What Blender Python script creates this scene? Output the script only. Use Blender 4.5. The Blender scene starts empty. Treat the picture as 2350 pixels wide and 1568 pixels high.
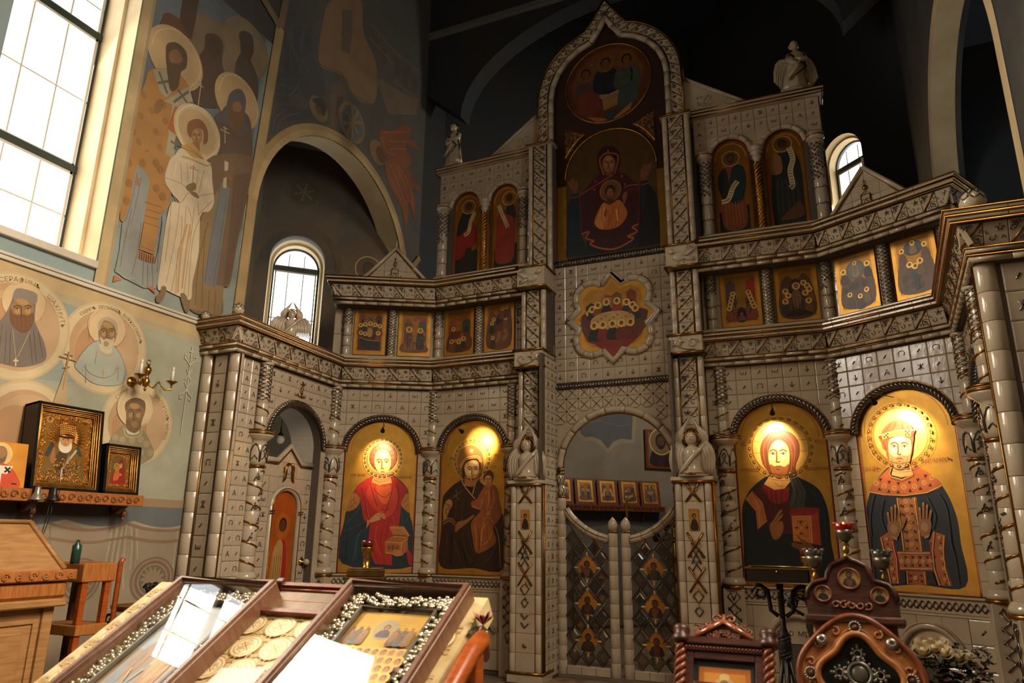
import bpy, bmesh, math, random
from math import sin, cos, pi, sqrt, atan2, hypot
from mathutils import Vector, Matrix
import numpy as np
random.seed(7)
scene = bpy.context.scene
COL = scene.collection
R = math.radians

# ---------------------------------------------------------------- camera
cam_d = bpy.data.cameras.new('camera'); cam = bpy.data.objects.new('camera', cam_d); COL.objects.link(cam)
scene.camera = cam
cam_d.sensor_width = 36.0
cam_d.lens = 36.0 * 1624.8 / 2350.0
cam_d.clip_start = .05; cam_d.clip_end = 200
def _cam():
 yaw, pitch, roll = R(-23.837), R(15.3361), R(.6462)
 f = Vector((sin(yaw)*cos(pitch), cos(yaw)*cos(pitch), sin(pitch)))
 r0 = Vector((cos(yaw), -sin(yaw), 0)); u0 = r0.cross(f)
 r = cos(roll)*r0 + sin(roll)*u0; u = -sin(roll)*r0 + cos(roll)*u0
 m = Matrix((( r.x, u.x, -f.x, 2.189), (r.y, u.y, -f.y, -7.97), (r.z, u.z, -f.z, 1.65), (0, 0, 0, 1)))
 cam.matrix_world = m
_cam()
cam_d.dof.use_dof = True; cam_d.dof.focus_distance = 8.6; cam_d.dof.aperture_fstop = 3.2

# ---------------------------------------------------------------- world, view, big lights
w = bpy.data.worlds.new('overcast_sky'); scene.world = w; w.use_nodes = True
bg = w.node_tree.nodes['Background']
bg.inputs[0].default_value = (.93, .97, 1.0, 1); bg.inputs[1].default_value = 9.0
vs = scene.view_settings
vs.view_transform = 'Standard'; vs.look = 'None'; vs.gamma = 1.0; vs.exposure = -.4; vs.use_curve_mapping = False
cy = scene.cycles
cy.max_bounces = 7; cy.diffuse_bounces = 4; cy.glossy_bounces = 4; cy.transmission_bounces = 6; cy.transparent_max_bounces = 8
cy.sample_clamp_indirect = 6.0; cy.use_denoising = True; cy.caustics_reflective = False; cy.caustics_refractive = False
cy.blur_glossy = .5
def area(name, loc, target, sx, sy, power, col=(1, .95, .86)):
 d = bpy.data.lights.new(name, 'AREA'); d.shape = 'RECTANGLE'; d.size = sx; d.size_y = sy; d.energy = power; d.color = col
 o = bpy.data.objects.new(name, d); COL.objects.link(o); o.location = loc
 v = Vector(target) - Vector(loc); o.rotation_euler = v.to_track_quat('-Z', 'Y').to_euler()
 return o
# daylight entering by the tall nave windows, north and south, and the two apse windows
SKY = (1, .83, .62)
def window_light(name, x, yc, z0, z1, wd, power, sgn, tilt, spread):
 area(name, (x, yc, (z0+z1)/2), (x+sgn, yc, (z0+z1)/2-tilt), wd, z1-z0, power, SKY).data.spread = R(spread)
for i, (y, pn, ps) in enumerate(((-4.55, 150, 300), (-6.0, 150, 300), (-9.65, 150, 220))):
 window_light('north_daylight', -4.32, y, 4.1, 7.5, .95, pn, 1, .55, 100)
 window_light('south_daylight', 4.32, y, 4.1, 7.5, .95, ps, -1, .9, 112)

# ---------------------------------------------------------------- materials
MATS = {}
def lin(c):
 if isinstance(c, str):
  c = tuple(int(c[i:i+2], 16)/255 for i in (0, 2, 4))
 return tuple((x/12.92 if x <= .04045 else ((x+.055)/1.055)**2.4) for x in c)
def mat(name, col, rough=.5, metal=0, col2=None, vscale=4.0, bump=0, bscale=30, emit=0, trans=0, stretch=None, coat=0, alpha=1, rvar=0):
 if name in MATS: return MATS[name]
 m = bpy.data.materials.new(name); m.use_nodes = True; nt = m.node_tree; N = nt.nodes; L = nt.links
 b = N['Principled BSDF']; c = lin(col) + (1,)
 b.inputs['Base Color'].default_value = c; b.inputs['Roughness'].default_value = rough; b.inputs['Metallic'].default_value = metal
 if coat: b.inputs['Coat Weight'].default_value = coat; b.inputs['Coat Roughness'].default_value = .1
 if trans: b.inputs['Transmission Weight'].default_value = trans
 if emit: b.inputs['Emission Color'].default_value = c; b.inputs['Emission Strength'].default_value = emit
 if alpha < 1: b.inputs['Alpha'].default_value = alpha
 if col2 or bump or rvar:
  tc = N.new('ShaderNodeTexCoord'); src = tc.outputs['Object']
  if stretch:
   mp = N.new('ShaderNodeMapping'); mp.inputs['Scale'].default_value = stretch; L.new(src, mp.inputs[0]); src = mp.outputs[0]
 if col2:
  n = N.new('ShaderNodeTexNoise'); n.inputs['Scale'].default_value = vscale; n.inputs['Detail'].default_value = 5; L.new(src, n.inputs['Vector'])
  r = N.new('ShaderNodeValToRGB'); r.color_ramp.elements[0].position = .35; r.color_ramp.elements[1].position = .68
  r.color_ramp.elements[0].color = c; r.color_ramp.elements[1].color = lin(col2) + (1,)
  L.new(n.outputs[0], r.inputs[0]); L.new(r.outputs[0], b.inputs['Base Color'])
 if bump:
  n2 = N.new('ShaderNodeTexNoise'); n2.inputs['Scale'].default_value = bscale; n2.inputs['Detail'].default_value = 3; L.new(src, n2.inputs['Vector'])
  bp = N.new('ShaderNodeBump'); bp.inputs['Strength'].default_value = bump; bp.inputs['Distance'].default_value = .02
  L.new(n2.outputs[0], bp.inputs['Height']); L.new(bp.outputs[0], b.inputs['Normal'])
 MATS[name] = m
 return m
def paint_mat(name, rough, noise=.25, nscale=6.0, bump=.05, bscale=90, coat=0, aged=0):
 """flat painting: colour and leafed areas come from the painted shapes, age and grain from noise"""
 m = bpy.data.materials.new(name); m.use_nodes = True; nt = m.node_tree; N = nt.nodes; L = nt.links
 b = N['Principled BSDF']; b.inputs['Roughness'].default_value = rough
 if coat: b.inputs['Coat Weight'].default_value = coat; b.inputs['Coat Roughness'].default_value = .25
 a = N.new('ShaderNodeAttribute'); a.attribute_name = 'paint'
 tc = N.new('ShaderNodeTexCoord')
 n = N.new('ShaderNodeTexNoise'); n.inputs['Scale'].default_value = nscale; n.inputs['Detail'].default_value = 7; L.new(tc.outputs['Object'], n.inputs['Vector'])
 mr = N.new('ShaderNodeMapRange'); mr.inputs[1].default_value = .3; mr.inputs[2].default_value = .7; mr.inputs[3].default_value = 1-noise; mr.inputs[4].default_value = 1+noise*.5
 L.new(n.outputs[0], mr.inputs[0])
 mx = N.new('ShaderNodeVectorMath'); mx.operation = 'SCALE'; L.new(a.outputs['Color'], mx.inputs[0]); L.new(mr.outputs[0], mx.inputs['Scale'])
 if aged:   # lime bloom and old varnish pull every pigment a little towards ochre
  ag_ = N.new('ShaderNodeMix'); ag_.data_type = 'RGBA'; ag_.inputs[0].default_value = aged; ag_.inputs[7].default_value = lin('7d6a50')+(1,); L.new(mx.outputs[0], ag_.inputs[6]); L.new(ag_.outputs[2], b.inputs['Base Color'])
 else: L.new(mx.outputs[0], b.inputs['Base Color'])
 L.new(a.outputs['Alpha'], b.inputs['Metallic'])
 if bump:
  n2 = N.new('ShaderNodeTexNoise'); n2.inputs['Scale'].default_value = bscale; L.new(tc.outputs['Object'], n2.inputs['Vector'])
  bp = N.new('ShaderNodeBump'); bp.inputs['Strength'].default_value = bump; bp.inputs['Distance'].default_value = .01
  L.new(n2.outputs[0], bp.inputs['Height']); L.new(bp.outputs[0], b.inputs['Normal'])
 MATS[name] = m
 return m
glaze = mat('glazed_tile', 'b5a58e', .13, 0, 'a3917a', 2.5, .10, 14)
glaze_w = mat('glazed_moulding', 'b6a790', .14, 0, 'a5947d', 3.0, .05, 22)
grout = mat('grout', '54483c', .85)
silver = mat('silver_lustre', '6b6259', .24, .85)
gold = mat('gilded_glaze', '9a6a2c', .27, .9, '7a4d1c', 8)
goldbright = mat('bright_gilding', 'd09a50', .36, .85, 'a8702e', 20)
brass = mat('brass', 'a87d3c', .25, .95)
iron = mat('wrought_iron', '15110f', .45, .3)
blackm = mat('black_lamp_metal', '14110f', .4, .2)
plaster_dark = mat('plaster_unlit_blue', '20262c', .9, 0, '2a2a2a', 1.2)  # blue kept darker to stand in for the unlit upper room
cream = mat('cream_plaster', 'cdb68c', .85, 0, 'b79e74', 2.0, .05, 60)
white_plaster = mat('white_plaster', 'c9bfae', .8, 0, 'b5a893', 2.0, .04, 50)
blue_plaster = mat('blue_mural_ground', '8d9a93', .9, 0, '7f8f8e', 1.6, .04, 60)
wood_dark = mat('dark_carved_wood', '4a2314', .38, 0, '2e140b', 6, .15, 30, stretch=(1, 1, 6))
wood_red = mat('red_brown_wood', '7a3d1c', .35, 0, '5a2a12', 7, .1, 30, stretch=(6, 1, 1))
wood_orange = mat('orange_varnished_wood', '9a4a18', .3, 0, '7c3812', 8, .05, 30, stretch=(1, 1, 8))
wood_light = mat('light_oak_wood', '9c7243', .5, 0, '865d33', 7, .08, 40, stretch=(1, 1, 9))
wood_honey = mat('honey_carved_wood', 'a0642c', .45, 0, '84491c', 9, .12, 40, stretch=(1, 8, 1))
paint_icon = paint_mat('icon_tempera', .42, .22, 7, .06, 120)
paint_mural = paint_mat('mural_paint', .9, .3, 2.2, .03, 60, 0, .3)
glassm = mat('window_glass', 'ffffff', .02, 0, trans=1)
frame_green = mat('dark_green_frame', '1d2a24', .5)
frame_white = mat('white_window_bead', 'bdb5a5', .6)

# ---------------------------------------------------------------- mesh builder
class MB:
 def __init__(s): s.v = []; s.f = []; s.m = []; s.s = []; s.mi = 0; s.sm = False
 def mt(s, i, smooth=False): s.mi = i; s.sm = smooth; return s
 def add(s, vs, fs, smooth=None):
  o = len(s.v); s.v += [tuple(p) for p in vs]
  for f in fs: s.f.append(tuple(i+o for i in f)); s.m.append(s.mi); s.s.append(s.sm if smooth is None else smooth)
  return s
 def box(s, x0, x1, y0, y1, z0, z1, bev=0):
  if bev:
   b = bev
   V = []
   for (x, sx) in ((x0, 1), (x1, -1)):
    for (y, sy) in ((y0, 1), (y1, -1)):
     for (z, sz) in ((z0, 1), (z1, -1)):
      V += [(x, y+sy*b, z+sz*b), (x+sx*b, y, z+sz*b), (x+sx*b, y+sy*b, z)]
   bm = bmesh.new()
   for p in V: bm.verts.new(p)
   r = bmesh.ops.convex_hull(bm, input=bm.verts)
   bmesh.ops.dissolve_limit(bm, angle_limit=.02, verts=bm.verts, edges=bm.edges)
   bm.verts.index_update()
   s.add([p.co[:] for p in bm.verts], [[q.index for q in f.verts] for f in bm.faces], False); bm.free()
   return s
  V = [(x, y, z) for x in (x0, x1) for y in (y0, y1) for z in (z0, z1)]
  return s.add(V, [(0, 1, 3, 2), (4, 6, 7, 5), (0, 4, 5, 1), (2, 3, 7, 6), (0, 2, 6, 4), (1, 5, 7, 3)], False)
 def prism(s, poly, y0, y1, closed=True):
  """polygon in (u,z), extruded y0 (front) .. y1 (back)"""
  a = sum(poly[i-1][0]*poly[i][1]-poly[i][0]*poly[i-1][1] for i in range(len(poly)))
  if a < 0: poly = poly[::-1]
  n = len(poly)
  V = [(p[0], y0, p[1]) for p in poly] + [(p[0], y1, p[1]) for p in poly]
  F = [tuple(range(n)), tuple(range(2*n-1, n-1, -1))] + [(i, i+n, (i+1) % n+n, (i+1) % n) for i in range(n)]
  return s.add(V, F, False)
 def lathe(s, prof, n=16, c=(0, 0, 0), smooth=True, a0=0, a1=2*pi):
  """profile [(r,z)] about the z axis"""
  full = abs(a1-a0-2*pi) < 1e-6
  k = n if full else n+1
  V = []
  for r, z in prof:
   for i in range(k):
    a = a0+(a1-a0)*i/n; V.append((c[0]+r*cos(a), c[1]+r*sin(a), c[2]+z))
  F = []
  for j in range(len(prof)-1):
   for i in range(n):
    i2 = (i+1) % k if full else i+1
    F.append((j*k+i, j*k+i2, (j+1)*k+i2, (j+1)*k+i))
  return s.add(V, F, smooth)
 def tube(s, path, r, n=6, closed=False, smooth=True, caps=True, flat=1.0):
  P = [Vector(p) for p in path]; m = len(P)
  if m < 2: return s
  rr = r if isinstance(r, (list, tuple)) else [r]*m
  V = []; up = None
  for i in range(m):
   t = (P[(i+1) % m]-P[i-1]) if closed else (P[min(i+1, m-1)]-P[max(i-1, 0)])
   if t.length < 1e-9: t = Vector((0, 0, 1))
   t.normalize()
   if up is None:
    up = Vector((0, 1, 0)) if abs(t.y) < .9 else Vector((0, 0, 1))
   a = up-t*up.dot(t)
   if a.length < 1e-6: a = t.orthogonal()
   a.normalize(); up = a; b = t.cross(a)
   for k in range(n):
    q = 2*pi*k/n+pi/n; V.append(P[i]+a*(rr[i]*cos(q)*flat)+b*(rr[i]*sin(q)))
  F = []
  for i in range(m if closed else m-1):
   for k in range(n):
    k2 = (k+1) % n; i2 = (i+1) % m
    F.append((i*n+k, i*n+k2, i2*n+k2, i2*n+k))
  if caps and not closed: F += [tuple(range(n))[::-1], tuple(range((m-1)*n, m*n))]
  return s.add(V, F, smooth)
 def ball(s, c, r, n=8, sz=1.0, sy=1.0):
  V = []; F = []
  k = max(4, n//2+1)
  for j in range(k+1):
   t = pi*j/k
   for i in range(n):
    a = 2*pi*i/n; V.append((c[0]+r*sin(t)*cos(a), c[1]+r*sy*sin(t)*sin(a), c[2]+r*sz*cos(t)))
  for j in range(k):
   for i in range(n): F.append((j*n+i, (j+1)*n+i, (j+1)*n+(i+1) % n, j*n+(i+1) % n))
  return s.add(V, F, True)
 def xform(s, M, start=0):
  for i in range(start, len(s.v)): s.v[i] = tuple(M @ Vector(s.v[i]))
  return s
 def mesh(s, name, mats):
  me = bpy.data.meshes.new(name); me.from_pydata(s.v, [], s.f)
  for m in mats: me.materials.append(m)
  me.polygons.foreach_set('material_index', s.m); me.polygons.foreach_set('use_smooth', s.s)
  me.update(); return me
 def build(s, name, mats, parent=None, M=None):
  if not isinstance(mats, (list, tuple)): mats = [mats]
  return inst(s.mesh(name, mats), name, parent, M)
def inst(me, name, parent=None, M=None):
 o = bpy.data.objects.new(name, me); COL.objects.link(o)
 if parent is not None: o.parent = parent
 if M is not None: o.matrix_local = M
 return o
def thing(name, label, cat, M=None, group=None):
 o = bpy.data.objects.new(name, None); COL.objects.link(o); o.empty_display_size = .1
 if M is not None: o.matrix_world = M
 o['label'] = label; o['category'] = cat
 if group: o['group'] = group
 return o
def tag(o, label, cat, group=None):
 o['label'] = label; o['category'] = cat
 if group: o['group'] = group
 return o
def struct(o): o['kind'] = 'structure'; return o
def T(x=0, y=0, z=0): return Matrix.Translation((x, y, z))
def RZ(a): return Matrix.Rotation(a, 4, 'Z')
def RX(a): return Matrix.Rotation(a, 4, 'X')
def RY(a): return Matrix.Rotation(a, 4, 'Y')
def SC(x, y, z): return Matrix.Diagonal((x, y, z, 1))
def frame(A, B, z=0):
 """local x runs A to B, local y goes into the wall, z up"""
 e = (Vector(B)-Vector(A)).normalized()
 return Matrix(((e.x, -e.y, 0, A[0]), (e.y, e.x, 0, A[1]), (0, 0, 1, z), (0, 0, 0, 1)))
def spline(pts, closed=True, k=5):
 P = [Vector((p[0], p[1])) for p in pts]; n = len(P); out = []
 for i in range(n if closed else n-1):
  p0 = P[(i-1) % n] if closed or i > 0 else P[0]; p1 = P[i]; p2 = P[(i+1) % n]
  p3 = P[(i+2) % n] if closed or i+2 < n else P[n-1]
  for j in range(k):
   t = j/k
   out.append(.5*((2*p1)+(p2-p0)*t+(2*p0-5*p1+4*p2-p3)*t*t+(3*p1-p0-3*p2+p3)*t**3))
 if not closed: out.append(P[-1])
 return [(p.x, p.y) for p in out]

# ---------------------------------------------------------------- painter: flat painted shapes stacked in hair-thin coats
class Paint:
 EPS = .00006
 def __init__(s, eps=None): s.v = []; s.f = []; s.c = []; s.k = 0; s.e = eps or s.EPS
 def poly(s, pts, col, m=0, up=True):
  if up: s.k += 1
  o = len(s.v); y = -s.k*s.e
  q = []
  for p in pts:
   if not q or abs(p[0]-q[-1][0])+abs(p[1]-q[-1][1]) > 1e-6: q.append(p)
  if len(q) < 3: return s
  a = sum(q[i-1][0]*q[i][1]-q[i][0]*q[i-1][1] for i in range(len(q)))
  if a < 0: q = q[::-1]
  s.v += [(p[0], y, p[1]) for p in q]; s.f.append(tuple(range(o, o+len(q)))); s.c.append(lin(col)+(m,))
  return s
 def sp(s, pts, col, m=0, k=5): return s.poly(spline(pts, True, k), col, m)
 def ell(s, cx, cz, rx, rz, col, m=0, rot=0, n=28, a0=0, a1=360):
  P = []
  for i in range(n+1):
   a = R(a0+(a1-a0)*i/n); x = rx*cos(a); z = rz*sin(a); P.append((cx+x*cos(rot)-z*sin(rot), cz+x*sin(rot)+z*cos(rot)))
  return s.poly(P[:-1] if a1-a0 >= 360 else P, col, m)
 def line(s, pts, w, col, m=0, up=True):
  if up: s.k += 1
  n = len(pts); Lf = []; Rt = []
  for i in range(n):
   a = pts[max(i-1, 0)]; b = pts[min(i+1, n-1)]; dx, dz = b[0]-a[0], b[1]-a[1]; d = hypot(dx, dz) or 1
   nx, nz = -dz/d*w/2, dx/d*w/2; Lf.append((pts[i][0]+nx, pts[i][1]+nz)); Rt.append((pts[i][0]-nx, pts[i][1]-nz))
  y = -s.k*s.e
  for i in range(n-1):
   o = len(s.v); q = [Rt[i], Rt[i+1], Lf[i+1], Lf[i]]
   s.v += [(p[0], y, p[1]) for p in q]; s.f.append((o, o+1, o+2, o+3)); s.c.append(lin(col)+(m,))
  return s
 def ring(s, cx, cz, r, w, col, m=0, n=40, a0=0, a1=360, rz=None):
  rz = rz or r
  return s.line([(cx+r*cos(R(a0+(a1-a0)*i/n)), cz+rz*sin(R(a0+(a1-a0)*i/n))) for i in range(n+1)], w, col, m)
 def text(s, txt, cx, cz, size, col, m=0, arc=None, rot=0):
  """arc = (centre x, centre z, radius, mid angle deg): letters along a circle, else a straight line centred on cx,cz"""
  s.k += 1
  G = [glyph(ch) for ch in txt]; tot = sum(g[1] for g in G)*size
  x = -tot/2; y = -s.k*s.e
  for g in G:
   wd = g[1]*size; mid = x+wd/2
   if arc:
    a = R(arc[3])-mid/arc[2]; ox, oz, th = arc[0]+arc[2]*cos(a), arc[1]+arc[2]*sin(a), a-pi/2
   else: ox, oz, th = cx+mid*cos(rot), cz+mid*sin(rot), rot
   for vs_, fs in [g[0]]:
    o = len(s.v)
    for p in vs_:
     px, pz = p[0]*size-wd/2, p[1]*size-.35*size
     s.v.append((ox+px*cos(th)-pz*sin(th), y, oz+px*sin(th)+pz*cos(th)))
    for f in fs: s.f.append(tuple(i+o for i in f)); s.c.append(lin(col)+(m,))
   x += wd
  return s
 def data(s, D, fn=None):
  """replay a list of traced shapes, millimetres in the painting's own plane"""
  fn = fn or (lambda x, z: (x/1000, z/1000))
  for d in D:
   k, col, m = d[0], d[1], d[2]
   if k == 'e':
    a = fn(d[3], d[4]); s.ell(a[0], a[1], d[5]/1000, d[6]/1000, col, m, R(d[7]) if len(d) > 7 else 0)
   else:
    q = d[-1]; P = [fn(q[i], q[i+1]) for i in range(0, len(q), 2)]
    if k == 'p': s.poly(P, col, m)
    elif k == 's': s.sp(P, col, m)
    elif k == 'l': s.line(P, d[3]/1000, col, m)
    elif k == 'c': s.line(spline(P, False, 4), d[3]/1000, col, m)
  return s
 def mesh(s, name, mt):
  me = bpy.data.meshes.new(name); me.from_pydata(s.v, [], s.f); me.materials.append(mt)
  a = me.color_attributes.new('paint', 'FLOAT_COLOR', 'CORNER')
  buf = np.empty((len(me.loops), 4), np.float32); i = 0
  for f, c in zip(s.f, s.c): buf[i:i+len(f)] = c; i += len(f)
  a.data.foreach_set('color', buf.ravel()); me.update(); return me
 def build(s, name, parent, M=None, mt=None): return inst(s.mesh(name, mt or paint_icon), name, parent, M)
GL = {}
def glyph(ch):
 if ch in GL: return GL[ch]
 if ch == ' ': GL[ch] = (([], []), .35); return GL[ch]
 cu = bpy.data.curves.new('g', 'FONT'); cu.body = ch; cu.size = 1; cu.resolution_u = 2
 ob = bpy.data.objects.new('g', cu); COL.objects.link(ob)
 bpy.context.view_layer.update()
 ev = ob.evaluated_get(bpy.context.evaluated_depsgraph_get()); me = ev.to_mesh()
 vs_ = [(v.co.x, v.co.y) for v in me.vertices]; fs = [tuple(p.vertices) for p in me.polygons]
 wd = (max([v[0] for v in vs_])+.06) if vs_ else .35
 ev.to_mesh_clear(); bpy.data.objects.remove(ob); bpy.data.curves.remove(cu)
 GL[ch] = ((vs_, fs), wd); return GL[ch]
# ================================================================ ROOM SHELL
NW = frame((-3.7, 0), (-3.7, 1))          # north wall: local x = world Y, local y into the wall
SW = frame((3.7, 0), (3.7, -1))           # south wall: local x = -world Y
def two_sided_fresnel(N, L, ior):
 """a thin sheet reflects the same from either face"""
 g = N.new('ShaderNodeNewGeometry'); mr = N.new('ShaderNodeMapRange'); mr.inputs[3].default_value = ior; mr.inputs[4].default_value = 1/ior
 f = N.new('ShaderNodeFresnel'); L.new(g.outputs['Backfacing'], mr.inputs[0]); L.new(mr.outputs[0], f.inputs[0]); return f
def thin_glass():
 m = bpy.data.materials.new('clear_pane'); m.use_nodes = True; nt = m.node_tree; N = nt.nodes; L = nt.links
 N.remove(N['Principled BSDF']); out = N['Material Output']
 t = N.new('ShaderNodeBsdfTransparent'); g = N.new('ShaderNodeBsdfGlossy'); g.inputs['Roughness'].default_value = .015
 f = two_sided_fresnel(N, L, 1.5)
 mx = N.new('ShaderNodeMixShader'); L.new(f.outputs[0], mx.inputs[0]); L.new(t.outputs[0], mx.inputs[1]); L.new(g.outputs[0], mx.inputs[2]); L.new(mx.outputs[0], out.inputs[0])
 MATS['clear_pane'] = m; return m
pane_m = thin_glass()
def pierced_wall(b, u0, u1, z0, z1, ops, th):
 """rectangular wall with round-headed openings (ua, ub, sill, spring)"""
 u = u0
 for ua, ub, zb, zs in sorted(ops):
  if ua > u: b.box(u, ua, 0, th, z0, z1)
  if zb > z0: b.box(ua, ub, 0, th, z0, zb)
  c, r = (ua+ub)/2, (ub-ua)/2
  b.prism([(ua, z1), (ua, zs)]+[(c-r*cos(pi*i/24), zs+r*sin(pi*i/24)) for i in range(1, 24)]+[(ub, zs), (ub, z1)], 0, th)
  u = ub
 if u < u1: b.box(u, u1, 0, th, z0, z1)
WINS = [(-5.10, -4.00, 3.95, 7.1), (-6.55, -5.45, 3.95, 7.1), (-10.2, -9.1, 3.95, 7.1)]
ARCH = (-2.2, 1.0, 0, 5.38)
b = MB(); pierced_wall(b, -13, 1.47, -.02, 12.2, [WINS[2], WINS[1], WINS[0], ARCH], .30); struct(b.build('wall_north', blue_plaster, None, NW))
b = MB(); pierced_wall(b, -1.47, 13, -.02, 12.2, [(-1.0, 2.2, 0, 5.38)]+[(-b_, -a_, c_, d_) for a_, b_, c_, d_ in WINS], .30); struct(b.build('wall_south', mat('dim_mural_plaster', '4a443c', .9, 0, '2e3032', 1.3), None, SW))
b = MB(); b.box(-3.7, 3.7, 0, .3, -.02, 12.2); struct(b.build('wall_west', mat('west_plaster', '8d8474', .9), None, frame((0, -13), (-1, -13))))
b = MB(); b.box(-4.2, 4.2, -13.4, -2.6, -.15, 0).box(-4.2, 4.2, -2.6, 6.2, -.15, .15); struct(b.build('floor', mat('stone_floor', '7a6a56', .4, 0, '6a5b49', 3), None))
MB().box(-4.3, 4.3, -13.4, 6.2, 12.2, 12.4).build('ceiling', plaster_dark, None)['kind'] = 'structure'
# carpet runner on the step before the royal doors
tag(MB().box(-.9, .9, -3.6, -.05, .151, .162, .003).build('carpet', mat('patterned_carpet', '6b3a26', .95, 0, 'a08a63', 9), None), 'patterned carpet runner on the step before the royal doors', 'carpet')
# windows: frames, glazing bars, panes
def window(name, fm, ua, ub, zb, zs, depth, trans, cols=3, splay=.05):
 M = fm
 c, r = (ua+ub)/2, (ub-ua)/2
 b = MB(); arc = lambda rr, n=20: [(c-rr*cos(pi*i/n), zs+rr*sin(pi*i/n)) for i in range(n+1)]
 # splayed reveal in two steps
 for (r0, y0, r1, y1) in ((r, .0, r-.02, depth*.42), (r-.05, depth*.42, r-.06, depth*.95)):
  A = [(c-r0, zb)]+arc(r0)+[(c+r0, zb)]; B = [(c-r1, zb)]+arc(r1)+[(c+r1, zb)]
  n = len(A); b.add([(p[0], y0, p[1]) for p in A]+[(p[0], y1, p[1]) for p in B], [(i, i+1, n+i+1, n+i) for i in range(n-1)], False)
 A = [(c-r+.02, zb)]+arc(r-.02)+[(c+r-.02, zb)]; B = [(c-r+.05, zb)]+arc(r-.05)+[(c+r-.05, zb)]; n = len(A)
 b.add([(p[0], depth*.42, p[1]) for p in A]+[(p[0], depth*.42, p[1]) for p in B], [(i, i+1, n+i+1, n+i) for i in range(n-1)], False)
 rev = b.build(name, cream, None, M); struct(rev)
 b = MB(); b.box(ua-.0, ub+.0, -.05, depth, zb-.02, zb+.05, .006); b.build('sill', white_plaster, rev)
 ri = r-.06; zi = zb+.05
 b = MB(); th = .055
 poly = [(c-ri, zi)]+[(c-ri*cos(pi*i/20), zs+ri*sin(pi*i/20)) for i in range(21)]+[(c+ri, zi)]
 b.tube([(p[0], depth, p[1]) for p in poly], .033, 4, smooth=False); b.box(c-ri, c+ri, depth-.03, depth+.03, zi, zi+.05)
 for z in trans: b.box(c-ri, c+ri, depth-.035, depth+.03, z-.035, z+.035)
 b.build('frame', frame_green, rev)
 b = MB(); zz = [zi+.03]+list(trans)+[zs]
 for z in trans: b.box(c-ri+.03, c+ri-.03, depth-.028, depth+.0, z-.06, z-.03).box(c-ri+.03, c+ri-.03, depth-.028, depth, z+.03, z+.05)
 for s in (-1, 1): b.box(c+s*(ri-.045)-.012, c+s*(ri-.045)+.012, depth-.028, depth, zi+.05, zs)
 b.box(c-ri+.03, c+ri-.03, depth-.028, depth, zi+.045, zi+.07)
 b.build('bead', frame_white, rev)
 b = MB()
 for k in range(1, cols):
  x = c-ri+2*ri*k/cols; b.box(x-.008, x+.008, depth-.008, depth+.006, zi, zs+.75*ri)
 for za, zc in zip(zz, zz[1:]): b.box(c-ri, c+ri, depth-.006, depth+.006, (za+zc)/2-.008, (za+zc)/2+.008)
 b.build('glazing_bar', frame_white, rev)
 b = MB(); b.add([(p[0], depth+.008, p[1]) for p in poly], [tuple(range(len(poly)))]); b.build('pane', pane_m, rev)
 return rev
window('window_1', NW, -5.10, -4.00, 3.95, 7.1, .45, (4.98, 6.46))
window('window_2', NW, -6.55, -5.45, 3.95, 7.1, .45, (4.98, 6.46))
window('window_3', NW, -10.2, -9.1, 3.95, 7.1, .45, (4.98, 6.46))
for i_, (a_, b_, c_, d_) in enumerate(WINS): window('window_%d' % ((4, 5, 8)[i_]), SW, -b_, -a_, c_, d_, .45, (4.98, 6.46))
# string moulding under the windows on the north wall
b = MB(); b.box(-13, -2.74, -.045, 0, 3.775, 3.80, .004).box(-13, -2.74, -.03, 0, 3.74, 3.775, .004); struct(b.build('trim_1', white_plaster, None, NW))
b = MB(); b.box(-13, -2.9, -.02, 0, 0, .16, .004); struct(b.build('baseboard_north', mat('oak_baseboard', '7a5a34', .5), None, NW))
# soffit of the two side arches
def soffit(name, fm, ua, ub, zs, th, m):
 ua += .006; ub -= .006; c, r = (ua+ub)/2, (ub-ua)/2; P = [(ua, 0)]+[(c-r*cos(pi*i/32), zs+r*sin(pi*i/32)) for i in range(33)]+[(ub, 0)]
 n = len(P); b = MB(); b.add([(p[0], -.004, p[1]) for p in P]+[(p[0], th, p[1]) for p in P], [(i, i+1, n+i+1, n+i) for i in range(n-1)], False)
 Q = [(ua-.0, 0)]+[(c-(r+.16)*cos(pi*i/32), zs+(r+.16)*sin(pi*i/32)) for i in range(33)]+[(ub+.0, 0)]
 Q[0] = (ua-.16, 0); Q[-1] = (ub+.16, 0)
 b.add([(p[0], -.004, p[1]) for p in P]+[(p[0], -.004, p[1]) for p in Q], [(i, i+1, n+i+1, n+i) for i in range(n-1)], False)
 struct(b.build(name, m, None, fm))
soffit('trim_2', NW, ARCH[0], ARCH[1], 5.38, .32, cream); soffit('trim_3', SW, -1.0, 2.2, 5.38, .24, cream)
# faceted niche behind the north arch, with its own window
nd = mat('niche_plaster', '6a5a48', .9, 0, '4c4840', 1.5)
def facet(name, A, B, z1, ops=(), m=None, z0=0.15):
 M = frame(A, B); L = (Vector(B)-Vector(A)).length; b = MB(); pierced_wall(b, 0, L, z0, z1, ops, .3); o = struct(b.build(name, m or nd, None, M)); return M
struct(MB().box(-5.6, -3.99, -2.5, 1.4, 7.5, 7.6).build('trim_4', nd))
FN = [(-4.0, -2.3), (-5.25, -2.3), (-5.25, -.56), (-4.42, .24), (-3.99, .24)]
facet('wall_niche_north_1', FN[1], FN[2], 7.5); MW = facet('wall_niche_north_2', FN[2], FN[3], 7.5, [(.20, 1.0, 3.9, 5.62)])
facet('wall_niche_north_3', FN[3], (-3.72, 1.07), 7.5); facet('wall_niche_north_4', (-3.98, -2.3), (-5.25, -2.3), 7.5)
window('window_6', MW, .20, 1.0, 3.9, 5.55, .26, (5.55,), 3)
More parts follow.
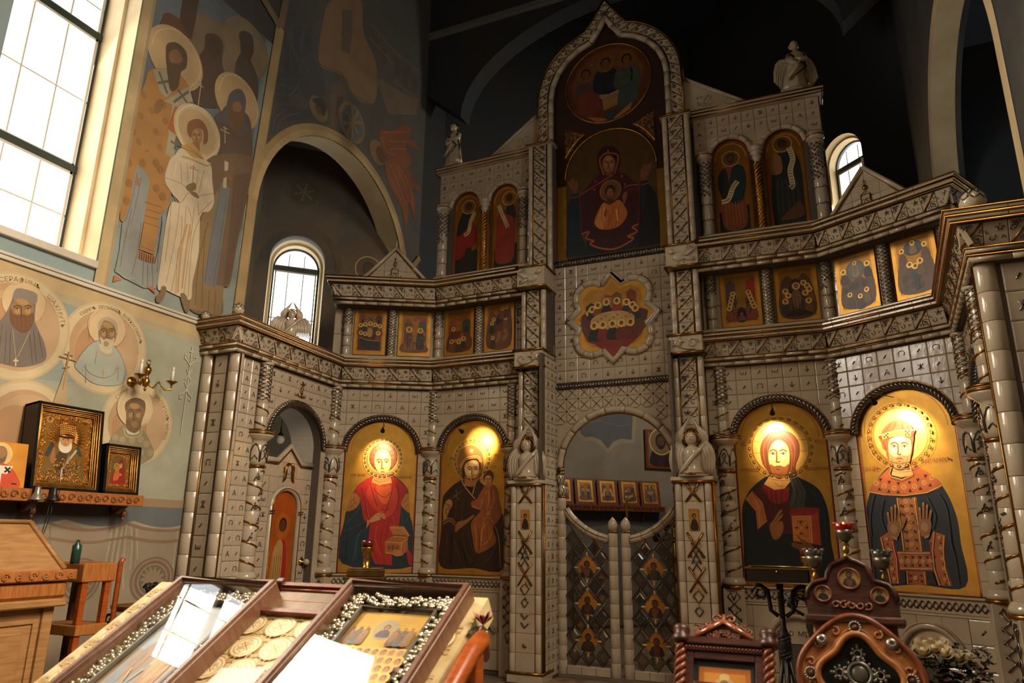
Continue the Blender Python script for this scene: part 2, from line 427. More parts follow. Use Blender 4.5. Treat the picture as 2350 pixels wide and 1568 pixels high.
# altar apse behind the screen
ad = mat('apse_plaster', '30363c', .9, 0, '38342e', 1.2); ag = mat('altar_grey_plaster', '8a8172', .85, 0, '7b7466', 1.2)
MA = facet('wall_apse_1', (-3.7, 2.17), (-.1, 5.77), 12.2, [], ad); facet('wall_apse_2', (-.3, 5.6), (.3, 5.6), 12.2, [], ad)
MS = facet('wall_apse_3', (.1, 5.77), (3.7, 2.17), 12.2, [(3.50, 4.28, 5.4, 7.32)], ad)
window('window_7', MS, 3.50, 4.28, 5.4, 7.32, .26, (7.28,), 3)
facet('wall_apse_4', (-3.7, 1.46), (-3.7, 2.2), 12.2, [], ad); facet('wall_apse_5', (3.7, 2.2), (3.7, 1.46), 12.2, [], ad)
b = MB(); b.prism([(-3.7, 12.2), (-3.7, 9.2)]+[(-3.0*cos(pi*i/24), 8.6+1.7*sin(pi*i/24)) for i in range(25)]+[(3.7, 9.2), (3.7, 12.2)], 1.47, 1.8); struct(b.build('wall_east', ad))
b = MB(); b.box(-3.7, 3.7, 1.41, 1.5, 10.34, 10.47, .01); struct(b.build('trim_5', mat('grey_moulding', '6d6a62', .8)))
# outer walls of the side recess on the south
facet('wall_niche_south_1', (5.1, 1.2), (5.1, -2.4), 7.5, [], ad); facet('wall_niche_south_2', (4.0, 1.05), (5.1, 1.05), 7.5, [], ad); facet('wall_niche_south_3', (5.1, -2.3), (4.0, -2.3), 7.5, [], ad)
struct(MB().box(3.95, 5.4, -2.5, 1.2, 7.5, 7.6).build('trim_6', ad))
# ================================================================ ICONOSTASIS
def offs(P, d):
 """plan polyline moved back from the room by d (mitred)"""
 Ls = []
 for a, b in zip(P, P[1:]):
  a = Vector(a); b = Vector(b); e = (b-a).normalized(); Ls.append((a+Vector((-e.y, e.x))*d, e))
 out = [Ls[0][0]]
 for (a, e), (b, g) in zip(Ls, Ls[1:]):
  det = e.x*(-g.y)+g.x*e.y; r = b-a
  if abs(det) < 1e-6: out.append(b); continue
  t = (r.x*(-g.y)+g.x*r.y)/det; out.append(a+e*t)
 e = Ls[-1][1]; out.append(Vector(P[-1])+Vector((-e.y, e.x))*d)
 return [(p.x, p.y) for p in out]
EDGE = [(1.076, -.409), (2.289, -.383), (3.216, -.909), (3.073, -2.841), (3.72, -2.83)]   # front edge of the cornice, south half
def plan(d, side):
 P = offs(EDGE, d)
 return P if side > 0 else [(-x, y) for x, y in reversed(P)]
def fr(d, k, side, z=0):
 """frame of wall k (0 next to the royal doors, 1, 2 side wall, 3 outer pilaster) and its length"""
 P = offs(EDGE, d); a, b = P[k], P[k+1]
 if side < 0: a, b = (-b[0], b[1]), (-a[0], a[1])
 return frame(a, b, z), (Vector(a)-Vector(b)).length

# ---- relief on the square tiles: a stroke, letters, crosses, a loop, an arrow
def glyph_paths(k):
 if k == 0: return [[(-.012, -.014), (.012, .014)]]
 if k == 1: return [[(-.03, -.018), (-.02, -.018), (-.03, .004), (-.018, .024), (.018, .024), (.03, .004), (.02, -.018), (.03, -.018)]]
 if k == 2: return [[(-.024, -.026), (0, .026), (.024, -.026)], [(-.014, -.006), (.014, -.006)]]
 if k == 3: return [[(-.024, -.024), (.024, .024)], [(-.024, .024), (.024, -.024)], [(0, .028), (0, -.028)]]
 if k == 4: return [[(-.03, .014), (-.022, -.016), (-.004, -.012), (0, .006), (.004, -.012), (.022, -.016), (.03, .014)]]
 return [[(0, .028), (0, -.022)], [(-.02, -.004), (0, -.028), (.02, -.004)]]
TILE = {}
def tile_mesh(k):
 if k in TILE: return TILE[k]
 b = MB(); p = .075; a = p-.0016; c = p-.009
 b.mt(0)
 b.add([(-a, 0, -a), (a, 0, -a), (a, 0, a), (-a, 0, a), (-a, -.011, -a), (a, -.011, -a), (a, -.011, a), (-a, -.011, a),
   (-c, -.0155, -c), (c, -.0155, -c), (c, -.0155, c), (-c, -.0155, c)],
   [(0, 1, 5, 4), (1, 2, 6, 5), (2, 3, 7, 6), (3, 0, 4, 7), (4, 5, 9, 8), (5, 6, 10, 9), (6, 7, 11, 10), (7, 4, 8, 11), (8, 9, 10, 11)], False)
 b.mt(1)
 for P in glyph_paths(k): b.tube([(x, -.017, z) for x, z in P], .0045 if k else .006, 4)
 TILE[k] = b.mesh('tile', [glaze, silver]); return TILE[k]
def tile_field(parent, u0, u1, z0, z1, y=0, low=None, high=None, pitch=.15, glyphs=True, seed=1, skip=None, xoff=0):
 rnd = random.Random(seed)
 nu = max(1, round((u1-u0)/pitch)); nz = max(1, round((z1-z0)/pitch)); du = (u1-u0)/nu; dz = (z1-z0)/nz
 for i in range(nu):
  for j in range(nz):
   a, b, c, d = u0+i*du, u0+(i+1)*du, z0+j*dz, z0+(j+1)*dz
   S = [a+.0016+(b-a-.0032)*t/8 for t in range(9)]
   lo = [max(c, low(s)) if low else c for s in S]; hi = [min(d, high(s)) if high else d for s in S]
   if skip and all(skip(s, z) for s in (a+.01, b-.01) for z in (c+.01, d-.01)): continue
   full = all(l <= c+1e-6 for l in lo) and all(h >= d-1e-6 for h in hi)
   if skip and any(skip(s, z) for s in (a, (a+b)/2, b) for z in (c, (c+d)/2, d)): full = None
   if full or full is None:
    if glyphs and (i+j) % 2: k = 0
    else: k = rnd.choice((1, 2, 3, 4, 5))
    me = tile_mesh(k)
    M = T((a+b)/2, y, (c+d)/2) @ RZ(rnd.uniform(-.008, .008)) @ RX(rnd.uniform(-.01, .01)) @ SC(du/.15, 1, dz/.15)
    inst(me, 'tile', parent, M)
    continue
   run = []
   for s, l, h in list(zip(S, lo, hi))+[(None, 1, 0)]:
    if s is not None and h-l > .006: run.append((s, l, h)); continue
    if len(run) > 1 and sum(h-l for _, l, h in run)*du/8 > .0006:
     poly = [(s, l+.0016) for s, l, h in run]+[(s, h-.0016) for s, l, h in reversed(run)]
     MB().prism(poly, y-.0145, y).build('tile', glaze, parent)
    run = []

# ---- vine relief: a plate with a slanting gilt bar, scrolls and grapes
def scroll(b, cx, cz, r, a0, turns, y, th=.005, s=1):
 n = 9; P = []
 for i in range(n):
  t = i/(n-1); a = a0+s*turns*2*pi*t; rr = r*(1-.62*t); P.append((cx+rr*cos(a), y, cz+rr*sin(a)))
 b.tube(P, th, 4)
def grapes(b, cx, cz, r, y, rows=(3, 2, 1)):
 for j, n in enumerate(rows):
  for i in range(n): b.ball((cx+(i-(n-1)/2)*r*2.1, y, cz-j*r*1.9), r, 6)
VT = {}
def vine_mesh(wd, ht, slant, kind, joint=.002):
 key = (round(wd, 3), round(ht, 3), slant, kind)
 if key in VT: return VT[key]
 b = MB(); b.mt(0); b.box(joint, wd-joint, -.012, .02, joint, ht-joint, .003)
 b.mt(1); th = min(wd, ht)*.045
 if slant > 0: b.tube([(wd*.06, -.016, ht*.06), (wd*.94, -.016, ht*.94)], th, 5)
 elif slant < 0: b.tube([(wd*.06, -.016, ht*.94), (wd*.94, -.016, ht*.06)], th, 5)
 b.mt(2); f = lambda x: wd*(x if slant > 0 else 1-x); r = min(wd, ht); s = 1 if slant > 0 else -1
 if kind == 0:      # cornice tile: grapes above the bar, scrolls below
  grapes(b, f(.28), ht*.86, r*.062, -.016); scroll(b, f(.16), ht*.62, r*.14, 1, .9, -.014, r*.026, s); scroll(b, f(.5), ht*.84, r*.1, 3, .8, -.014, r*.026, -s)
  scroll(b, f(.72), ht*.3, r*.24, .5, 1.0, -.014, r*.028, s); scroll(b, f(.5), ht*.16, r*.12, 3.5, .8, -.014, r*.026, -s)
  scroll(b, f(.92), ht*.14, r*.1, 2, .8, -.014, r*.024, s); scroll(b, f(.93), ht*.62, r*.1, 4, .7, -.014, r*.024, -s)
  b.tube([(f(.72), -.015, ht*.3), (f(.66), -.018, ht*.38), (f(.78), -.018, ht*.36), (f(.72), -.015, ht*.28)], r*.03, 4)
 elif kind == 1:    # leaf
  for a in range(5): b.tube([(f(.35), -.014, ht*.7), (f(.35)+r*.22*cos(a*1.25+.3), -.017, ht*.7+r*.18*sin(a*1.25+.3))], [r*.05, r*.02], 4)
  scroll(b, f(.7), ht*.32, r*.17, 1, .8, -.014, r*.024, s); scroll(b, f(.85), ht*.55, r*.1, 2, .7, -.014, r*.022, -s); scroll(b, f(.25), ht*.3, r*.1, 0, .7, -.014, r*.022, -s)
 else:              # berries on a twig
  grapes(b, f(.3), ht*.74, r*.06, -.016, (2, 1)); b.tube([(f(.34), -.014, ht*.5), (f(.5), -.015, ht*.42), (f(.62), -.014, ht*.24)], r*.024, 4)
  b.tube([(f(.5), -.015, ht*.42), (f(.68), -.014, ht*.5)], r*.022, 4); scroll(b, f(.78), ht*.2, r*.09, 1, .7, -.014, r*.02, s)
 VT[key] = b.mesh('vine_tile', [glaze, gold, silver]); return VT[key]

# ---- sweeps along the plan: mouldings
def sweep(P, prof, b, ends=True):
 """closed profile [(d toward the room, z)] swept along plan polyline P of the wall face"""
 k = len(prof); rows = []
 for (d, z) in prof:
  rows.append([(x, y, z) for x, y in offs(P, -d)])
 V = [rows[j][i] for i in range(len(P)) for j in range(k)]
 F = []
 for i in range(len(P)-1):
  for j in range(k):
   j2 = (j+1) % k; F.append((i*k+j, i*k+j2, (i+1)*k+j2, (i+1)*k+j))
 if ends: F += [tuple(range(k)), tuple(range((len(P)-1)*k, len(P)*k))[::-1]]
 return b.add(V, F, False)
def circ(d, z, r, n=8): return [(d+r*cos(2*pi*i/n), z+r*sin(2*pi*i/n)) for i in range(n)]
def moulding_run(P, prof, name, m, parent, pitch, joint=.0022, smooth=False):
 """a moulding made of separate ceramic lengths with open joints"""
 k = 0
 for s in range(len(P)-1):
  A, B = Vector(P[s]), Vector(P[s+1]); L = (B-A).length; n = max(1, round(L/pitch))
  first = [q for q in P]
  for i in range(n):
   t0, t1 = i/n, (i+1)/n
   # mitred ends at the corners, square joints elsewhere
   V = []; kk = len(prof)
   e = (B-A)/L; nrm = Vector((e.y, -e.x))
   for t, end in ((t0, 0), (t1, 1)):
    for (d, z) in prof:
     if (end == 0 and i == 0 and s > 0) or (end == 1 and i == n-1 and s < len(P)-2):
      q = offs(P, -d)[s+end]; V.append((q[0], q[1], z))
     else:
      q = A+e*(L*t+(joint if end == 0 else -joint))+nrm*d; V.append((q.x, q.y, z))
   F = [tuple(range(kk))[::-1], tuple(range(kk, 2*kk))]+[(j, (j+1) % kk, (j+1) % kk+kk, j+kk) for j in range(kk)]
   b = MB(); b.add(V, F[:2], False); b.add([], []); o = [tuple(f) for f in F[2:]]
   for f in o: b.f.append(f); b.m.append(0); b.s.append(smooth)
   b.build(name, m, parent)
def cornice(name, label, P, top, side_s, parent_group, hide_first=0):
 """stepped gilt cap, sloping vine frieze, reeded lower band; P is the wall face polyline, d its offset"""
 t = thing(name, label, 'cornice', T(0, 0, 0), parent_group)
 b = MB(); sweep(P, [(-.10, top-.001), (.10, top-.001), (.10, top-.08), (.05, top-.235), (.05, top-.27), (.02, top-.35), (-.10, top-.35)], b); b.build('core', grout, t)
 # cap: two glazed steps with gilt beads between
 moulding_run(P, [(.08, top-.028), (.20, top-.028), (.20, top-.006), (.194, top), (.08, top)], 'cap_piece', glaze_w, t, .15)
 moulding_run(P, [(.08, top-.074), (.178, top-.074), (.184, top-.068), (.184, top-.05), (.08, top-.05)], 'cap_piece', glaze_w, t, .15)
 g = MB()
 for d, z, r in ((.186, top-.039, .0125), (.205, top-.001, .008), (.165, top-.083, .011), (.105, top-.252, .008), (.098, top-.302, .007)): sweep(P, circ(d, z, r), g)
 g.sm = True; g.s = [True]*len(g.s); g.build('gilt_bead', gold, t)
 moulding_run(P, circ(.092, top-.272, .017, 8), 'band_piece', glaze_w, t, .22, smooth=True)
 moulding_run(P, circ(.076, top-.325, .022, 8), 'band_piece', glaze_w, t, .15, smooth=True)
 # sloping frieze
 slope = atan2(.055, .155); hgt = hypot(.155, .055)
 Q = offs(P, -.13)
 for s in range(len(P)-1):
  A, B = Vector(Q[s]), Vector(Q[s+1]); L = (B-A).length; n = max(1, round(L/.135))
  F = frame(A[:], B[:])
  w_ = L/n
  for i in range(n):
   me = vine_mesh(.135, .155, side_s if i % 2 == 0 else 0, 0 if i % 2 == 0 else 1)
   M = F @ T(i*w_, .06, top-.24) @ RX(slope) @ SC(w_/.135, 1, hgt/.155)
   o = inst(me, 'frieze_tile', t); o.matrix_local = M
 return t

# ---- ropes
def rope(b, path, r, closed=False, twist=.10, strands=3, seg=None):
 P = [Vector(p) for p in path]; m = len(P); L = 0; acc = [0]
 for i in range(1, m): L += (P[i]-P[i-1]).length; acc.append(L)
 b.mt(0); b.tube(path, r*.62, 6)
 b.mt(1)
 for k in range(strands):
  Q = []
  for i in range(m):
   t = (P[min(i+1, m-1)]-P[max(i-1, 0)]).normalized(); n1 = Vector((0, 1, 0)); n2 = t.cross(n1)
   a = acc[i]/twist*2*pi+2*pi*k/strands; Q.append(P[i]+(n1*cos(a)+n2*sin(a))*r*.62)
  b.tube(Q, r*.46, 5)
def arc_path(c, z, a, bz, a0, a1, n, y): return [(c+a*cos(R(a0+(a1-a0)*i/n)), y, z+bz*sin(R(a0+(a1-a0)*i/n))) for i in range(n+1)]

# ---- columns
def drum(b, r, h, n=14): b.lathe([(r*.8, 0), (r-.002, .0), (r, .004), (r, h-.004), (r-.002, h), (r*.8, h)], n)
CM = {}
def cmesh(key, fn, mats):
 if key not in CM:
  b = MB(); fn(b); CM[key] = b.mesh(key[0] if isinstance(key, tuple) else key, mats)
 return CM[key]
def helix(b, r, z0, z1, pitch, a0, th, s=1, n=6, k=14):
 N = max(4, int((z1-z0)/pitch*k)); b.tube([(r*cos(a0+s*2*pi*(z1-z0)/pitch*i/N), r*sin(a0+s*2*pi*(z1-z0)/pitch*i/N), z0+(z1-z0)*i/N) for i in range(N+1)], th, n)
def lattice(b, r, z0, z1, pitch, th, k=4):
 for i in range(k):
  helix(b, r, z0, z1, pitch, 2*pi*i/k, th, 1, 4, 10); helix(b, r, z0, z1, pitch, 2*pi*i/k, th, -1, 4, 10)
def big_column(label, M, sgn, ped=True):
 """two-storey engaged column of the local tier"""
 t = thing('column', label, 'column', M, 'columns of the lowest tier')
 if ped:
  o = inst(cmesh('pedestal', lambda b: b.box(-.105, .105, -.09, .09, .15, 1.165, .006), [glaze]), 'pedestal', t)
  def pl(b):
   for s in (-1, 1):
    for i in range(4): b.tube([(s*-.06, -.094, .66+i*.1), (s*.06, -.094, .79+i*.1)], .007, 4)
    b.tube([(s*.06, -.094, 1.09), (s*.03, -.094, 1.13), (0, -.094, 1.06)], .007, 4); b.tube([(0, -.094, .72-.1), (s*.03, -.094, .66-.07), (0, -.094, .5), ], .006, 4)
  inst(cmesh('pedestal_knotwork', pl, [silver]), 'knotwork', t)
 inst(cmesh('base_ring', lambda b: b.lathe([(.05, 1.165), (.125, 1.165), (.128, 1.18), (.125, 1.195), (.05, 1.195)], 18), [gold]), 'base_ring', t)
 inst(cmesh('column_base', lambda b: b.lathe([(.05, 1.195), (.118, 1.197), (.122, 1.225), (.105, 1.255), (.09, 1.27), (.05, 1.27)], 18), [glaze_w]), 'base', t)
 dm = cmesh('drum', lambda b: drum(b, .085, .148), [glaze_w])
 for i in range(7): inst(dm, 'drum', t, T(0, 0, 1.27+i*.149))
 key = ('spiral', sgn)
 def vine(b):
  b.mt(0); helix(b, .086, 1.32, 2.28, .19, -pi/2-.6*sgn, .010, sgn)
  b.mt(1)
  for i in range(5):
   z = 1.62+i*.15; a = -pi/2+.35*(1 if i % 2 else -1)
   for q in range(3 if i > 1 else 1): b.ball((.09*cos(a+.13*(q-1)), .09*sin(a+.13*(q-1)), z-.02*abs(q-1)), .011, 6)
   if i > 1:
    for q in range(2): b.ball((.09*cos(a+.13*(q-.5)), .09*sin(a+.13*(q-.5)), z-.028), .011, 6)
   b.tube([(.088*cos(a-.5), .088*sin(a-.5), z-.05), (.092*cos(a-.3), .092*sin(a-.3), z-.01), (.088*cos(a-.05), .088*sin(a-.05), z+.03)], .006, 4)
   b.tube([(.088*cos(a+.5), .088*sin(a+.5), z+.06), (.093*cos(a+.2), .093*sin(a+.2), z+.05)], .008, 4)
 inst(cmesh(key, vine, [gold, silver]), 'spiral', t)
 inst(cmesh('neck_ring', lambda b: b.lathe([(.07, 2.305), (.1, 2.306), (.103, 2.318), (.1, 2.33), (.07, 2.331)], 18), [gold]), 'neck_ring', t)
 inst(cmesh('capital', lambda b: b.lathe([(.07, 2.33), (.086, 2.335), (.1, 2.39), (.104, 2.45), (.095, 2.53), (.085, 2.575), (.1, 2.59), (.15, 2.635), (.155, 2.65), (.05, 2.65)], 18), [glaze_w]), 'capital', t)
 def leaf(b):
  for s in range(6):
   a = -pi/2+s*pi/3
   P = lambda da, z, r: (r*cos(a+da), r*sin(a+da), z)
   b.tube([P(-.5, 2.37, .1), P(-.46, 2.47, .107), P(-.25, 2.53, .1), P(0, 2.55, .1), P(.25, 2.53, .1), P(.46, 2.47, .107), P(.5, 2.37, .1)], .008, 4)
   b.tube([P(-.3, 2.39, .104), P(0, 2.43, .108), P(.3, 2.39, .104)], .006, 4)
   if s % 2 == 0:
    b.tube([P(-.22, 2.47, .106), P(0, 2.51, .108), P(.22, 2.47, .106)], .007, 4)
    for q in range(8): pass
    b.tube([P(.12*cos(q*pi/3), 2.45+.018*sin(q*pi/3), .11) for q in range(7)], .005, 4)
 inst(cmesh('capital_relief', leaf, [silver]), 'leaf_relief', t)
 inst(cmesh('abacus', lambda b: (b.mt(0).lathe([(.05, 2.652), (.158, 2.652), (.165, 2.662), (.158, 2.672), (.05, 2.672)], 20), b.mt(1).lathe([(.05, 2.672), (.155, 2.673), (.15, 2.682), (.05, 2.682)], 20), b.mt(0).lathe([(.05, 2.682), (.158, 2.682), (.164, 2.69), (.158, 2.7), (.05, 2.7)], 20)), [gold, glaze_w]), 'abacus', t)
 dm2 = cmesh('upper_drum', lambda b: drum(b, .068, .145), [glaze_w])
 for i in range(5): inst(dm2, 'upper_drum', t, T(0, 0, 2.702+i*.146))
 def uv(b):
  b.mt(0); helix(b, .069, 2.74, 3.40, .17, -pi/2, .0085, sgn)
  b.mt(1); lattice(b, .07, 3.02, 3.41, .22, .0058, 5)
 inst(cmesh(('upper_spiral', sgn), uv, [gold, silver]), 'lattice_relief', t)
 inst(cmesh('top_ring', lambda b: b.lathe([(.05, 3.41), (.078, 3.411), (.082, 3.425), (.078, 3.44), (.05, 3.44)], 16), [glaze_w]), 'top_ring', t)
 return t
def small_column(label, M, h, r, kind, group):
 """colonnette: kind 0 grape-covered top, 1 lattice all over"""
 t = thing('colonnette', label, 'column', M, group)
 n = 5; dh = h/n; key = ('colonnette_drum', round(r, 3), round(dh, 3))
 dm = cmesh(key, lambda b: drum(b, r, dh-.002, 12), [glaze_w])
 for i in range(n): inst(dm, 'drum', t, T(0, 0, i*dh))
 inst(cmesh(('ring', round(r, 3)), lambda b: b.lathe([(r*.6, 0), (r*1.18, 0), (r*1.22, .012), (r*1.18, .024), (r*.6, .024)], 14), [glaze_w]), 'base_ring', t)
 inst(cmesh(('ring', round(r, 3)), None, None), 'top_ring', t, T(0, 0, h-.026))
 def rel(b):
  if kind == 1: lattice(b, r+.001, .03, h-.03, .2, r*.09, 5)
  else:
   rnd = random.Random(3); z = h-.05; k = 0
   while z > h*.5:
    m = 8 if z > h*.62 else 3
    for i in range(m):
     a = 2*pi*i/8+k*.4-pi/2-(0 if m == 8 else .75); b.ball(((r+.003)*cos(a), (r+.003)*sin(a), z+rnd.uniform(-.006, .006)), r*.24, 5)
    z -= r*.42; k += 1
   for zz in (h*.2, h*.4): b.tube([((r+.001)*cos(a), (r+.001)*sin(a), zz-.016*(1-min(1, abs(a+pi/2)*2.2))) for a in [(-pi+pi*i/10) for i in range(11)]], .0045, 4)
 inst(cmesh(('relief', kind, round(r, 3), round(h, 3)), rel, [silver]), 'relief', t)
 return t

# ---- arched icon bay of the lowest tier
ICONS = {}
def icon_outline(c, hw, z0, zs, a, bz, n=20):
 return [(c-hw, z0), (c+hw, z0), (c+hw, zs)]+[(c+a*cos(R(180*i/n)), zs+bz*sin(R(180*i/n))) for i in range(n+1)]+[(c-hw, zs)]
def icon_bay(label, side, k, c, seed):
 M, w_ = fr(.2, k, side); 
 if side < 0: c = w_-c
 t = thing('iconostasis_wall', label, 'wall panel', M, None)
 zs, a, bz, hw = 2.64, .425, .385, .452
 arch = [(c+a*cos(R(180*i/20)), zs+bz*sin(R(180*i/20))) for i in range(21)]
 z1 = 3.44
 poly = [(0, z1), (0, 1.17), (c-hw, 1.17), (c-hw, zs)]+arch[::-1]+[(c+hw, zs), (c+hw, 1.17), (w_, 1.17), (w_, z1)]
 MB().prism(poly, 0, .05).build('backing', grout, t)
 b = MB(); b.prism([(0, .16), (w_, .16), (w_, 1.17), (0, 1.17)], 0, .05); b.build('lower_backing', grout, t)
 b = MB()
 for u0, u1 in ((.004, c-hw-.002), (c+hw+.002, w_-.004)):
  if u1-u0 > .02:
   for i in range(10): MB().box(u0, u1, -.008, .0, 1.18+i*.147, 1.18+(i+1)*.147-.003, .002).build('side_piece', glaze, t)
 low = lambda u: zs+(bz+.04)*sqrt(max(0, 1-((u-c)/(a+.04))**2)) if abs(u-c) < a+.04 else -1
 tile_field(t, .005, w_-.005, 2.66, 3.43, 0, low, seed=seed)
 b = MB(); rope(b, arc_path(c, zs, a+.035, bz+.035, 0, 180, 64, -.018), .036, twist=.16, strands=4); b.build('rope_moulding', [glaze_w, silver], t)
 b = MB(); b.tube(arc_path(c, zs, a+.078, bz+.078, 4, 176, 30, -.01), .008, 5); b.build('arch_bead', gold, t)
 b = MB(); b.mt(0); b.box(.1, w_-.1, -.06, 0, 1.172, 1.2, .006); b.build('ledge', glaze_w, t)
 b = MB(); b.tube([(.1, -.06, 1.2), (w_-.1, -.06, 1.2)], .006, 5); b.build('ledge_gilding', gold, t)
 b = MB(); b.box(.1, w_-.1, -.03, 0, 1.045, 1.17, .004); b.build('knot_band', glaze, t)
 b = MB(); n = int((w_-.22)/.052)
 for s in (1, -1):
  for i in range(n):
   x = .11+(w_-.22)*i/n; b.tube([(x, -.034, 1.108-s*.034), (x+.026, -.037 if s > 0 else -.034, 1.108), (x+.052, -.034, 1.108+s*.034)], .0062, 4)
 b.build('knotwork', silver, t)
 b = MB(); b.box(.1, w_-.1, -.024, 0, 1.02, 1.045, .005); b.build('band_fillet', glaze_w, t)
 nz, nr = .68, .27
 low2 = lambda u: nz+sqrt(max(0, nr*nr-(u-c)**2)) if abs(u-c) < nr else -1
 tile_field(t, .1, w_-.1, .62, 1.02, 0, low2, pitch=.2, seed=seed+7)
 tile_field(t, .1, w_-.1, .2, .62, 0, None, pitch=.2, seed=seed+9, skip=lambda u, z: abs(u-c) < .24 and z > .3)
 P = [(c-nr-.1, -.02, .60)]+arc_path(c, nz, nr*.95, nr*.95, 165, 15, 24, -.02)+[(c+nr+.1, -.02, .60)]
 b = MB(); b.tube(P, .032, 8); b.build('niche_moulding', glaze_w, t)
 b = MB(); b.tube([(p[0]*1.0, -.045, p[2]+.022) for p in P], .005, 4); b.build('niche_gilding', gold, t)
 b = MB(); b.prism([(c+.245*cos(R(180*i/16)), nz+.245*sin(R(180*i/16))) for i in range(17)], -.006, .02); b.build('niche_panel', glaze, t)
 P = Paint(.0004); P.text('обо мре', c, nz+.1, .085, '4a3a2a'); P.build('niche_lettering', t, T(0, -.007, 0), paint_icon)
 return t, M, w_, c, (hw, 1.2, zs, a, bz)

def column_at(label, side, k, end, d, sgn, ped=True):
 """engaged column where wall k begins (end 0) or ends (end 1), counted from the royal doors"""
 P = offs(EDGE, d); p = P[k+end]
 if side < 0: p = (-p[0], p[1])
 return p
SD = {1: 'right', -1: 'left'}
BAYS = {}
for side in (-1, 1):
 sd = SD[side]
 BAYS[(side, 0)] = icon_bay('white tiled wall around the arched icon beside the %s pier of the royal doors' % sd, side, 0, .70 if side > 0 else .69, 11+side)
 BAYS[(side, 1)] = icon_bay('white tiled wall around the outer arched icon, next to the %s side wall' % sd, side, 1, .62, 21+side)
 # columns of the lowest tier
 P = offs(EDGE, .22)
 e01 = (Vector(P[1])-Vector(P[0])).normalized()
 c0 = Vector(P[0])+e01*.155
 spots = [(c0, 'white spiral column between the %s pier and its first big icon' % sd), (Vector(P[1]), 'white spiral column between the two big icons on the %s' % sd),
    (Vector(P[2])+Vector((-.05, -.02)), 'white spiral column in the %s inner corner, beyond the outer big icon' % sd)]
 for p, lab in spots: big_column(lab, T(p.x*side, p.y, 0), side)

# ---- side walls with the deacon doors
def deacon_door(side, M, w_, c):
 D = M @ T(0, .12, 0)
 t = thing('deacon_door', 'white tiled %s side door with a pointed top and a tall arched icon' % SD[side], 'door', D)
 u0, u1, cx = c-.475, c+.475, c
 top = [(u0, 2.42), (cx-.21, 2.42), (cx, 2.6), (cx+.21, 2.42), (u1, 2.42)]
 ih, iz = .235, 1.92
 poly = [(u0, .16)]+top+[(u1, .16), (cx+ih+.04, .16), (cx+ih+.04, iz)]+[(cx+(ih+.04)*cos(R(180*i/16)), iz+.23*sin(R(180*i/16))) for i in range(17)]+[(cx-ih-.04, .16)]
 MB().prism(poly, 0, .06).build('leaf_core', grout, t)
 hi = lambda u: 2.42 if abs(u-cx) > .21 else 2.42+.18*(1-abs(u-cx)/.21)
 low = lambda u: iz+.25*sqrt(max(0, 1-((u-cx)/(ih+.055))**2)) if abs(u-cx) < ih+.055 else -1
 tile_field(t, u0, u1, 1.92, 2.60, 0, low, hi, seed=41, pitch=.16)
 tile_field(t, u0, cx-ih-.05, .2, 1.92, 0, seed=42, pitch=.16); tile_field(t, cx+ih+.05, u1, .2, 1.92, 0, seed=43, pitch=.16)
 b = MB(); b.tube([(x, -.01, z+.02) for x, z in top], .034, 8); b.build('top_moulding', glaze_w, t)
 b = MB(); b.tube([(x, -.035, z-.015) for x, z in top], .008, 5); b.build('top_gilding', gold, t)
 ap = [(cx-ih-.02, -.015, .2), (cx-ih-.02, -.015, iz)]+arc_path(cx, iz, ih+.02, .22, 180, 0, 18, -.015)+[(cx+ih+.02, -.015, .2)]
 b = MB(); b.tube(ap, .032, 8); b.build('icon_moulding', glaze_w, t)
 b = MB(); b.tube([(x+.0, -.046, z) for x, y, z in ap], .006, 4)
 for s in (-1, 1):
  for dz in (0, .025): b.tube([(cx+s*(ih-.015), -.05, 1.86+dz), (cx+s*(ih+.06), -.05, 1.86+dz)], .008, 5)
 b.build('icon_gilding', gold, t)
 # angel head relief under the gable
 b = MB(); b.mt(0); b.ball((cx, -.02, 2.35), .045, 10, 1.35, .5)
 b.mt(1)
 for s in (-1, 1):
  for q in range(4): b.tube([(cx+s*(.01+.012*q), -.04, 2.42), (cx+s*(.045+.012*q), -.035, 2.38), (cx+s*(.05+.01*q), -.03, 2.32-.02*q), (cx+s*(.06+.012*q), -.03, 2.24-.01*q)], .008, 4)
 b.build('angel_head_relief', [glaze_w, gold], t)
 s = 1 if side < 0 else -1
 kx = u1-.09 if side < 0 else u0+.09
 b = MB(); b.mt(0); b.ball((kx, -.09, 1.33), .036, 12); b.mt(1)
 n0 = len(b.v); b.lathe([(.0, 0), (.045, 0), (.045, .012), (.015, .016), (.015, .07), (0, .07)], 14); b.xform(T(kx, -.012, 1.33) @ RX(pi/2), n0)
 b.build('handle', [glaze_w, brass], t)
 return t, D, cx, ih, iz
DOORS = {}
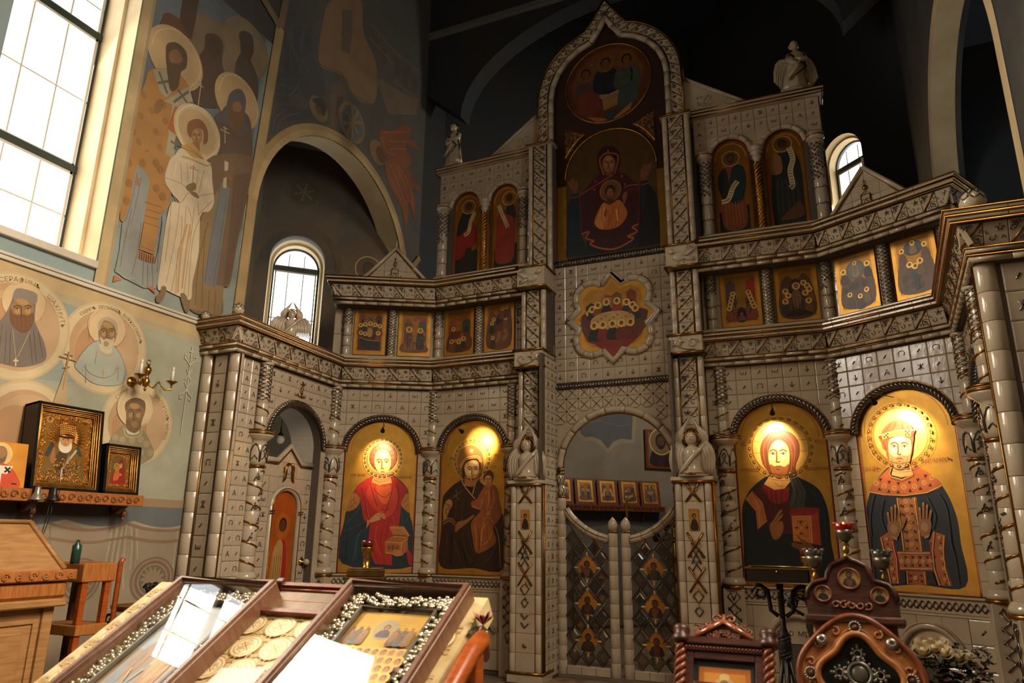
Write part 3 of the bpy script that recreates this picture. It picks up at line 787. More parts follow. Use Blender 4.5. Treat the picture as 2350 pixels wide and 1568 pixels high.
for side in (-1, 1):
 sd = SD[side]; M, w_ = fr(.2, 2, side)
 cc = .71 if side > 0 else w_-.71
 f = (lambda u: u) if side > 0 else (lambda u: w_-u)
 t = thing('iconostasis_wall', 'white tiled %s side wall with a roped arch over the deacon door' % sd, 'wall panel', M)
 zs, a, bz = 2.62, .5, .44
 arch = [(cc+a*cos(R(180*i/24)), zs+bz*sin(R(180*i/24))) for i in range(25)]
 z1 = 3.44
 poly = [(0, z1), (0, .16), (cc-a, .16), (cc-a, zs)]+arch[::-1]+[(cc+a, zs), (cc+a, .16), (w_, .16), (w_, z1)]
 MB().prism(poly, 0, .10).build('backing', grout, t)
 low = lambda u: zs+(bz+.035)*sqrt(max(0, 1-((u-cc)/(a+.035))**2)) if abs(u-cc) < a+.035 else -1
 un, uf = (1.26, w_-.1)
 x0, x1 = sorted((f(.02), f(1.3)))
 tile_field(t, x0, x1, 2.66, 3.43, 0, low, seed=51+side)
 x0, x1 = sorted((f(1.46), f(w_-.13)))
 tile_field(t, x0, x1, .2, 3.43, 0, seed=61+side)
 x0, x1 = sorted((f(.1), f(.2)))
 b = MB(); b.box(x0, x1, -.006, 0, .2, 2.66); b.build('jamb_strip', glaze, t)
 b = MB(); rope(b, arc_path(cc, zs, a+.03, bz+.03, 0, 180, 70, -.018), .036, twist=.16, strands=4); b.build('rope_moulding', [glaze_w, silver], t)
 b = MB(); b.tube(arc_path(cc, zs, a+.075, bz+.075, 3, 177, 30, -.01), .008, 5); b.build('arch_bead', gold, t)
 # white reveal of the arch
 b = MB(); b.prism([(cc-a, .16), (cc-a, zs)]+arch[::-1]+[(cc+a, zs), (cc+a, .16), (cc+a+.03, .16), (cc+a+.03, zs)]+[(cc+(a+.03)*cos(R(180*i/24)), zs+(bz+.03)*sin(R(180*i/24))) for i in range(25)]+[(cc-a-.03, zs), (cc-a-.03, .16)], .10, .42); b.build('arch_reveal', white_plaster, t)
 # gilt cross on the wall above the arch
 b = MB(); q = f(.70)
 for p0, p1, r in (((q, 3.17), (q, 3.37), .008), ((q-.035, 3.335), (q+.035, 3.325), .007), ((q-.055, 3.185), (q+.055, 3.185), .009)): b.tube([(p0[0], -.022, p0[1]), (p1[0], -.022, p1[1])], r, 5)
 for s in (-1, 1): b.tube([(q+s*.055, -.022, 3.185), (q+s*.075, -.022, 3.2), (q+s*.07, -.022, 3.215)], .007, 5); b.tube([(q+s*.01, -.02, 3.21), (q+s*.035, -.02, 3.25), (q+s*.02, -.02, 3.3)], .004, 4)
 b.build('cross_relief', gold, t)
 # column on the side wall and the round pilaster at the corner
 p = M @ Vector((f(1.37), -.02, 0))
 big_column('white spiral column on the %s side wall, at the near jamb of the deacon door' % sd, T(p.x, p.y, 0) @ RZ(side*-pi/2), side, True)
 DOORS[side] = deacon_door(side, M, w_, f(.65))
 # outer pilasters facing the nave
 M3, w3 = fr(.2, 3, side)
 t = thing('corner_pilaster', 'white tiled corner pilaster with round gilt-edged shafts, far %s of the screen' % sd, 'pilaster', M3)
 f3 = (lambda u: u) if side > 0 else (lambda u: w3-u)
 MB().box(0, w3, 0, .15, .16, 3.44).build('backing', grout, t)
 dm = cmesh('shaft_piece', lambda b: drum(b, .072, .197, 16), [glaze_w])
 for u, y in ((0.0, .03), (w3-.085, .0)):
  for i in range(16):
   inst(dm, 'shaft_piece', t, T(f3(u), y, .24+i*.2))
  for s in (-1, 1):
   b = MB(); b.tube([(f3(u+s*.074), y-.02, .24), (f3(u+s*.074), y-.02, 3.43)], .008, 5); b.build('gilt_edge', gold, t)
 x0, x1 = sorted((f3(.085), f3(w3-.17)))
 tile_field(t, x0, x1, .2, 3.43, 0, seed=71+side, pitch=.2)

# ---- main cornice of the lowest tier
for side in (-1, 1):
 P = offs(EDGE, .2)
 if side < 0: P = [(-x, y) for x, y in reversed(P)]
 cornice('cornice', 'vine-carved lower cornice with gilt edges, %s half, stepping round the side wall' % SD[side], P, 3.78, -1 if side < 0 else 1, 'lower cornices')
# ---- piers flanking the royal doors: three storeys
def pier(side):
 sd = SD[side]
 # lower storey (projects most)
 def local(x0, x1, y): return frame((x0, y), (x1, y))
 def storey(name, label, xi, xo, y, z0, z1, back, kind):
  x0, x1 = (xi, xo) if side > 0 else (-xo, -xi)
  M = local(x0, x1, y); w_ = x1-x0
  t = thing(name, label, 'pier', M)
  MB().box(.012, w_-.012, .012, back, z0, z1).build('core', grout, t)
  r = .036; n = max(1, round((z1-z0)/.2)); h = (z1-z0)/n
  dm = cmesh(('edge_piece', round(h, 3)), lambda b: drum(b, r, h-.002, 12), [glaze_w])
  for u in (r, w_-r):
   for i in range(n): inst(dm, 'edge_piece', t, T(u, .01, z0+i*h))
  pw = w_-4*r-.014
  if kind == 'vine':
   m = max(1, round((z1-z0)/(pw*1.0))); ph = (z1-z0)/m; k = 0
   for i in range(m):
    # the ornament thins out from top to bottom
    me = vine_mesh(.2, .2, -1 if side < 0 else 1, 0 if i > m*.6 else (1 if i > m*.35 else 2))
    inst(me, 'vine_tile', t, T(2*r+.007, .0, z0+i*ph) @ SC(pw/.2, 1, ph/.2))
   g = MB()
   for u in (2*r+.002, w_-2*r-.002): g.tube([(u, -.012, z0), (u, -.012, z1)], .007, 4)
   g.build('gilt_edge', gold, t)
  else:
   m = round((z1-z0)/.19); ph = (z1-z0)/m
   cx = w_*(.40 if side < 0 else .60)*0+w_/2
   for i in range(m): MB().box(2*r+.005, w_-2*r-.005, -.006, .012, z0+i*ph+.0015, z0+(i+1)*ph-.0015, .003).build('panel_piece', glaze, t)
   g = MB(); s_ = MB()
   top = z1
   for (a, zc, hh, wd, mb, th) in ((0, top-.1, .1, .075, g, .012), (1, top-.62, .12, .08, g, .012), (2, top-.95, .12, .08, g, .011), (0, top-.12, .06, .05, s_, .007), (1, top-.70, .1, .045, s_, .007), (2, top-.80, .08, .05, s_, .006)):
    for s in (-1, 1): mb.tube([(cx-s*wd, -.014, zc-hh), (cx+s*wd, -.014-.006*(s > 0), zc+hh)], th, 5)
   for zc, q, mb in ((top-1.10, .05, g), (top-1.24, .038, s_), ): mb.tube([(cx, -.014, zc+q*1.3), (cx+q, -.014, zc), (cx, -.014, zc-q*1.3), (cx-q, -.014, zc), (cx, -.014, zc+q*1.3)], .008, 5)
   for zc, mb in ((top-1.38, g), (top-1.47, s_)): mb.tube([(cx-.045, -.014, zc+.025), (cx, -.014, zc-.025), (cx+.045, -.014, zc+.025)], .009, 5)
   g.tube([(cx-.02, -.012, top-1.66), (cx+.015, -.012, top-1.69)], .012, 4)
   # gilt reeds on the outer edge
   for i in range(3): g.tube([(w_+(.006 if 1 else 0), .03+.05*i, z0), (w_+.006, .03+.05*i, z1)], .012, 5)
   for i in range(3): g.tube([(-.006, .03+.05*i, z0), (-.006, .03+.05*i, z1)], .012, 5)
   g.build('gilt_knotwork', gold, t); s_.build('silver_knotwork', silver, t)
   gb = MB(); gb.tube([(-.02, -.03, z1), (w_+.02, -.03, z1)], .016, 6); gb.tube([(-.02, -.03, z0), (w_+.02, -.03, z0)], .014, 6)
   gb.tube([(w_+.02, -.03, z0), (w_+.02, back*.6, z0)], .014, 6); gb.tube([(-.02, -.03, z0), (-.02, back*.6, z0)], .014, 6); gb.build('gilt_roll', gold, t)
   b = MB(); b.box(-.015, w_+.015, -.03, back*.6, .16, z0-.01, .006); b.build('plinth', glaze_w, t)
  return t, M, w_
 low = storey('pier', '%s lower pier of the royal doors, with gilt and silver knotwork' % sd, .735, 1.105, -.5, .26, 2.2, .49, 'knot')
 b = MB(); b.box(-.03, low[2]+.03, -.045, .4, 2.21, 2.25, .006); b.build('ledge', glaze_w, low[0])
 # tiny icon set in the pier
 t = tag(None or MB().box(low[2]/2-.05, low[2]/2+.05, -.016, -.007, 1.72, 1.93, .002).build('miniature_icon', goldbright, None, low[1]), 'miniature arched icon set in the %s pier below the angel' % sd, 'icon')
 cx = low[2]/2
 P = Paint(); P.poly(icon_outline(cx, .042, 1.727, 1.88, .042, .045, 10), 'b98a3c', .6); P.sp([(cx-.036, 1.73), (cx-.03, 1.8), (cx-.012, 1.83), (cx+.012, 1.83), (cx+.03, 1.8), (cx+.036, 1.73)], '2a1712'); P.ell(cx, 1.862, .022, .026, '3a1d14'); P.ell(cx+.002, 1.858, .012, .017, '8a5a34')
 P.build('painting', t, T(0, -.0165, 0))
 # inner face: two columns of tiles towards the doors
 xi = .735*side
 Mi = frame((xi, -.5), (xi, 0)) if side < 0 else frame((xi, 0), (xi, -.5))
 tt = thing('pier_reveal', 'narrow tiled inner face of the %s pier beside the royal doors' % sd, 'wall panel', Mi @ T(0, -.004, 0))
 MB().box(.0, .5, .0, .03, .16, 3.72).build('backing', grout, tt)
 u0, u1 = (.1, .495) if side < 0 else (.005, .4)
 tile_field(tt, u0, u1, .2, 3.7, 0, seed=81+side, pitch=.13)
 # upper storeys
 up = storey('pier', '%s pier above the angel, covered in vine relief up to the lower cornice' % sd, .75, 1.085, -.36, 2.25, 3.54, .36, 'vine')
 # carved blocks at cornice levels
 for z0, z1, y, lab, bk in ((3.56, 3.79, -.46, 'square block carved with a beast on the %s pier at the lower cornice' % sd, .42), (4.58, 4.87, -.40, 'square block carved with a bird on the %s pier at the upper cornice' % sd, .38)):
  x0, x1 = (.74, 1.1) if side > 0 else (-1.1, -.74)
  M = local(x0, x1, y); w_ = x1-x0
  bt = thing('carved_block', lab, 'carved block', M)
  MB().box(0, w_, 0, bk, z0+.02, z1-.02, .006).build('block', glaze_w, bt)
  g = MB()
  for zz, r in ((z1-.012, .014), (z0+.012, .014)): g.tube([(-.015, -.012, zz), (w_+.015, -.012, zz)], r, 6); g.tube([(-.01, -.012, zz), (-.01, bk, zz)], r, 5); g.tube([(w_+.01, -.012, zz), (w_+.01, bk, zz)], r, 5)
  g.build('gilt_roll', gold, bt)
  b = MB(); zc = (z0+z1)/2; f = (lambda x: w_/2+x*side)
  if z0 > 4:   # bird with raised wing
   n0 = len(b.v); b.ball((f(-.02), -.004, zc-.02), .085, 10, .62, .3); b.ball((f(-.12), -.006, zc+.06), .034, 8, 1, .5)
   b.tube([(f(-.09), -.01, zc+.03), (f(-.12), -.01, zc+.06)], .025, 6)
   for i in range(6): b.tube([(f(.0+.012*i), -.024, zc-.02), (f(.05+.02*i), -.02, zc+.05), (f(.08+.014*i), -.014, zc+.11-.008*i)], .008, 4)
   for i in range(4): b.tube([(f(.04), -.016, zc-.03-.008*i), (f(.14), -.01, zc-.05-.012*i)], .007, 4)
   for s in (-.04, .02): b.tube([(f(s), -.01, zc-.07), (f(s), -.01, zc-.105)], .005, 4)
  else:
   scroll(b, f(.08), zc, .06, 0, 1.1, -.006, .009, side); b.ball((f(-.08), -.004, zc+.02), .05, 10, 1, .4)
   for i in range(5): b.tube([(f(-.08), -.02, zc+.02), (f(-.08+.07*cos(i*1.26)), -.012, zc+.02+.07*sin(i*1.26))], .009, 4)
   b.tube([(f(-.03), -.008, zc-.04), (f(.03), -.012, zc-.06), (f(.1), -.008, zc-.07)], .016, 5)
  b.build('relief', glaze_w, bt)
 storey('pier', '%s pier between the two cornices, gilt and silver flower sprays' % sd, .755, 1.08, -.30, 3.80, 4.57, .30, 'vine')
 top = storey('pier', 'tall %s pier beside the great upper icon, with vine relief' % sd, .725, 1.06, -.14, 4.88, 6.66, .2, 'vine')
 g = MB(); g.tube([(-.02, -.04, 6.68), (top[2]+.02, -.04, 6.68)], .016, 6); g.build('gilt_roll', gold, top[0])
 b = MB(); b.box(-.02, top[2]+.02, -.035, .16, 6.66, 6.70, .005); b.build('cap', glaze_w, top[0])
 return low
PIER = {s: pier(s) for s in (-1, 1)}

# ---- centre: arch over the royal doors, tiled field, great arched frame
CT = thing('iconostasis_wall', 'lattice tiled panel over the arch of the royal doors', 'wall panel', T(0, 0, 0))
dz, dr = 2.42, .66
arch = [(dr*cos(R(180*i/28)), dz+(dr-.04)*sin(R(180*i/28))) for i in range(29)]
MB().prism([(-.76, 3.40), (-.76, dz-.25), (-dr-.04, dz-.25), (-dr-.04, dz)]+[(x*1.06, z) for x, z in arch[::-1]]+[(dr+.04, dz), (dr+.04, dz-.25), (.76, dz-.25), (.76, 3.40)], 0, .06).build('backing', glaze, CT)
def lattice_tile(b, w_, h):
 c = .28
 P = [(w_*c, 0), (w_*(1-c), 0), (w_, h*c), (w_, h*(1-c)), (w_*(1-c), h), (w_*c, h), (0, h*(1-c)), (0, h*c)]
 P = [(w_/2+(x-w_/2)*.96, h/2+(z-h/2)*.96) for x, z in P]
 b.mt(0).prism(P, -.014, 0)
 b.mt(1)
 for s in (-1, 1): b.tube([(w_*.2, -.016, h/2-s*h*.3), (w_*.8, -.016, h/2+s*h*.3)], .0045, 4)
lt = cmesh('lattice_tile', lambda b: lattice_tile(b, .15, .15), [glaze, silver])
def low_c(u): return dz+(dr+.02)*sqrt(max(0, 1-(u/(dr+.1))**2)) if abs(u) < dr+.1 else dz-.25
dmd = cmesh('diamond_tile', lambda b: b.mt(0).prism([(0, -.042), (.042, 0), (0, .042), (-.042, 0)], -.012, 0).mt(1).prism([(0, -.016), (.016, 0), (0, .016), (-.016, 0)], -.018, -.012), [glaze, gold])
for i in range(10):
 for j in range(7):
  u, z = -.75+i*.15, 3.36-.15*(j+1)+.03
  if min(low_c(u), low_c(u+.15), low_c(u+.075)) > z+.16 or max(low_c(u), low_c(u+.15)) > z+.03: continue
  inst(lt, 'lattice_tile', CT, T(u, 0, z))
  if i > 0 and z > low_c(u): inst(dmd, 'diamond_tile', CT, T(u, 0, z+(.15)))
n = 9; rr = .068
for i in range(n):
 a0, a1 = 180*i/n+.4, 180*(i+1)/n-.4
 b = MB(); b.tube([((dr+.025)*cos(R(a0+(a1-a0)*q/6)), -.02, dz+(dr-.0)*sin(R(a0+(a1-a0)*q/6))) for q in range(7)], .042, 8); b.build('arch_piece', glaze_w, CT)
b = MB(); b.tube(arc_path(0, dz, dr-.02, dr-.045, 0, 180, 30, -.03), .008, 5)
for s in (-1, 1): b.lathe([(.02, 0), (.05, 0), (.052, .01), (.05, .02), (.02, .02)], 12, (s*(dr+.025), -.02, dz-.03)); b.lathe([(.02, 0), (.046, 0), (.048, .01), (.046, .02), (.02, .02)], 12, (s*(dr+.025), -.02, dz-.07))
b.build('arch_gilding', gold, CT)
b = MB()
for s in (-1, 1): b.mt(0).lathe([(0, -.17), (.012, -.16), (.02, -.14), (.045, -.09), (.05, -.06), (.04, -.03), (.03, 0)], 12, (s*(dr+.025), -.02, dz-.06)); b.mt(1).ball((s*(dr+.025), -.02, dz-.235), .012, 6); [b.tube([(s*(dr+.025)+.05*cos(a), -.02+.05*sin(a), dz-.1), (s*(dr+.025)+.051*cos(a+.5), -.02+.051*sin(a+.5), dz-.16+.03), (s*(dr+.025)+.03*cos(a), -.02+.03*sin(a), dz-.19)], .005, 4) for a in [q*pi/4 for q in range(8)]]
b.build('pendant', [glaze_w, silver], CT)
b = MB(); rope(b, [(-.76+1.52*i/60, -.02, 3.40) for i in range(61)], .042, twist=.14, strands=4); b.build('rope_moulding', [glaze_w, silver], CT)

# field of square tiles with the lobed icon
CF = thing('iconostasis_wall', 'square tiled field around the eight-lobed icon, above the royal doors', 'wall panel', T(0, 0, 0))
MB().box(-.76, .76, 0, .06, 3.38, 4.95).build('backing', grout, CF)
qz = 4.215
def quatre(rs=1.0, n=10):
 """four pointed corners and four round lobes"""
 out = []
 for k in range(4):
  a = pi/2-k*pi/2
  out.append((.585*rs*cos(a), .585*rs*sin(a)))
  m = a-pi/4
  cx, cz = .382*rs*cos(m), .382*rs*sin(m); r = .215*rs
  for i in range(n+1):
   t = m+R(84)-R(168)*i/n
   out.append((cx+r*cos(t), cz+r*sin(t)))
 return [(x, z+qz) for x, z in out]
def inside(p, poly):
 c = False
 for i in range(len(poly)):
  (x1, y1), (x2, y2) = poly[i-1], poly[i]
  if (y1 > p[1]) != (y2 > p[1]) and p[0] < (x2-x1)*(p[1]-y1)/(y2-y1)+x1: c = not c
 return c
QP = quatre(.99)
tile_field(CF, -.75, .75, 3.44, 4.94, 0, seed=5, skip=lambda u, z: inside((u, z), QP))
QM = quatre(.95, 14)
k = len(QM)
starts = [i for i in range(k)]
b = MB()
seg = 3
for i in range(0, k, seg):
 P = [(QM[(i+q) % k][0], -.018, QM[(i+q) % k][1]) for q in range(seg+1)]
 MB().tube(P, .045, 8).build('lobed_moulding_piece', glaze_w, CF)
b = MB(); b.tube([(x, -.03, z) for x, z in quatre(1.02, 14)], .007, 4, closed=True); b.build('lobed_gilding', gold, CF)
b = MB(); rope(b, [(-.76+1.52*i/60, -.02, 4.985) for i in range(61)], .042, twist=.14, strands=4); b.build('rope_moulding', [glaze_w, silver], CF)

# great arched frame with an ogee point
GF = thing('arched_frame', 'tall arched frame with an ogee point crowning the screen, vine relief all round', 'frame', T(0, .0, 0))
def ogee(ro, h_ap, xs, zs_=7.42, n=18):
 """right half from the springing up to the point, then mirrored"""
 zs = zs_
 a1 = math.acos(xs/ro)
 P = [(ro*cos(a1*i/n), zs+ro*.99*sin(a1*i/n)) for i in range(n+1)]
 P += [(xs*.48, P[-1][1]+(h_ap-P[-1][1])*.5), (0, h_ap)]
 return P
def full(P, z0): 
 return [(P[0][0], z0)]+P+[(-x, z) for x, z in P[-2::-1]]+[(-P[0][0], z0)]
OUT = full(ogee(.98, 8.80, .285), 6.60); INN = full(ogee(.76, 8.50, .17), 5.02); MID = full(ogee(.83, 8.58, .20), 6.6)
MB().prism([q for q in OUT]+[(x, max(z, 6.6)) for x, z in INN[::-1]], .02, .22).build('core', grout, GF)
# vine pieces following the curve
def resample(P, d):
 out = [P[0]]; acc = 0
 L = [0]
 for i in range(1, len(P)): L.append(L[-1]+hypot(P[i][0]-P[i-1][0], P[i][1]-P[i-1][1]))
 n = max(2, round(L[-1]/d))
 for k in range(n+1):
  s = L[-1]*k/n; i = next((j for j in range(1, len(L)) if L[j] >= s-1e-9), len(L)-1); t = (s-L[i-1])/max(1e-9, L[i]-L[i-1])
  out.append((P[i-1][0]+(P[i][0]-P[i-1][0])*t, P[i-1][1]+(P[i][1]-P[i-1][1])*t))
 return out[1:]
for s in (-1, 1):
 O = [(x*s, z) for x, z in [(.98, 6.70)]+ogee(.965, 8.78, .28)]; I = [(x*s, z) for x, z in [(.83, 6.70)]+ogee(.845, 8.60, .205)]
 nO = resample(O, .155); m = len(nO)
 LI = [0]
 for i in range(1, len(I)): LI.append(LI[-1]+hypot(I[i][0]-I[i-1][0], I[i][1]-I[i-1][1]))
 nI = resample(I, LI[-1]/(m-1)); 
 for i in range(min(len(nO), len(nI))-1):
  A, B, C_, D_ = nI[i], nO[i], nI[i+1], nO[i+1]
  b = MB(); b.mt(0).prism([A, B, D_, C_], .0, .03)
  L4 = lambda u, v: (A[0]*(1-u)*(1-v)+B[0]*u*(1-v)+C_[0]*(1-u)*v+D_[0]*u*v, -.004, A[1]*(1-u)*(1-v)+B[1]*u*(1-v)+C_[1]*(1-u)*v+D_[1]*u*v)
  b.mt(1).tube([L4(.04, .96), L4(.96, .04)], .009, 4)
  b.mt(2)
  if i % 2: [b.ball(L4(x, z), .0125, 5) for x, z in ((.3, .25), (.42, .35), (.3, .42), (.2, .34), (.4, .2))]
  else: [b.tube([L4(.3+.18*cos(a), .28+.15*sin(a)), L4(.3, .3)], .006, 4) for a in (0, 1.3, 2.6, 3.9, 5.2)]
  b.tube([L4(.55, .85), L4(.75, .9), L4(.85, .7), L4(.7, .6)], .006, 4); b.tube([L4(.85, .45), L4(.92, .3)], .007, 4); b.tube([L4(.15, .6), L4(.25, .62)], .007, 4)
  b.build('vine_piece', [glaze, gold, silver], GF)
 P = [(x, .01, z) for x, z in resample([(x*s, z) for x, z in [(.795, 4.96)]+ogee(.795, 8.52, .18)], .2)]
 for i in range(len(P)-1):
  q = [Vector(P[i])*(1-e)+Vector(P[i+1])*e for e in (.01, .5, .99)]
  MB().tube(q, .038, 8).build('roll_piece', glaze_w, GF)
 b = MB(); b.tube([(x*s, -.002, z) for x, z in [(.985, 6.7)]+ogee(.985, 8.82, .29)], .014, 5); b.build('gilt_edge', gold, GF)
 b = MB(); b.tube([(x*s, .0, z) for x, z in [(.84, 6.7)]+ogee(.84, 8.6, .2)], .007, 5); b.build('gilt_line', gold, GF)
# board behind the two great pictures
MB().prism(full(ogee(.765, 8.5, .17), 5.02), .05, .09).build('picture_ground', mat('red_brown_board', '2e1810', .5), GF)

# ---- second tier: feast icons between colonnettes, and its cornice
FEAST = []
for side in (-1, 1):
 sd = SD[side]
 for k, (spots, cols) in enumerate((([(.205, .635), (.785, 1.225)], [(.10, 0), (.71, 1)]), ([(.12, .55), (.71, 1.13)], [(0.02, 0), (.635, 1), (1.215, 0)]))):
  M, w_ = fr(.36, k, side)
  f = (lambda u: u) if side > 0 else (lambda u: w_-u)
  t = thing('iconostasis_wall', 'recessed wall behind the small framed icons, %s half, %s section' % (sd, ('inner', 'outer')[k]), 'wall panel', M)
  MB().box(0, w_+(.0 if k == 0 else 0), .02, .08, 3.78, 4.60).build('backing', grout, t)
  for i in range(6):
   for q in range(2): MB().box(w_*i/6+.002, w_*(i+1)/6-.002, .0, .02, 3.80+.395*q, 4.19+.395*q, .003).build('wall_piece', glaze, t)
  for a, b_ in spots:
   x0, x1 = sorted((f(a), f(b_))); FEAST.append((side, k, M, x0, x1))
  for j, (u, kd) in enumerate(cols):
   p = M @ Vector((f(u), -.03, 3.88))
   small_column('%s colonnette %s, %s section among the small icons on the %s' % ('lattice-covered' if kd else 'grape-topped', 'between two icons' if kd else ('at the corner' if j == 0 and k == 1 else 'by the pier' if k == 0 else 'at the outer end'), ('inner', 'outer')[k], sd), T(*p) @ RZ(0), .70, .052, kd, 'colonnettes between the small icons')
  MB().box(-.02, w_+.02, -.12, .0, 3.78, 3.885, .006).build('sill', glaze_w, t)
 P = offs(EDGE, .2)[:3]
 # end of the upper cornice returns to the back
 e = (Vector(P[2])-Vector(P[1])).normalized(); back = Vector(P[2])+Vector((-e.y, e.x))*.30
 P = P+[(back.x, back.y)]
 P = P if side > 0 else [(-x, y) for x, y in reversed(P)]
 cornice('cornice', 'vine-carved upper cornice above the small icons, %s half' % sd, P, 4.88, side, 'upper cornices')
 # gable on the outer section
 M, w_ = fr(.16, 1, side); f = (lambda u: u) if side > 0 else (lambda u: w_-u)
 a, b_, c = f(.13), f(1.0), f(.57); x0, x1 = min(a, b_), max(a, b_)
 t = thing('gable', 'small triangular gable with a church relief on the %s upper cornice' % sd, 'gable', M)
 MB().prism([(x0, 4.87), (x1, 4.87), (c, 5.36)], .02, .08).build('core', grout, t)
 hi = lambda u: 4.88+.45*(1-abs(u-c)/((x1-x0)/2-.03)) if abs(u-c) < (x1-x0)/2-.03 else 0
 tile_field(t, x0+.0, x1, 4.88, 5.33, .02, None, hi, seed=91, pitch=.14)
 b = MB(); b.tube([(x0, .0, 4.885), (c, .0, 5.36)], .026, 6); b.tube([(x1, .0, 4.885), (c, .0, 5.36)], .026, 6); b.build('raking_moulding', glaze_w, t)
 b = MB(); b.tube([(x0+.05, -.01, 4.89), (c, -.01, 5.325), (x1-.05, -.01, 4.89)], .007, 4); b.build('gilding', gold, t)
 b = MB(); b.mt(0).box(c-.045, c+.045, -.01, .006, 4.9, 5.05); b.mt(1)
 b.tube([(c-.05, -.012, 5.05), (c, -.012, 5.09), (c+.05, -.012, 5.05), (c-.05, -.012, 5.05)], .005, 4); b.ball((c, -.012, 5.13), .025, 8, 1.2, .6); b.tube([(c, -.012, 5.15), (c, -.012, 5.22)], .004, 4); b.tube([(c-.015, -.012, 5.2), (c+.015, -.012, 5.2)], .004, 4)
 b.tube([(c-.02, -.014, 4.9), (c-.02, -.014, 4.97), (c, -.014, 5.0), (c+.02, -.014, 4.97), (c+.02, -.014, 4.9)], .005, 4); b.tube([(c-.045, -.012, 5.0), (c+.045, -.012, 5.0)], .004, 4)
 for s in (-1, 1): b.tube([(c+s*.045, -.012, 4.9), (c+s*.045, -.012, 5.05)], .005, 4)
 b.build('church_relief', [glaze, gold], t)
 b = MB(); b.lathe([(0, 0), (.02, 0), (.014, .03), (.014, .12), (0, .12)], 8, (c, .03, 5.36)); b.build('finial_stub', glaze_w, t)

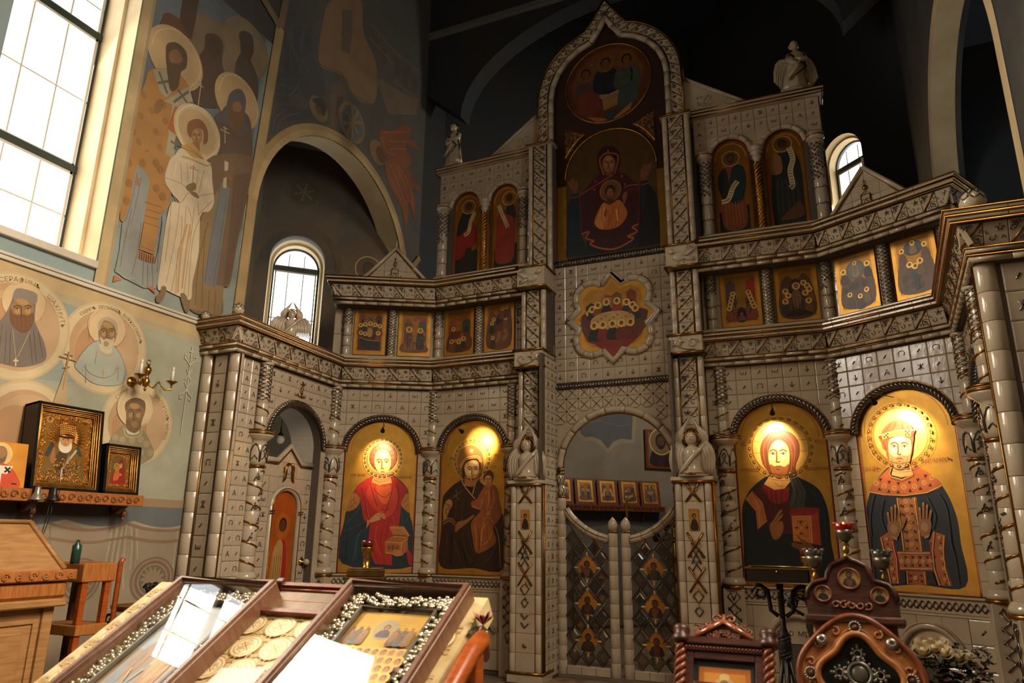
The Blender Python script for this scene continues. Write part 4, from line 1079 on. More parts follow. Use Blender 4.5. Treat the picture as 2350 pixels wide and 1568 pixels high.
# ---- third tier: paired prophets under round arches
PROPH = []
for side in (-1, 1):
 sd = SD[side]
 M, w_ = fr(.46, 0, side); w_ = 1.46
 if side < 0: M = M @ T(fr(.46, 0, side)[1]-w_, 0, 0)
 f = (lambda u: u) if side > 0 else (lambda u: w_-u)
 t = thing('iconostasis_wall', 'tiled upper wall with two arched full-length icons, %s of the great frame' % sd, 'wall panel', M)
 z0, zs, z1 = 5.0, 6.10, 6.66
 cs = (.42, 1.02); a, bz = .215, .215
 holes = []
 cc = sorted(f(c) for c in cs)
 poly = [(0, z1), (0, z0), (cc[0]-a, z0), (cc[0]-a, zs)]+[(cc[0]-a*cos(R(180*i/16)), zs+bz*sin(R(180*i/16))) for i in range(17)]+[(cc[0]+a, zs), (cc[0]+a, z0), (cc[1]-a, z0), (cc[1]-a, zs)]+[(cc[1]-a*cos(R(180*i/16)), zs+bz*sin(R(180*i/16))) for i in range(17)]+[(cc[1]+a, zs), (cc[1]+a, z0), (w_, z0), (w_, z1)]
 MB().prism(poly, 0, .06).build('backing', grout, t)
 MB().box(0, w_, .06, .22, 4.85, z1).build('back_core', plaster_dark, t)
 low = lambda u: max([zs+(bz+.03)*sqrt(max(0, 1-((u-c)/(a+.03))**2)) if abs(u-c) < a+.03 else -1 for c in cc])
 tile_field(t, .01, w_-.01, 6.08, 6.66, 0, low, seed=101+side)
 for c in cc:
  for i in range(6):
   a0, a1 = 180*i/6+.6, 180*(i+1)/6-.6
   MB().tube([(c+(a+.025)*cos(R(a0+(a1-a0)*q/5)), -.02, zs+(bz+.025)*sin(R(a0+(a1-a0)*q/5))) for q in range(6)], .032, 8).build('arch_piece', glaze_w, t)
  PROPH.append((side, M, c, a, z0+.08, zs, bz))
 b = MB(); b.box(-.02, w_+.03, -.09, .2, z1, z1+.03, .004).box(-.02, w_+.05, -.11, .2, z1+.035, z1+.065, .004); b.build('top_cap', glaze_w, t)
 b = MB()
 for zz, y in ((z1+.0, -.085), (z1+.033, -.105), (z1+.068, -.112)): b.tube([(-.02, y, zz), (w_+.05 if side > 0 else w_+.02, y, zz)], .009, 5); b.tube([(f(w_+.04), y, zz), (f(w_+.04), .2, zz)], .009, 5)
 b.build('top_gilding', gold, t)
 b = MB(); b.box(0, w_, -.1, 0, 4.86, 5.07, .006); b.build('sill', glaze_w, t)
 for u, lab in ((.12, 'inner'), (1.37, 'outer')):
  p = M @ Vector((f(u), -.03, 5.07))
  c_ = small_column('grape-topped column at the %s edge of the %s arched pair, high on the screen' % (lab, sd), T(*p), .99, .068, 0, None)
  g = MB(); g.mt(0).lathe([(.04, .99), (.075, 1.0), (.1, 1.03), (.1, 1.04), (.04, 1.04)], 14).mt(1).lathe([(.04, 1.04), (.105, 1.045), (.1, 1.055), (.04, 1.055)], 14).mt(0).lathe([(.04, 1.055), (.1, 1.06), (.095, 1.085), (.04, 1.085)], 14); g.build('capital', [glaze_w, gold], c_)
 # gilt twisted column between the two pictures
 p = M @ Vector((f(.72), -.02, 5.07)); ct = thing('gilt_column', 'gilt twisted column between the two %s arched icons' % sd, 'column', T(*p))
 b = MB(); b.lathe([(.0, 0), (.036, 0), (.034, .86), (0, .86)], 10); [helix(b, .036, .01, .86, .2, q*pi/2, .013, 1, 5, 12) for q in range(4)]; b.build('twisted_shaft', goldbright, ct)
 b = MB(); b.box(-.085, -.045, -.02, .03, 0, .9).box(.045, .085, -.02, .03, 0, .9); b.build('side_strips', gold, ct)
 b = MB(); b.lathe([(.0, .84), (.03, .86), (.06, .93), (.04, .96), (.075, .98), (.075, 1.0), (.05, 1.01), (.085, 1.03), (.085, 1.06), (0, 1.06)], 14); b.build('capital', glaze_w, ct)
 # half gable leaning on the great frame
 Mg = M @ T(0, .02, 0)
 tg = thing('half_gable', 'sloping half gable with gilt grape relief leaning on the %s side of the great frame' % sd, 'gable', Mg)
 q0, q1 = f(-.12), f(.72)
 MB().prism([(q0, 6.73), (q1, 6.73), (q0, 7.33)], .0, .08).build('core', glaze, tg)
 b = MB(); b.tube([(q1, -.0, 6.74), (q0, -.0, 7.34)], .028, 6); b.build('raking_moulding', glaze_w, tg)
 b = MB(); rnd = random.Random(5)
 for i in range(16): b.ball((f(.14+rnd.uniform(-.06, .1)), -.004, 6.92+rnd.uniform(-.07, .08)), .016, 5)
 for i in range(6): scroll(b, f(.1+.07*i), 6.80+.05*(i % 3), .045, i, .9, -.004, .006)
 b.build('grape_relief', glaze_w, tg)
 # opposite pediment stub
# ================================================================ PAINTINGS
# outlines in millimetres within each picture's own plane: kind colour leaf [width] x z, then steps dx dz
ART = {
'healer': """e dcae58 .55 651 2564 248 246
s 1d2c33 0 303 2131 85 114 108 76 85 42 164 7 104 -55 106 -98 37 -111 19 -210 50 -195 12 -419 -834 24 -12 494 27 146
p a8231a 0 557 2348 -98 -40 -101 -76 -49 -101 38 -17 54 -55 59 -244 78 -59 -8 -169 21 -143 76 -141 202 -11 -6 119 67 349 12 257 76 113 -23 87 -119 98 -78 43
s c23a22 0 536 2272 91 -48 137 27 81 -98 -4 -173 -80 -124 -102 35 -104 84 -84 147
s d45a2c 0 589 2236 89 -17 74 13 20 -130 -69 -100 -79 73
c 6e120f 0 9.1 513 2247 47 -148 57 -123
c 6e120f 0 8.4 790 2239 -29 -162 -52 -185
c 6e120f 0 9.1 839 2253 33 -149 -16 -173
c 6e120f 0 8.4 404 2195 61 -172 36 -171
c 6e120f 0 8.4 656 1952 51 -24 48 26
c 7e1712 0 7.5 554 2198 67 -74 77 -36 71 64
c 7e1712 0 7.5 562 1659 22 -155 84 -177
c 7e1712 0 7.2 693 1745 -14 -180 63 -238
c 7e1712 0 7.2 764 1807 -17 -146 -20 -72
c d04a30 0 7.5 619 1745 -3 -157 60 -179
c d04a30 0 7.2 811 1856 17 -97 -33 -73
c d04a30 0 7.5 477 2023 35 -146 27 -36
p d8a85a .3 561 2385 -37 -113 103 -42 149 34 -45 125 -21 -13 35 -81 -120 -28 -71 24 39 89
p c98d52 0 584 2424 -22 -126 62 -27 115 24 -36 131
e 5e2a12 0 653 2575 175 180
e 7c4120 0 795 2587 30 31
e 7c4120 0 787 2531 30 31
e 7c4120 0 759 2483 30 30
e 7c4120 0 715 2451 30 30
e 7c4120 0 661 2439 30 30
e 7c4120 0 606 2449 31 31
e 7c4120 0 559 2479 30 30
e 7c4120 0 525 2525 30 30
e 7c4120 0 511 2581 30 31
e 7c4120 0 518 2636 31 30
e 7c4120 0 546 2684 31 30
e 7c4120 0 590 2717 31 31
e 7c4120 0 644 2730 31 31
e 7c4120 0 699 2720 31 31
e 7c4120 0 747 2689 31 31
e 7c4120 0 781 2642 30 30
e 8e5228 0 760 2574 23 23
e 8e5228 0 732 2528 22 23
e 8e5228 0 682 2502 23 23
e 8e5228 0 624 2502 23 22
e 8e5228 0 574 2530 23 23
e 8e5228 0 544 2577 23 23
e 8e5228 0 543 2631 23 23
e 8e5228 0 571 2678 23 23
e 8e5228 0 621 2704 23 23
e 8e5228 0 679 2704 23 23
e 8e5228 0 729 2676 23 23
e 8e5228 0 759 2628 23 23
s deaa6a 0 638 2679 -74 -40 -21 -102 20 -88 48 -63 46 -21 55 30 34 70 1 89 -37 88
e f2cd92 0 643 2594 57 35
e f2cd92 0 604 2481 25 27
e f2cd92 0 695 2483 25 27
c 4a2412 0 9.8 567 2531 31 22 33 -16
e e0c498 0 600 2513 21 10
e 4a2412 0 600 2513 10 11
c 4a2412 0 5.6 576 2512 24 14 25 -16
c 4a2412 0 9.4 727 2534 -34 21 -31 -17
e e0c498 0 695 2515 21 10
e 4a2412 0 695 2515 10 11
c 4a2412 0 5.9 720 2515 -25 13 -24 -17
c 4a2412 0 9.4 633 2537 7 -77 -5 -19 18 -7 14 8
c 8a3a24 0 11.2 629 2391 26 6 26 -5
l 4a2412 0 7.8 643 2368 27 0
s b4763c .3 285 2113 61 13 55 -67 -20 -74 -46 -50 -79 -19 7 79
s b4763c .3 959 2136 33 -30 18 -186 -41 6 -66 67 10 62
l 7a4520 0 6.3 280 2008 57 75
l 7a4520 0 6 296 1959 74 87
l 7a4520 0 6 313 2070 42 -73
l 7a4520 0 6.3 927 2018 60 63
l 7a4520 0 6 955 1969 41 50
c 31454b 0 10.8 403 2022 -18 -98 -125 -148
c 31454b 0 11.2 492 1804 -119 -62 -119 -62
c 31454b 0 10.8 510 1707 -106 -73 -39 -310
c 31454b 0 10.8 438 1682 -41 -120 2 -214
c 31454b 0 11.3 906 1931 18 -97 -9 -74
c 31454b 0 11.3 1009 1871 -34 -61 -60 -50
c 0f181c 0 8.4 467 1803 -43 -97 -126 -121
c 0f181c 0 8.8 275 1728 0 -168 4 -225
s c0824a 0 522 1804 41 49 71 52 63 -20 27 -42 -23 -19 -51 24 13 -24 -48 -19 -61 -19
c 6a3a1c 0 4.8 634 1903 45 -30 39 -28
c 6a3a1c 0 4.8 611 1878 51 -24 39 -30
p c8773a 0 503 1822 32 -24 -13 -49 -27 -36
p b06a30 0 768 1734 30 15 149 -3 80 -106 -30 -30 -175 40
p 7c4318 0 816 1650 -17 -36 198 -4 -14 30
p a05c26 0 728 1565 71 55 198 -4 14 -156 -77 -60 -198 22
l d9a04c 0 6.3 728 1559 198 -10 78 55
l d9a04c 0 6 926 1549 8 -147
l d9a04c 0 6 787 1728 155 -4 66 -84
l d9a04c 0 6 748 1434 185 -13
l d9a04c 0 6.3 823 1626 162 -10
e 7a4218 0 781 1491 19 28
e 7a4218 0 830 1492 19 29
e 7a4218 0 880 1492 18 28
s b5763e 0 832 1458 49 13 50 -24 27 -35 -73 -19 -50 18
p 9e1f1a 0 992 1460 31 12 44 -83 -2 -97 -40 2""",
'mother': """e dbab55 .55 567 2545 281 254
s 2e1c15 0 548 2719 -121 -43 -58 -99 10 -126 43 -138 -103 -72 -119 -110 -31 -110 -1 -329 8 -405 435 -9 394 -1 1 572 -30 47 -57 154 -168 171 -71 62 32 109 15 123 -42 126
s 8a5b28 0 548 2719 -121 -43 -58 -99 10 -126 43 -150 36 -50 -21 124 -3 87 69 85 127 15 55 -58 -7 -135 -40 -98 55 60 25 86 9 98 -42 126
c c89248 .3 16.2 410 2438 64 95 85 25 86 -1 40 -53
c c08a44 .3 13.5 406 2425 49 -174 168 -180
c c08a44 .3 13 688 2417 -50 -121 -52 -170
c d8a858 0 9.4 398 2463 69 92 99 25 92 -3 47 -74
s 4a2c18 0 434 2449 42 49 141 45 58 -51 1 -74 -44 75 -142 -8 -28 -86
s dba866 0 483 2498 91 37 79 -30 13 -112 -43 -72 -63 -26 -58 41 -35 88
p a06a36 0 473 2349 0 -117 104 -23 41 26 8 86 -66 -23
e efc98c 0 579 2489 53 30
e efc98c 0 539 2394 23 23
e efc98c 0 624 2392 23 23
c 3c1e10 0 8.8 505 2439 30 17 31 -15
e e0c498 0 536 2422 20 8
e 3c1e10 0 536 2422 9 9
c 3c1e10 0 4.9 513 2422 23 11 23 -14
c 3c1e10 0 8.1 654 2434 -30 20 -30 -13
e e0c498 0 625 2419 19 8
e 3c1e10 0 625 2419 9 8
c 3c1e10 0 5.1 648 2419 -24 12 -22 -13
c 3c1e10 0 8.1 568 2441 3 -66 -5 -16 16 -7 14 6
c 8a3a24 0 9.8 559 2316 24 4 25 -5
l 3c1e10 0 6.5 572 2295 24 0
l f0d080 0 5.4 560 2648 31 -1
l f0d080 0 5.4 560 2648 23 -22
l f0d080 0 5.4 560 2648 1 -30
l f0d080 0 5.4 560 2648 -22 -21
l f0d080 0 5.4 560 2648 -32 1
l f0d080 0 5.4 560 2648 -23 22
l f0d080 0 5.4 560 2648 -1 30
l f0d080 0 5.4 560 2648 21 20
p 120d0d 0 506 2219 85 -5 -12 -82 -34 43
s ab7c40 .3 232 2057 65 5 17 -67 -41 -61 -26 -73 -48 -36 -9 134
c 2c1a12 0 8.1 219 2020 67 -37 -63 -49 31 -60
c 553420 0 47.7 182 1795 103 36 84 -54
c 9a6a34 0 6.8 177 1813 107 36 80 -46
c 9a6a34 0 6.8 189 1770 96 41 81 -58
s 8e5a2c 0 360 1729 39 72 98 24 96 54 18 -15 -85 -75 -109 -72 -42 -36
s 8c4c24 0 684 2125 67 96 82 22 83 -49 30 -120 36 -178 -59 -94 -52 -82 43 -150 -172 -107 -95 -2 -47 175 -24 118 32 83 95 96 -112 36 -19 66 72 30
c bb7438 0 9.1 703 1933 24 119 53 120
c bb7438 0 9.1 807 2183 3 -132 -25 -119
c bb7438 0 9.1 862 2170 16 -119 -39 -95
c bb7438 0 8.8 713 1520 9 176 38 141
c bb7438 0 9.1 624 1766 31 -129 5 -152
c bb7438 0 9.1 815 1814 -79 -95 -11 -140
c bb7438 0 9.1 871 1709 -51 -106 -80 -70
c bb7438 0 9.1 590 1993 71 -36 41 -1
c bb7438 0 8.4 733 1837 81 12 56 -47
c 5a2c14 0 7.5 753 2148 -24 -168 -40 -47
c 5a2c14 0 7.8 848 2195 2 -120 16 -96
c 5a2c14 0 7.8 666 1743 31 -141 -10 -128
c 5a2c14 0 7.8 788 1790 3 -117 29 -93
s a2683a 0 779 1897 34 35 27 -12 -13 -29 -34 -18
s a2663a 0 778 2232 -7 31 62 -2 8 -36 -34 -23
e 4a2614 0 800 2327 71 81
e aa6e3c 0 796 2295 51 53
e c88a50 0 794 2326 28 14
e c88a50 0 773 2283 12 10
e c88a50 0 817 2282 12 10
c 3a1c10 0 4.3 756 2303 16 8 15 -7
e e0c498 0 772 2296 10 4
e 3a1c10 0 772 2296 5 4
c 3a1c10 0 2.6 760 2296 12 5 12 -7
c 3a1c10 0 4.3 833 2301 -16 9 -15 -6
e e0c498 0 818 2295 10 4
e 3a1c10 0 818 2295 4 4
c 3a1c10 0 2.5 830 2294 -12 6 -12 -6
c 3a1c10 0 4.3 788 2304 2 -29 -3 -7 9 -4 7 3
c 8a3a24 0 5.1 783 2248 13 2 13 -2
l 3a1c10 0 3.4 790 2239 13 0
c 54351f 0 9.1 372 2178 -6 -244 -23 -145
c 54351f 0 9.1 462 2055 -9 -182 2 -60
c 54351f 0 9.1 350 1598 62 -141 60 -139
c 54351f 0 9.1 459 1694 64 -235 86 -114
c 54351f 0 9.5 262 1668 -6 -190 -21 -178
c 54351f 0 9.1 527 1754 48 -177 59 -151
c 54351f 0 8.8 925 1744 30 -220 17 -216
c 54351f 0 9.1 876 1466 -52 -70 -79 -71
c 54351f 0 8.4 914 1581 -38 -115 -78 -117
c 8a6030 0 6.5 304 2081 84 48 55 48
c 8a6030 0 7 330 2130 89 -75
c 8a6030 0 6.8 357 2178 17 -74
c a07438 0 10 897 1755 49 -115 23 -173 6 -170
c 140c0a 0 11.7 304 1693 21 -179 -20 -212
c 140c0a 0 11.3 407 1598 104 -198 31 -103
c 140c0a 0 11.3 675 1415 -65 -93 -27 -36""",
'teacher': """e dcae58 .55 701 2552 267 285
p f0d48a .4 638 2827 110 -3 1 -83 -110 -5
l 8a4a20 0 5 437 2624 93 2
l 8a4a20 0 5.2 440 2503 75 4
l 8a4a20 0 4.8 879 2625 85 0
l 8a4a20 0 4.6 871 2508 76 3
s 11181d 0 588 2282 -179 -117 -97 -137 -35 -150 -8 -369 -8 -241 407 1 402 24 18 348 5 225 -24 156 -57 122 -153 101 -68 33
p 470e10 0 527 2201 -121 -73 10 -188 93 -124 20 -121 211 2 10 242 -1 203 -40 6 -109 -10
s 7e1818 0 501 2174 99 -43 108 8 43 15 -23 -129 -92 -37 -81 38
c 2c080b 0 7.5 528 2139 15 -113 -19 -87
c 2c080b 0 7.2 575 2125 2 -124 5 -86
c 2c080b 0 7.2 683 2124 -20 -99 6 -62
c 2c080b 0 7.5 623 2119 -2 -94 13 -61
p b0622c 0 393 2121 94 -119 28 -186 -97 -80 -4 179 -94 125
l 7c3c18 0 5 398 2103 75 -126 19 -173
l d08a48 0 4.8 379 2096 63 -131 3 -198
p 3b3a33 0 769 2297 67 -39 69 -149 -32 -159 -146 1 52 159
c 1c2022 0 8.4 783 2259 40 -149 -37 -159
c 1c2022 0 8.8 813 2259 57 -150 -25 -146
c 5a574a 0 6 775 2234 23 -149 -46 -122
p d09a55 0 599 2301 -85 -115 97 -59 97 12 63 71 -25 100
c 8a5426 0 5 617 2200 45 -38 36 5
s 66300f 0 710 2735 -100 -24 -80 -88 -27 -102 15 -129 48 -78 30 -51 146 -3 28 50 47 -66 24 39 -10 75 49 125 0 127 -64 92
c 8e5020 0 7.8 607 2672 -71 -127 10 -179
c 8e5020 0 7.5 670 2695 -81 -100 -10 -128
c 8e5020 0 7.5 767 2691 72 -131 -29 -201
c 8e5020 0 7.2 794 2587 13 -127 -25 -151
s e3b474 0 692 2636 -77 -52 -35 -104 4 -96 32 -90 55 -32 62 30 42 105 8 127 -25 67
s 8c5224 0 588 2384 49 -23 43 11 47 -14 42 27 -35 -112 -66 -39 -62 41
e f6d69c 0 682 2575 60 37
e f6d69c 0 624 2456 26 28
e f6d69c 0 720 2454 25 29
c 4a2410 0 10.3 593 2512 36 22 32 -18
e e0c498 0 625 2491 22 10
e 4a2410 0 625 2491 10 11
c 4a2410 0 6.2 599 2492 27 13 25 -18
c 4a2410 0 10.3 760 2507 -32 24 -35 -16
e e0c498 0 725 2488 21 10
e 4a2410 0 725 2488 10 11
c 4a2410 0 6.2 750 2487 -24 15 -27 -16
c 4a2410 0 10.3 663 2516 -5 -84 -7 -19 17 -9 17 8
c 8a3a24 0 12.4 636 2359 29 5 27 -7
l 4a2410 0 8.3 648 2333 28 -1
s 8e582a 0 534 1768 41 61 47 67 35 37 8 -21 -38 -53 42 33 -6 -29 -39 -46 35 0 6 -73 -45 -85 -60 -12
c 4a2a14 0 6.3 592 1817 39 49 31 42
c 4a2a14 0 5.8 608 1792 38 37 19 30
p 9a3420 0 743 1933 262 13 -9 -353 -81 10 -170 22
p b5652e .2 753 1872 182 6 -8 -269 -181 22
s 7c1c14 0 744 1924 20 23 241 -1 -64 -66 -190 4
l dca050 .3 6 764 1860 159 6 -6 -245 -159 22 6 217
l dca050 .3 6 781 1835 122 7 -4 -191 -121 12 3 172
l dca050 .3 4.8 785 1817 93 -119
l dca050 .3 5 889 1818 -108 -121
p 3a1a12 0 816 1821 32 0 -18 -24
p 3a1a12 0 812 1709 32 0 -18 -24
p 3a1a12 0 770 1764 33 0 -19 -24
p 3a1a12 0 869 1767 32 0 -18 -24
s 6e4524 0 774 1691 54 -41 86 -58 7 -47 -103 -5 -86 35 8 43 84 -16
c 1f2a30 0 9.6 325 1865 12 -172 -39 -364
c 1f2a30 0 9.6 1024 2034 31 -156 -18 -413
c 1f2a30 0 9.6 965 2133 43 -147 18 -168""",
'crowned': """e e0b660 .5 570 2595 239 251
s 101d28 0 458 2326 -146 -121 -89 -126 -51 -166 -26 -294 -17 -357 436 7 378 5 14 356 1 197 -33 165 -55 131 -103 107 -132 96
s b5602a 0 474 2331 -117 -89 -97 -86 -35 -66 135 -29 188 -14 197 18 130 55 -74 96 -86 67 -92 50 20 -83 -100 -57 -98 33 -8 37
p d6a662 0 483 2337 -36 -101 85 -27 104 16 -13 102
p a8652c 0 464 2026 179 0 -4 -474 -174 2
p a8602a 0 414 1549 284 4 1 -161 -281 -6
p 9c4e24 0 466 1382 174 2 -2 -111 -178 -6
p a8582a 0 268 1670 80 48 46 -83 20 -134 -15 -232 -90 -3 -21 231
p 8a1f18 0 367 1622 32 0 15 -146 -10 -193 -24 -1 3 218
p a8582a 0 745 1728 98 -35 -23 -123 -4 -150 24 -147 -112 -1 -28 132 6 164 -6 70
p 8a1f18 0 699 1627 34 12 -20 -130 11 -116 -24 11 -3 140
e e0b068 0 294 2167 23 22
e 96401f 0 294 2167 16 16
l e0b068 0 3.9 281 2168 27 -1
l e0b068 0 3.8 296 2180 -3 -26
e e0b068 0 369 2138 22 22
e 96401f 0 369 2138 16 16
l e0b068 0 3.8 356 2138 27 -1
l e0b068 0 3.9 371 2151 -3 -26
e e0b068 0 457 2115 21 22
e 96401f 0 457 2115 15 16
l e0b068 0 3.6 444 2115 25 -1
l e0b068 0 3.9 458 2128 -3 -26
e e0b068 0 545 2120 21 22
e 96401f 0 545 2120 15 16
l e0b068 0 3.6 533 2120 25 -1
l e0b068 0 3.6 547 2132 -3 -25
e e0b068 0 642 2123 20 21
e 96401f 0 642 2123 15 15
l e0b068 0 3.6 630 2123 24 -1
l e0b068 0 3.6 644 2135 -4 -25
e e0b068 0 727 2152 20 21
e 96401f 0 727 2152 14 15
l e0b068 0 3.8 715 2153 24 -2
l e0b068 0 3.6 728 2164 -3 -25
e e0b068 0 799 2189 20 21
e 96401f 0 799 2189 15 15
l e0b068 0 3.5 788 2189 23 -1
l e0b068 0 3.6 801 2201 -3 -25
p 3a2016 0 325 2212 34 -2 -21 -29
p 3a2016 0 404 2185 33 -1 -20 -29
p 3a2016 0 485 2168 33 -1 -20 -29
p 3a2016 0 586 2172 32 -2 -20 -28
p 3a2016 0 662 2193 32 -2 -20 -28
p 3a2016 0 733 2223 31 -2 -20 -28
p 3a2016 0 302 2102 34 -2 -13 31
p 3a2016 0 387 2079 33 -1 -13 30
p 3a2016 0 472 2069 33 -1 -13 30
p 3a2016 0 581 2077 31 -1 -12 30
p 3a2016 0 673 2092 31 -1 -12 29
p 3a2016 0 760 2119 31 -1 -11 29
e e0b068 0 547 1992 20 20
e 96401f 0 547 1992 14 14
l e0b068 0 3.8 535 1992 24 0
l e0b068 0 3.8 549 2004 -3 -24
p 3a2016 0 485 1948 28 -1 -11 25
p 3a2016 0 572 1948 27 -1 -10 25
p 3a2016 0 499 2037 28 -1 -17 -24
p 3a2016 0 581 2037 27 -1 -16 -24
e e0b068 0 548 1915 20 20
e 96401f 0 548 1915 14 14
l e0b068 0 3.8 536 1915 24 0
l e0b068 0 3.6 550 1927 -4 -24
p 3a2016 0 486 1871 28 -1 -11 25
p 3a2016 0 573 1872 27 -1 -10 25
p 3a2016 0 501 1959 27 0 -17 -25
p 3a2016 0 582 1960 27 -1 -17 -24
e e0b068 0 549 1839 19 20
e 96401f 0 549 1839 14 14
l e0b068 0 3.6 537 1839 24 0
l e0b068 0 3.6 551 1850 -4 -23
p 3a2016 0 488 1794 27 0 -11 24
p 3a2016 0 574 1796 26 0 -10 24
p 3a2016 0 502 1882 27 0 -17 -24
p 3a2016 0 583 1883 27 0 -17 -24
e e0b068 0 550 1763 19 20
e 96401f 0 550 1763 14 14
l e0b068 0 3.6 538 1763 24 0
l e0b068 0 3.8 551 1774 -3 -23
p 3a2016 0 489 1718 27 0 -11 24
p 3a2016 0 575 1720 26 1 -10 23
p 3a2016 0 503 1806 27 -1 -17 -24
p 3a2016 0 584 1807 26 0 -16 -24
e e0b068 0 551 1687 19 19
e 96401f 0 551 1687 14 14
l e0b068 0 3.6 539 1687 23 0
l e0b068 0 3.6 552 1699 -3 -23
p 3a2016 0 490 1642 27 0 -11 24
p 3a2016 0 575 1646 27 0 -10 24
p 3a2016 0 504 1730 27 0 -17 -25
p 3a2016 0 585 1732 26 0 -16 -24
e e0b068 0 552 1612 19 19
e 96401f 0 552 1612 14 13
l e0b068 0 3.6 540 1612 23 1
l e0b068 0 3.6 553 1624 -3 -23
p 3a2016 0 491 1567 27 0 -11 24
p 3a2016 0 576 1571 27 1 -10 23
p 3a2016 0 505 1654 27 0 -17 -24
p 3a2016 0 585 1657 27 0 -17 -23
e e0b068 0 441 1465 18 18
e 96401f 0 441 1465 13 13
l e0b068 0 3.8 429 1465 23 0
l e0b068 0 3.6 442 1476 -3 -22
p 3a2016 0 452 1420 29 1 -11 26
p 3a2016 0 464 1511 29 1 -18 -27
e e0b068 0 504 1467 19 18
e 96401f 0 504 1467 14 13
l e0b068 0 3.8 493 1467 22 0
l e0b068 0 3.6 506 1478 -3 -22
p 3a2016 0 515 1423 29 1 -11 25
p 3a2016 0 527 1513 30 1 -18 -27
e e0b068 0 567 1469 18 18
e 96401f 0 567 1469 13 13
l e0b068 0 3.6 556 1469 22 1
l e0b068 0 3.6 569 1480 -3 -22
p 3a2016 0 578 1425 29 1 -11 25
p 3a2016 0 590 1515 29 0 -18 -26
e e0b068 0 629 1471 18 18
e 96401f 0 629 1471 13 13
l e0b068 0 3.5 619 1471 21 1
l e0b068 0 3.6 631 1482 -3 -21
p 3a2016 0 640 1427 28 1 -11 25
p 3a2016 0 652 1516 28 1 -18 -26
e e0b068 0 690 1473 18 17
e 96401f 0 690 1473 13 12
l e0b068 0 3.5 680 1473 21 1
l e0b068 0 3.5 692 1484 -3 -21
p 3a2016 0 700 1430 28 1 -10 25
p 3a2016 0 713 1518 27 1 -17 -26
e e0b068 0 331 1659 16 15
e 96401f 0 331 1659 11 11
l e0b068 0 3.8 322 1658 19 1
l e0b068 0 3.6 333 1667 -3 -17
e e0b068 0 793 1675 14 14
e 96401f 0 793 1675 10 10
l e0b068 0 3.5 785 1675 16 0
l e0b068 0 3.5 794 1683 -2 -17
p 3a2016 0 322 1605 23 0 -9 20
p 3a2016 0 784 1624 20 0 -7 19
e e0b068 0 338 1570 15 15
e 96401f 0 338 1570 11 11
l e0b068 0 3.6 329 1569 18 1
l e0b068 0 3.8 339 1578 -2 -17
e e0b068 0 792 1587 14 14
e 96401f 0 792 1587 10 10
l e0b068 0 3.5 784 1587 16 0
l e0b068 0 3.5 793 1595 -2 -16
p 3a2016 0 328 1516 23 1 -9 19
p 3a2016 0 783 1536 20 1 -7 19
e e0b068 0 344 1481 15 14
e 96401f 0 344 1481 11 10
l e0b068 0 3.8 335 1481 18 1
l e0b068 0 3.8 345 1490 -2 -17
e e0b068 0 791 1500 14 14
e 96401f 0 791 1500 10 10
l e0b068 0 3.6 783 1500 17 0
l e0b068 0 3.3 793 1508 -3 -17
p 3a2016 0 335 1428 23 1 -9 20
p 3a2016 0 782 1449 20 1 -7 19
e e0b068 0 350 1394 16 15
e 96401f 0 350 1394 11 11
l e0b068 0 3.9 341 1394 19 0
l e0b068 0 3.6 352 1403 -3 -18
e e0b068 0 791 1413 13 14
e 96401f 0 791 1413 9 10
l e0b068 0 3.6 782 1413 17 1
l e0b068 0 3.5 792 1422 -3 -17
p 3a2016 0 341 1341 23 1 -9 19
p 3a2016 0 781 1363 21 1 -8 18
e e0b068 0 357 1307 15 14
e 96401f 0 357 1307 11 10
l e0b068 0 3.6 348 1307 18 1
l e0b068 0 3.6 358 1316 -2 -17
e e0b068 0 790 1327 13 14
e 96401f 0 790 1327 9 10
l e0b068 0 3.5 782 1327 16 1
l e0b068 0 3.3 791 1335 -3 -16
p 3a2016 0 347 1255 23 1 -9 19
p 3a2016 0 780 1277 21 2 -8 18
e e0b068 0 547 1326 18 17
e 96401f 0 547 1326 13 12
l e0b068 0 3.6 536 1326 22 1
l e0b068 0 3.6 548 1337 -3 -21
p 3a2016 0 491 1338 24 1 -9 21
p 3a2016 0 581 1342 24 1 -9 21
p 3a2016 0 486 1303 24 2 -15 -23
p 3a2016 0 582 1308 24 2 -15 -22
l dba65a .35 7.8 474 2331 -36 -81 7 -29 97 -33 105 43 -21 102
l dba65a .35 7.9 225 2090 134 -31 189 -15 196 19 131 57
l dba65a .35 7.2 477 2025 0 -471
l dba65a .35 7.2 631 2024 -3 -470
l dba65a .35 7.8 416 1535 282 4
l dba65a .35 7.2 420 1402 278 4
l dba65a .35 7.8 281 1671 22 -174 19 -230
l dba65a .35 7.3 382 1634 18 -146 -13 -218
l dba65a .35 7.2 758 1722 -37 -154 -5 -152 26 -143
l dba65a .35 6.9 834 1687 -25 -129 -4 -138 20 -142
l dba65a .35 7.3 479 1382 -7 -114
l dba65a .35 6.9 628 1382 -1 -110
p 0c141b 0 418 1377 47 3 -6 -108 -55 -1
p 0c141b 0 646 1380 53 0 20 -105 -74 -2
s 8c5e36 0 376 1808 87 4 10 -54 -36 -86 -64 -7 -20 81
c 8c5e36 0 22.2 377 1796 -1 50 -1 50
e a87648 0 373 1886 8 15
c 8c5e36 0 20.5 404 1805 6 70 7 70
e a87648 0 415 1935 8 15
c 8c5e36 0 21.4 432 1808 10 77 10 78
e a87648 0 451 1953 7 15
c 8c5e36 0 20.5 456 1800 13 59 12 60
e a87648 0 480 1909 8 15
c 8c5e36 0 20.5 459 1727 33 43 43 86
e a67a4a 0 411 1746 33 42
s 8c5e36 0 653 1824 81 4 10 -53 -35 -83 -60 -6 -18 78
c 8c5e36 0 20.5 730 1811 13 48 14 48
e a87648 0 756 1898 7 15
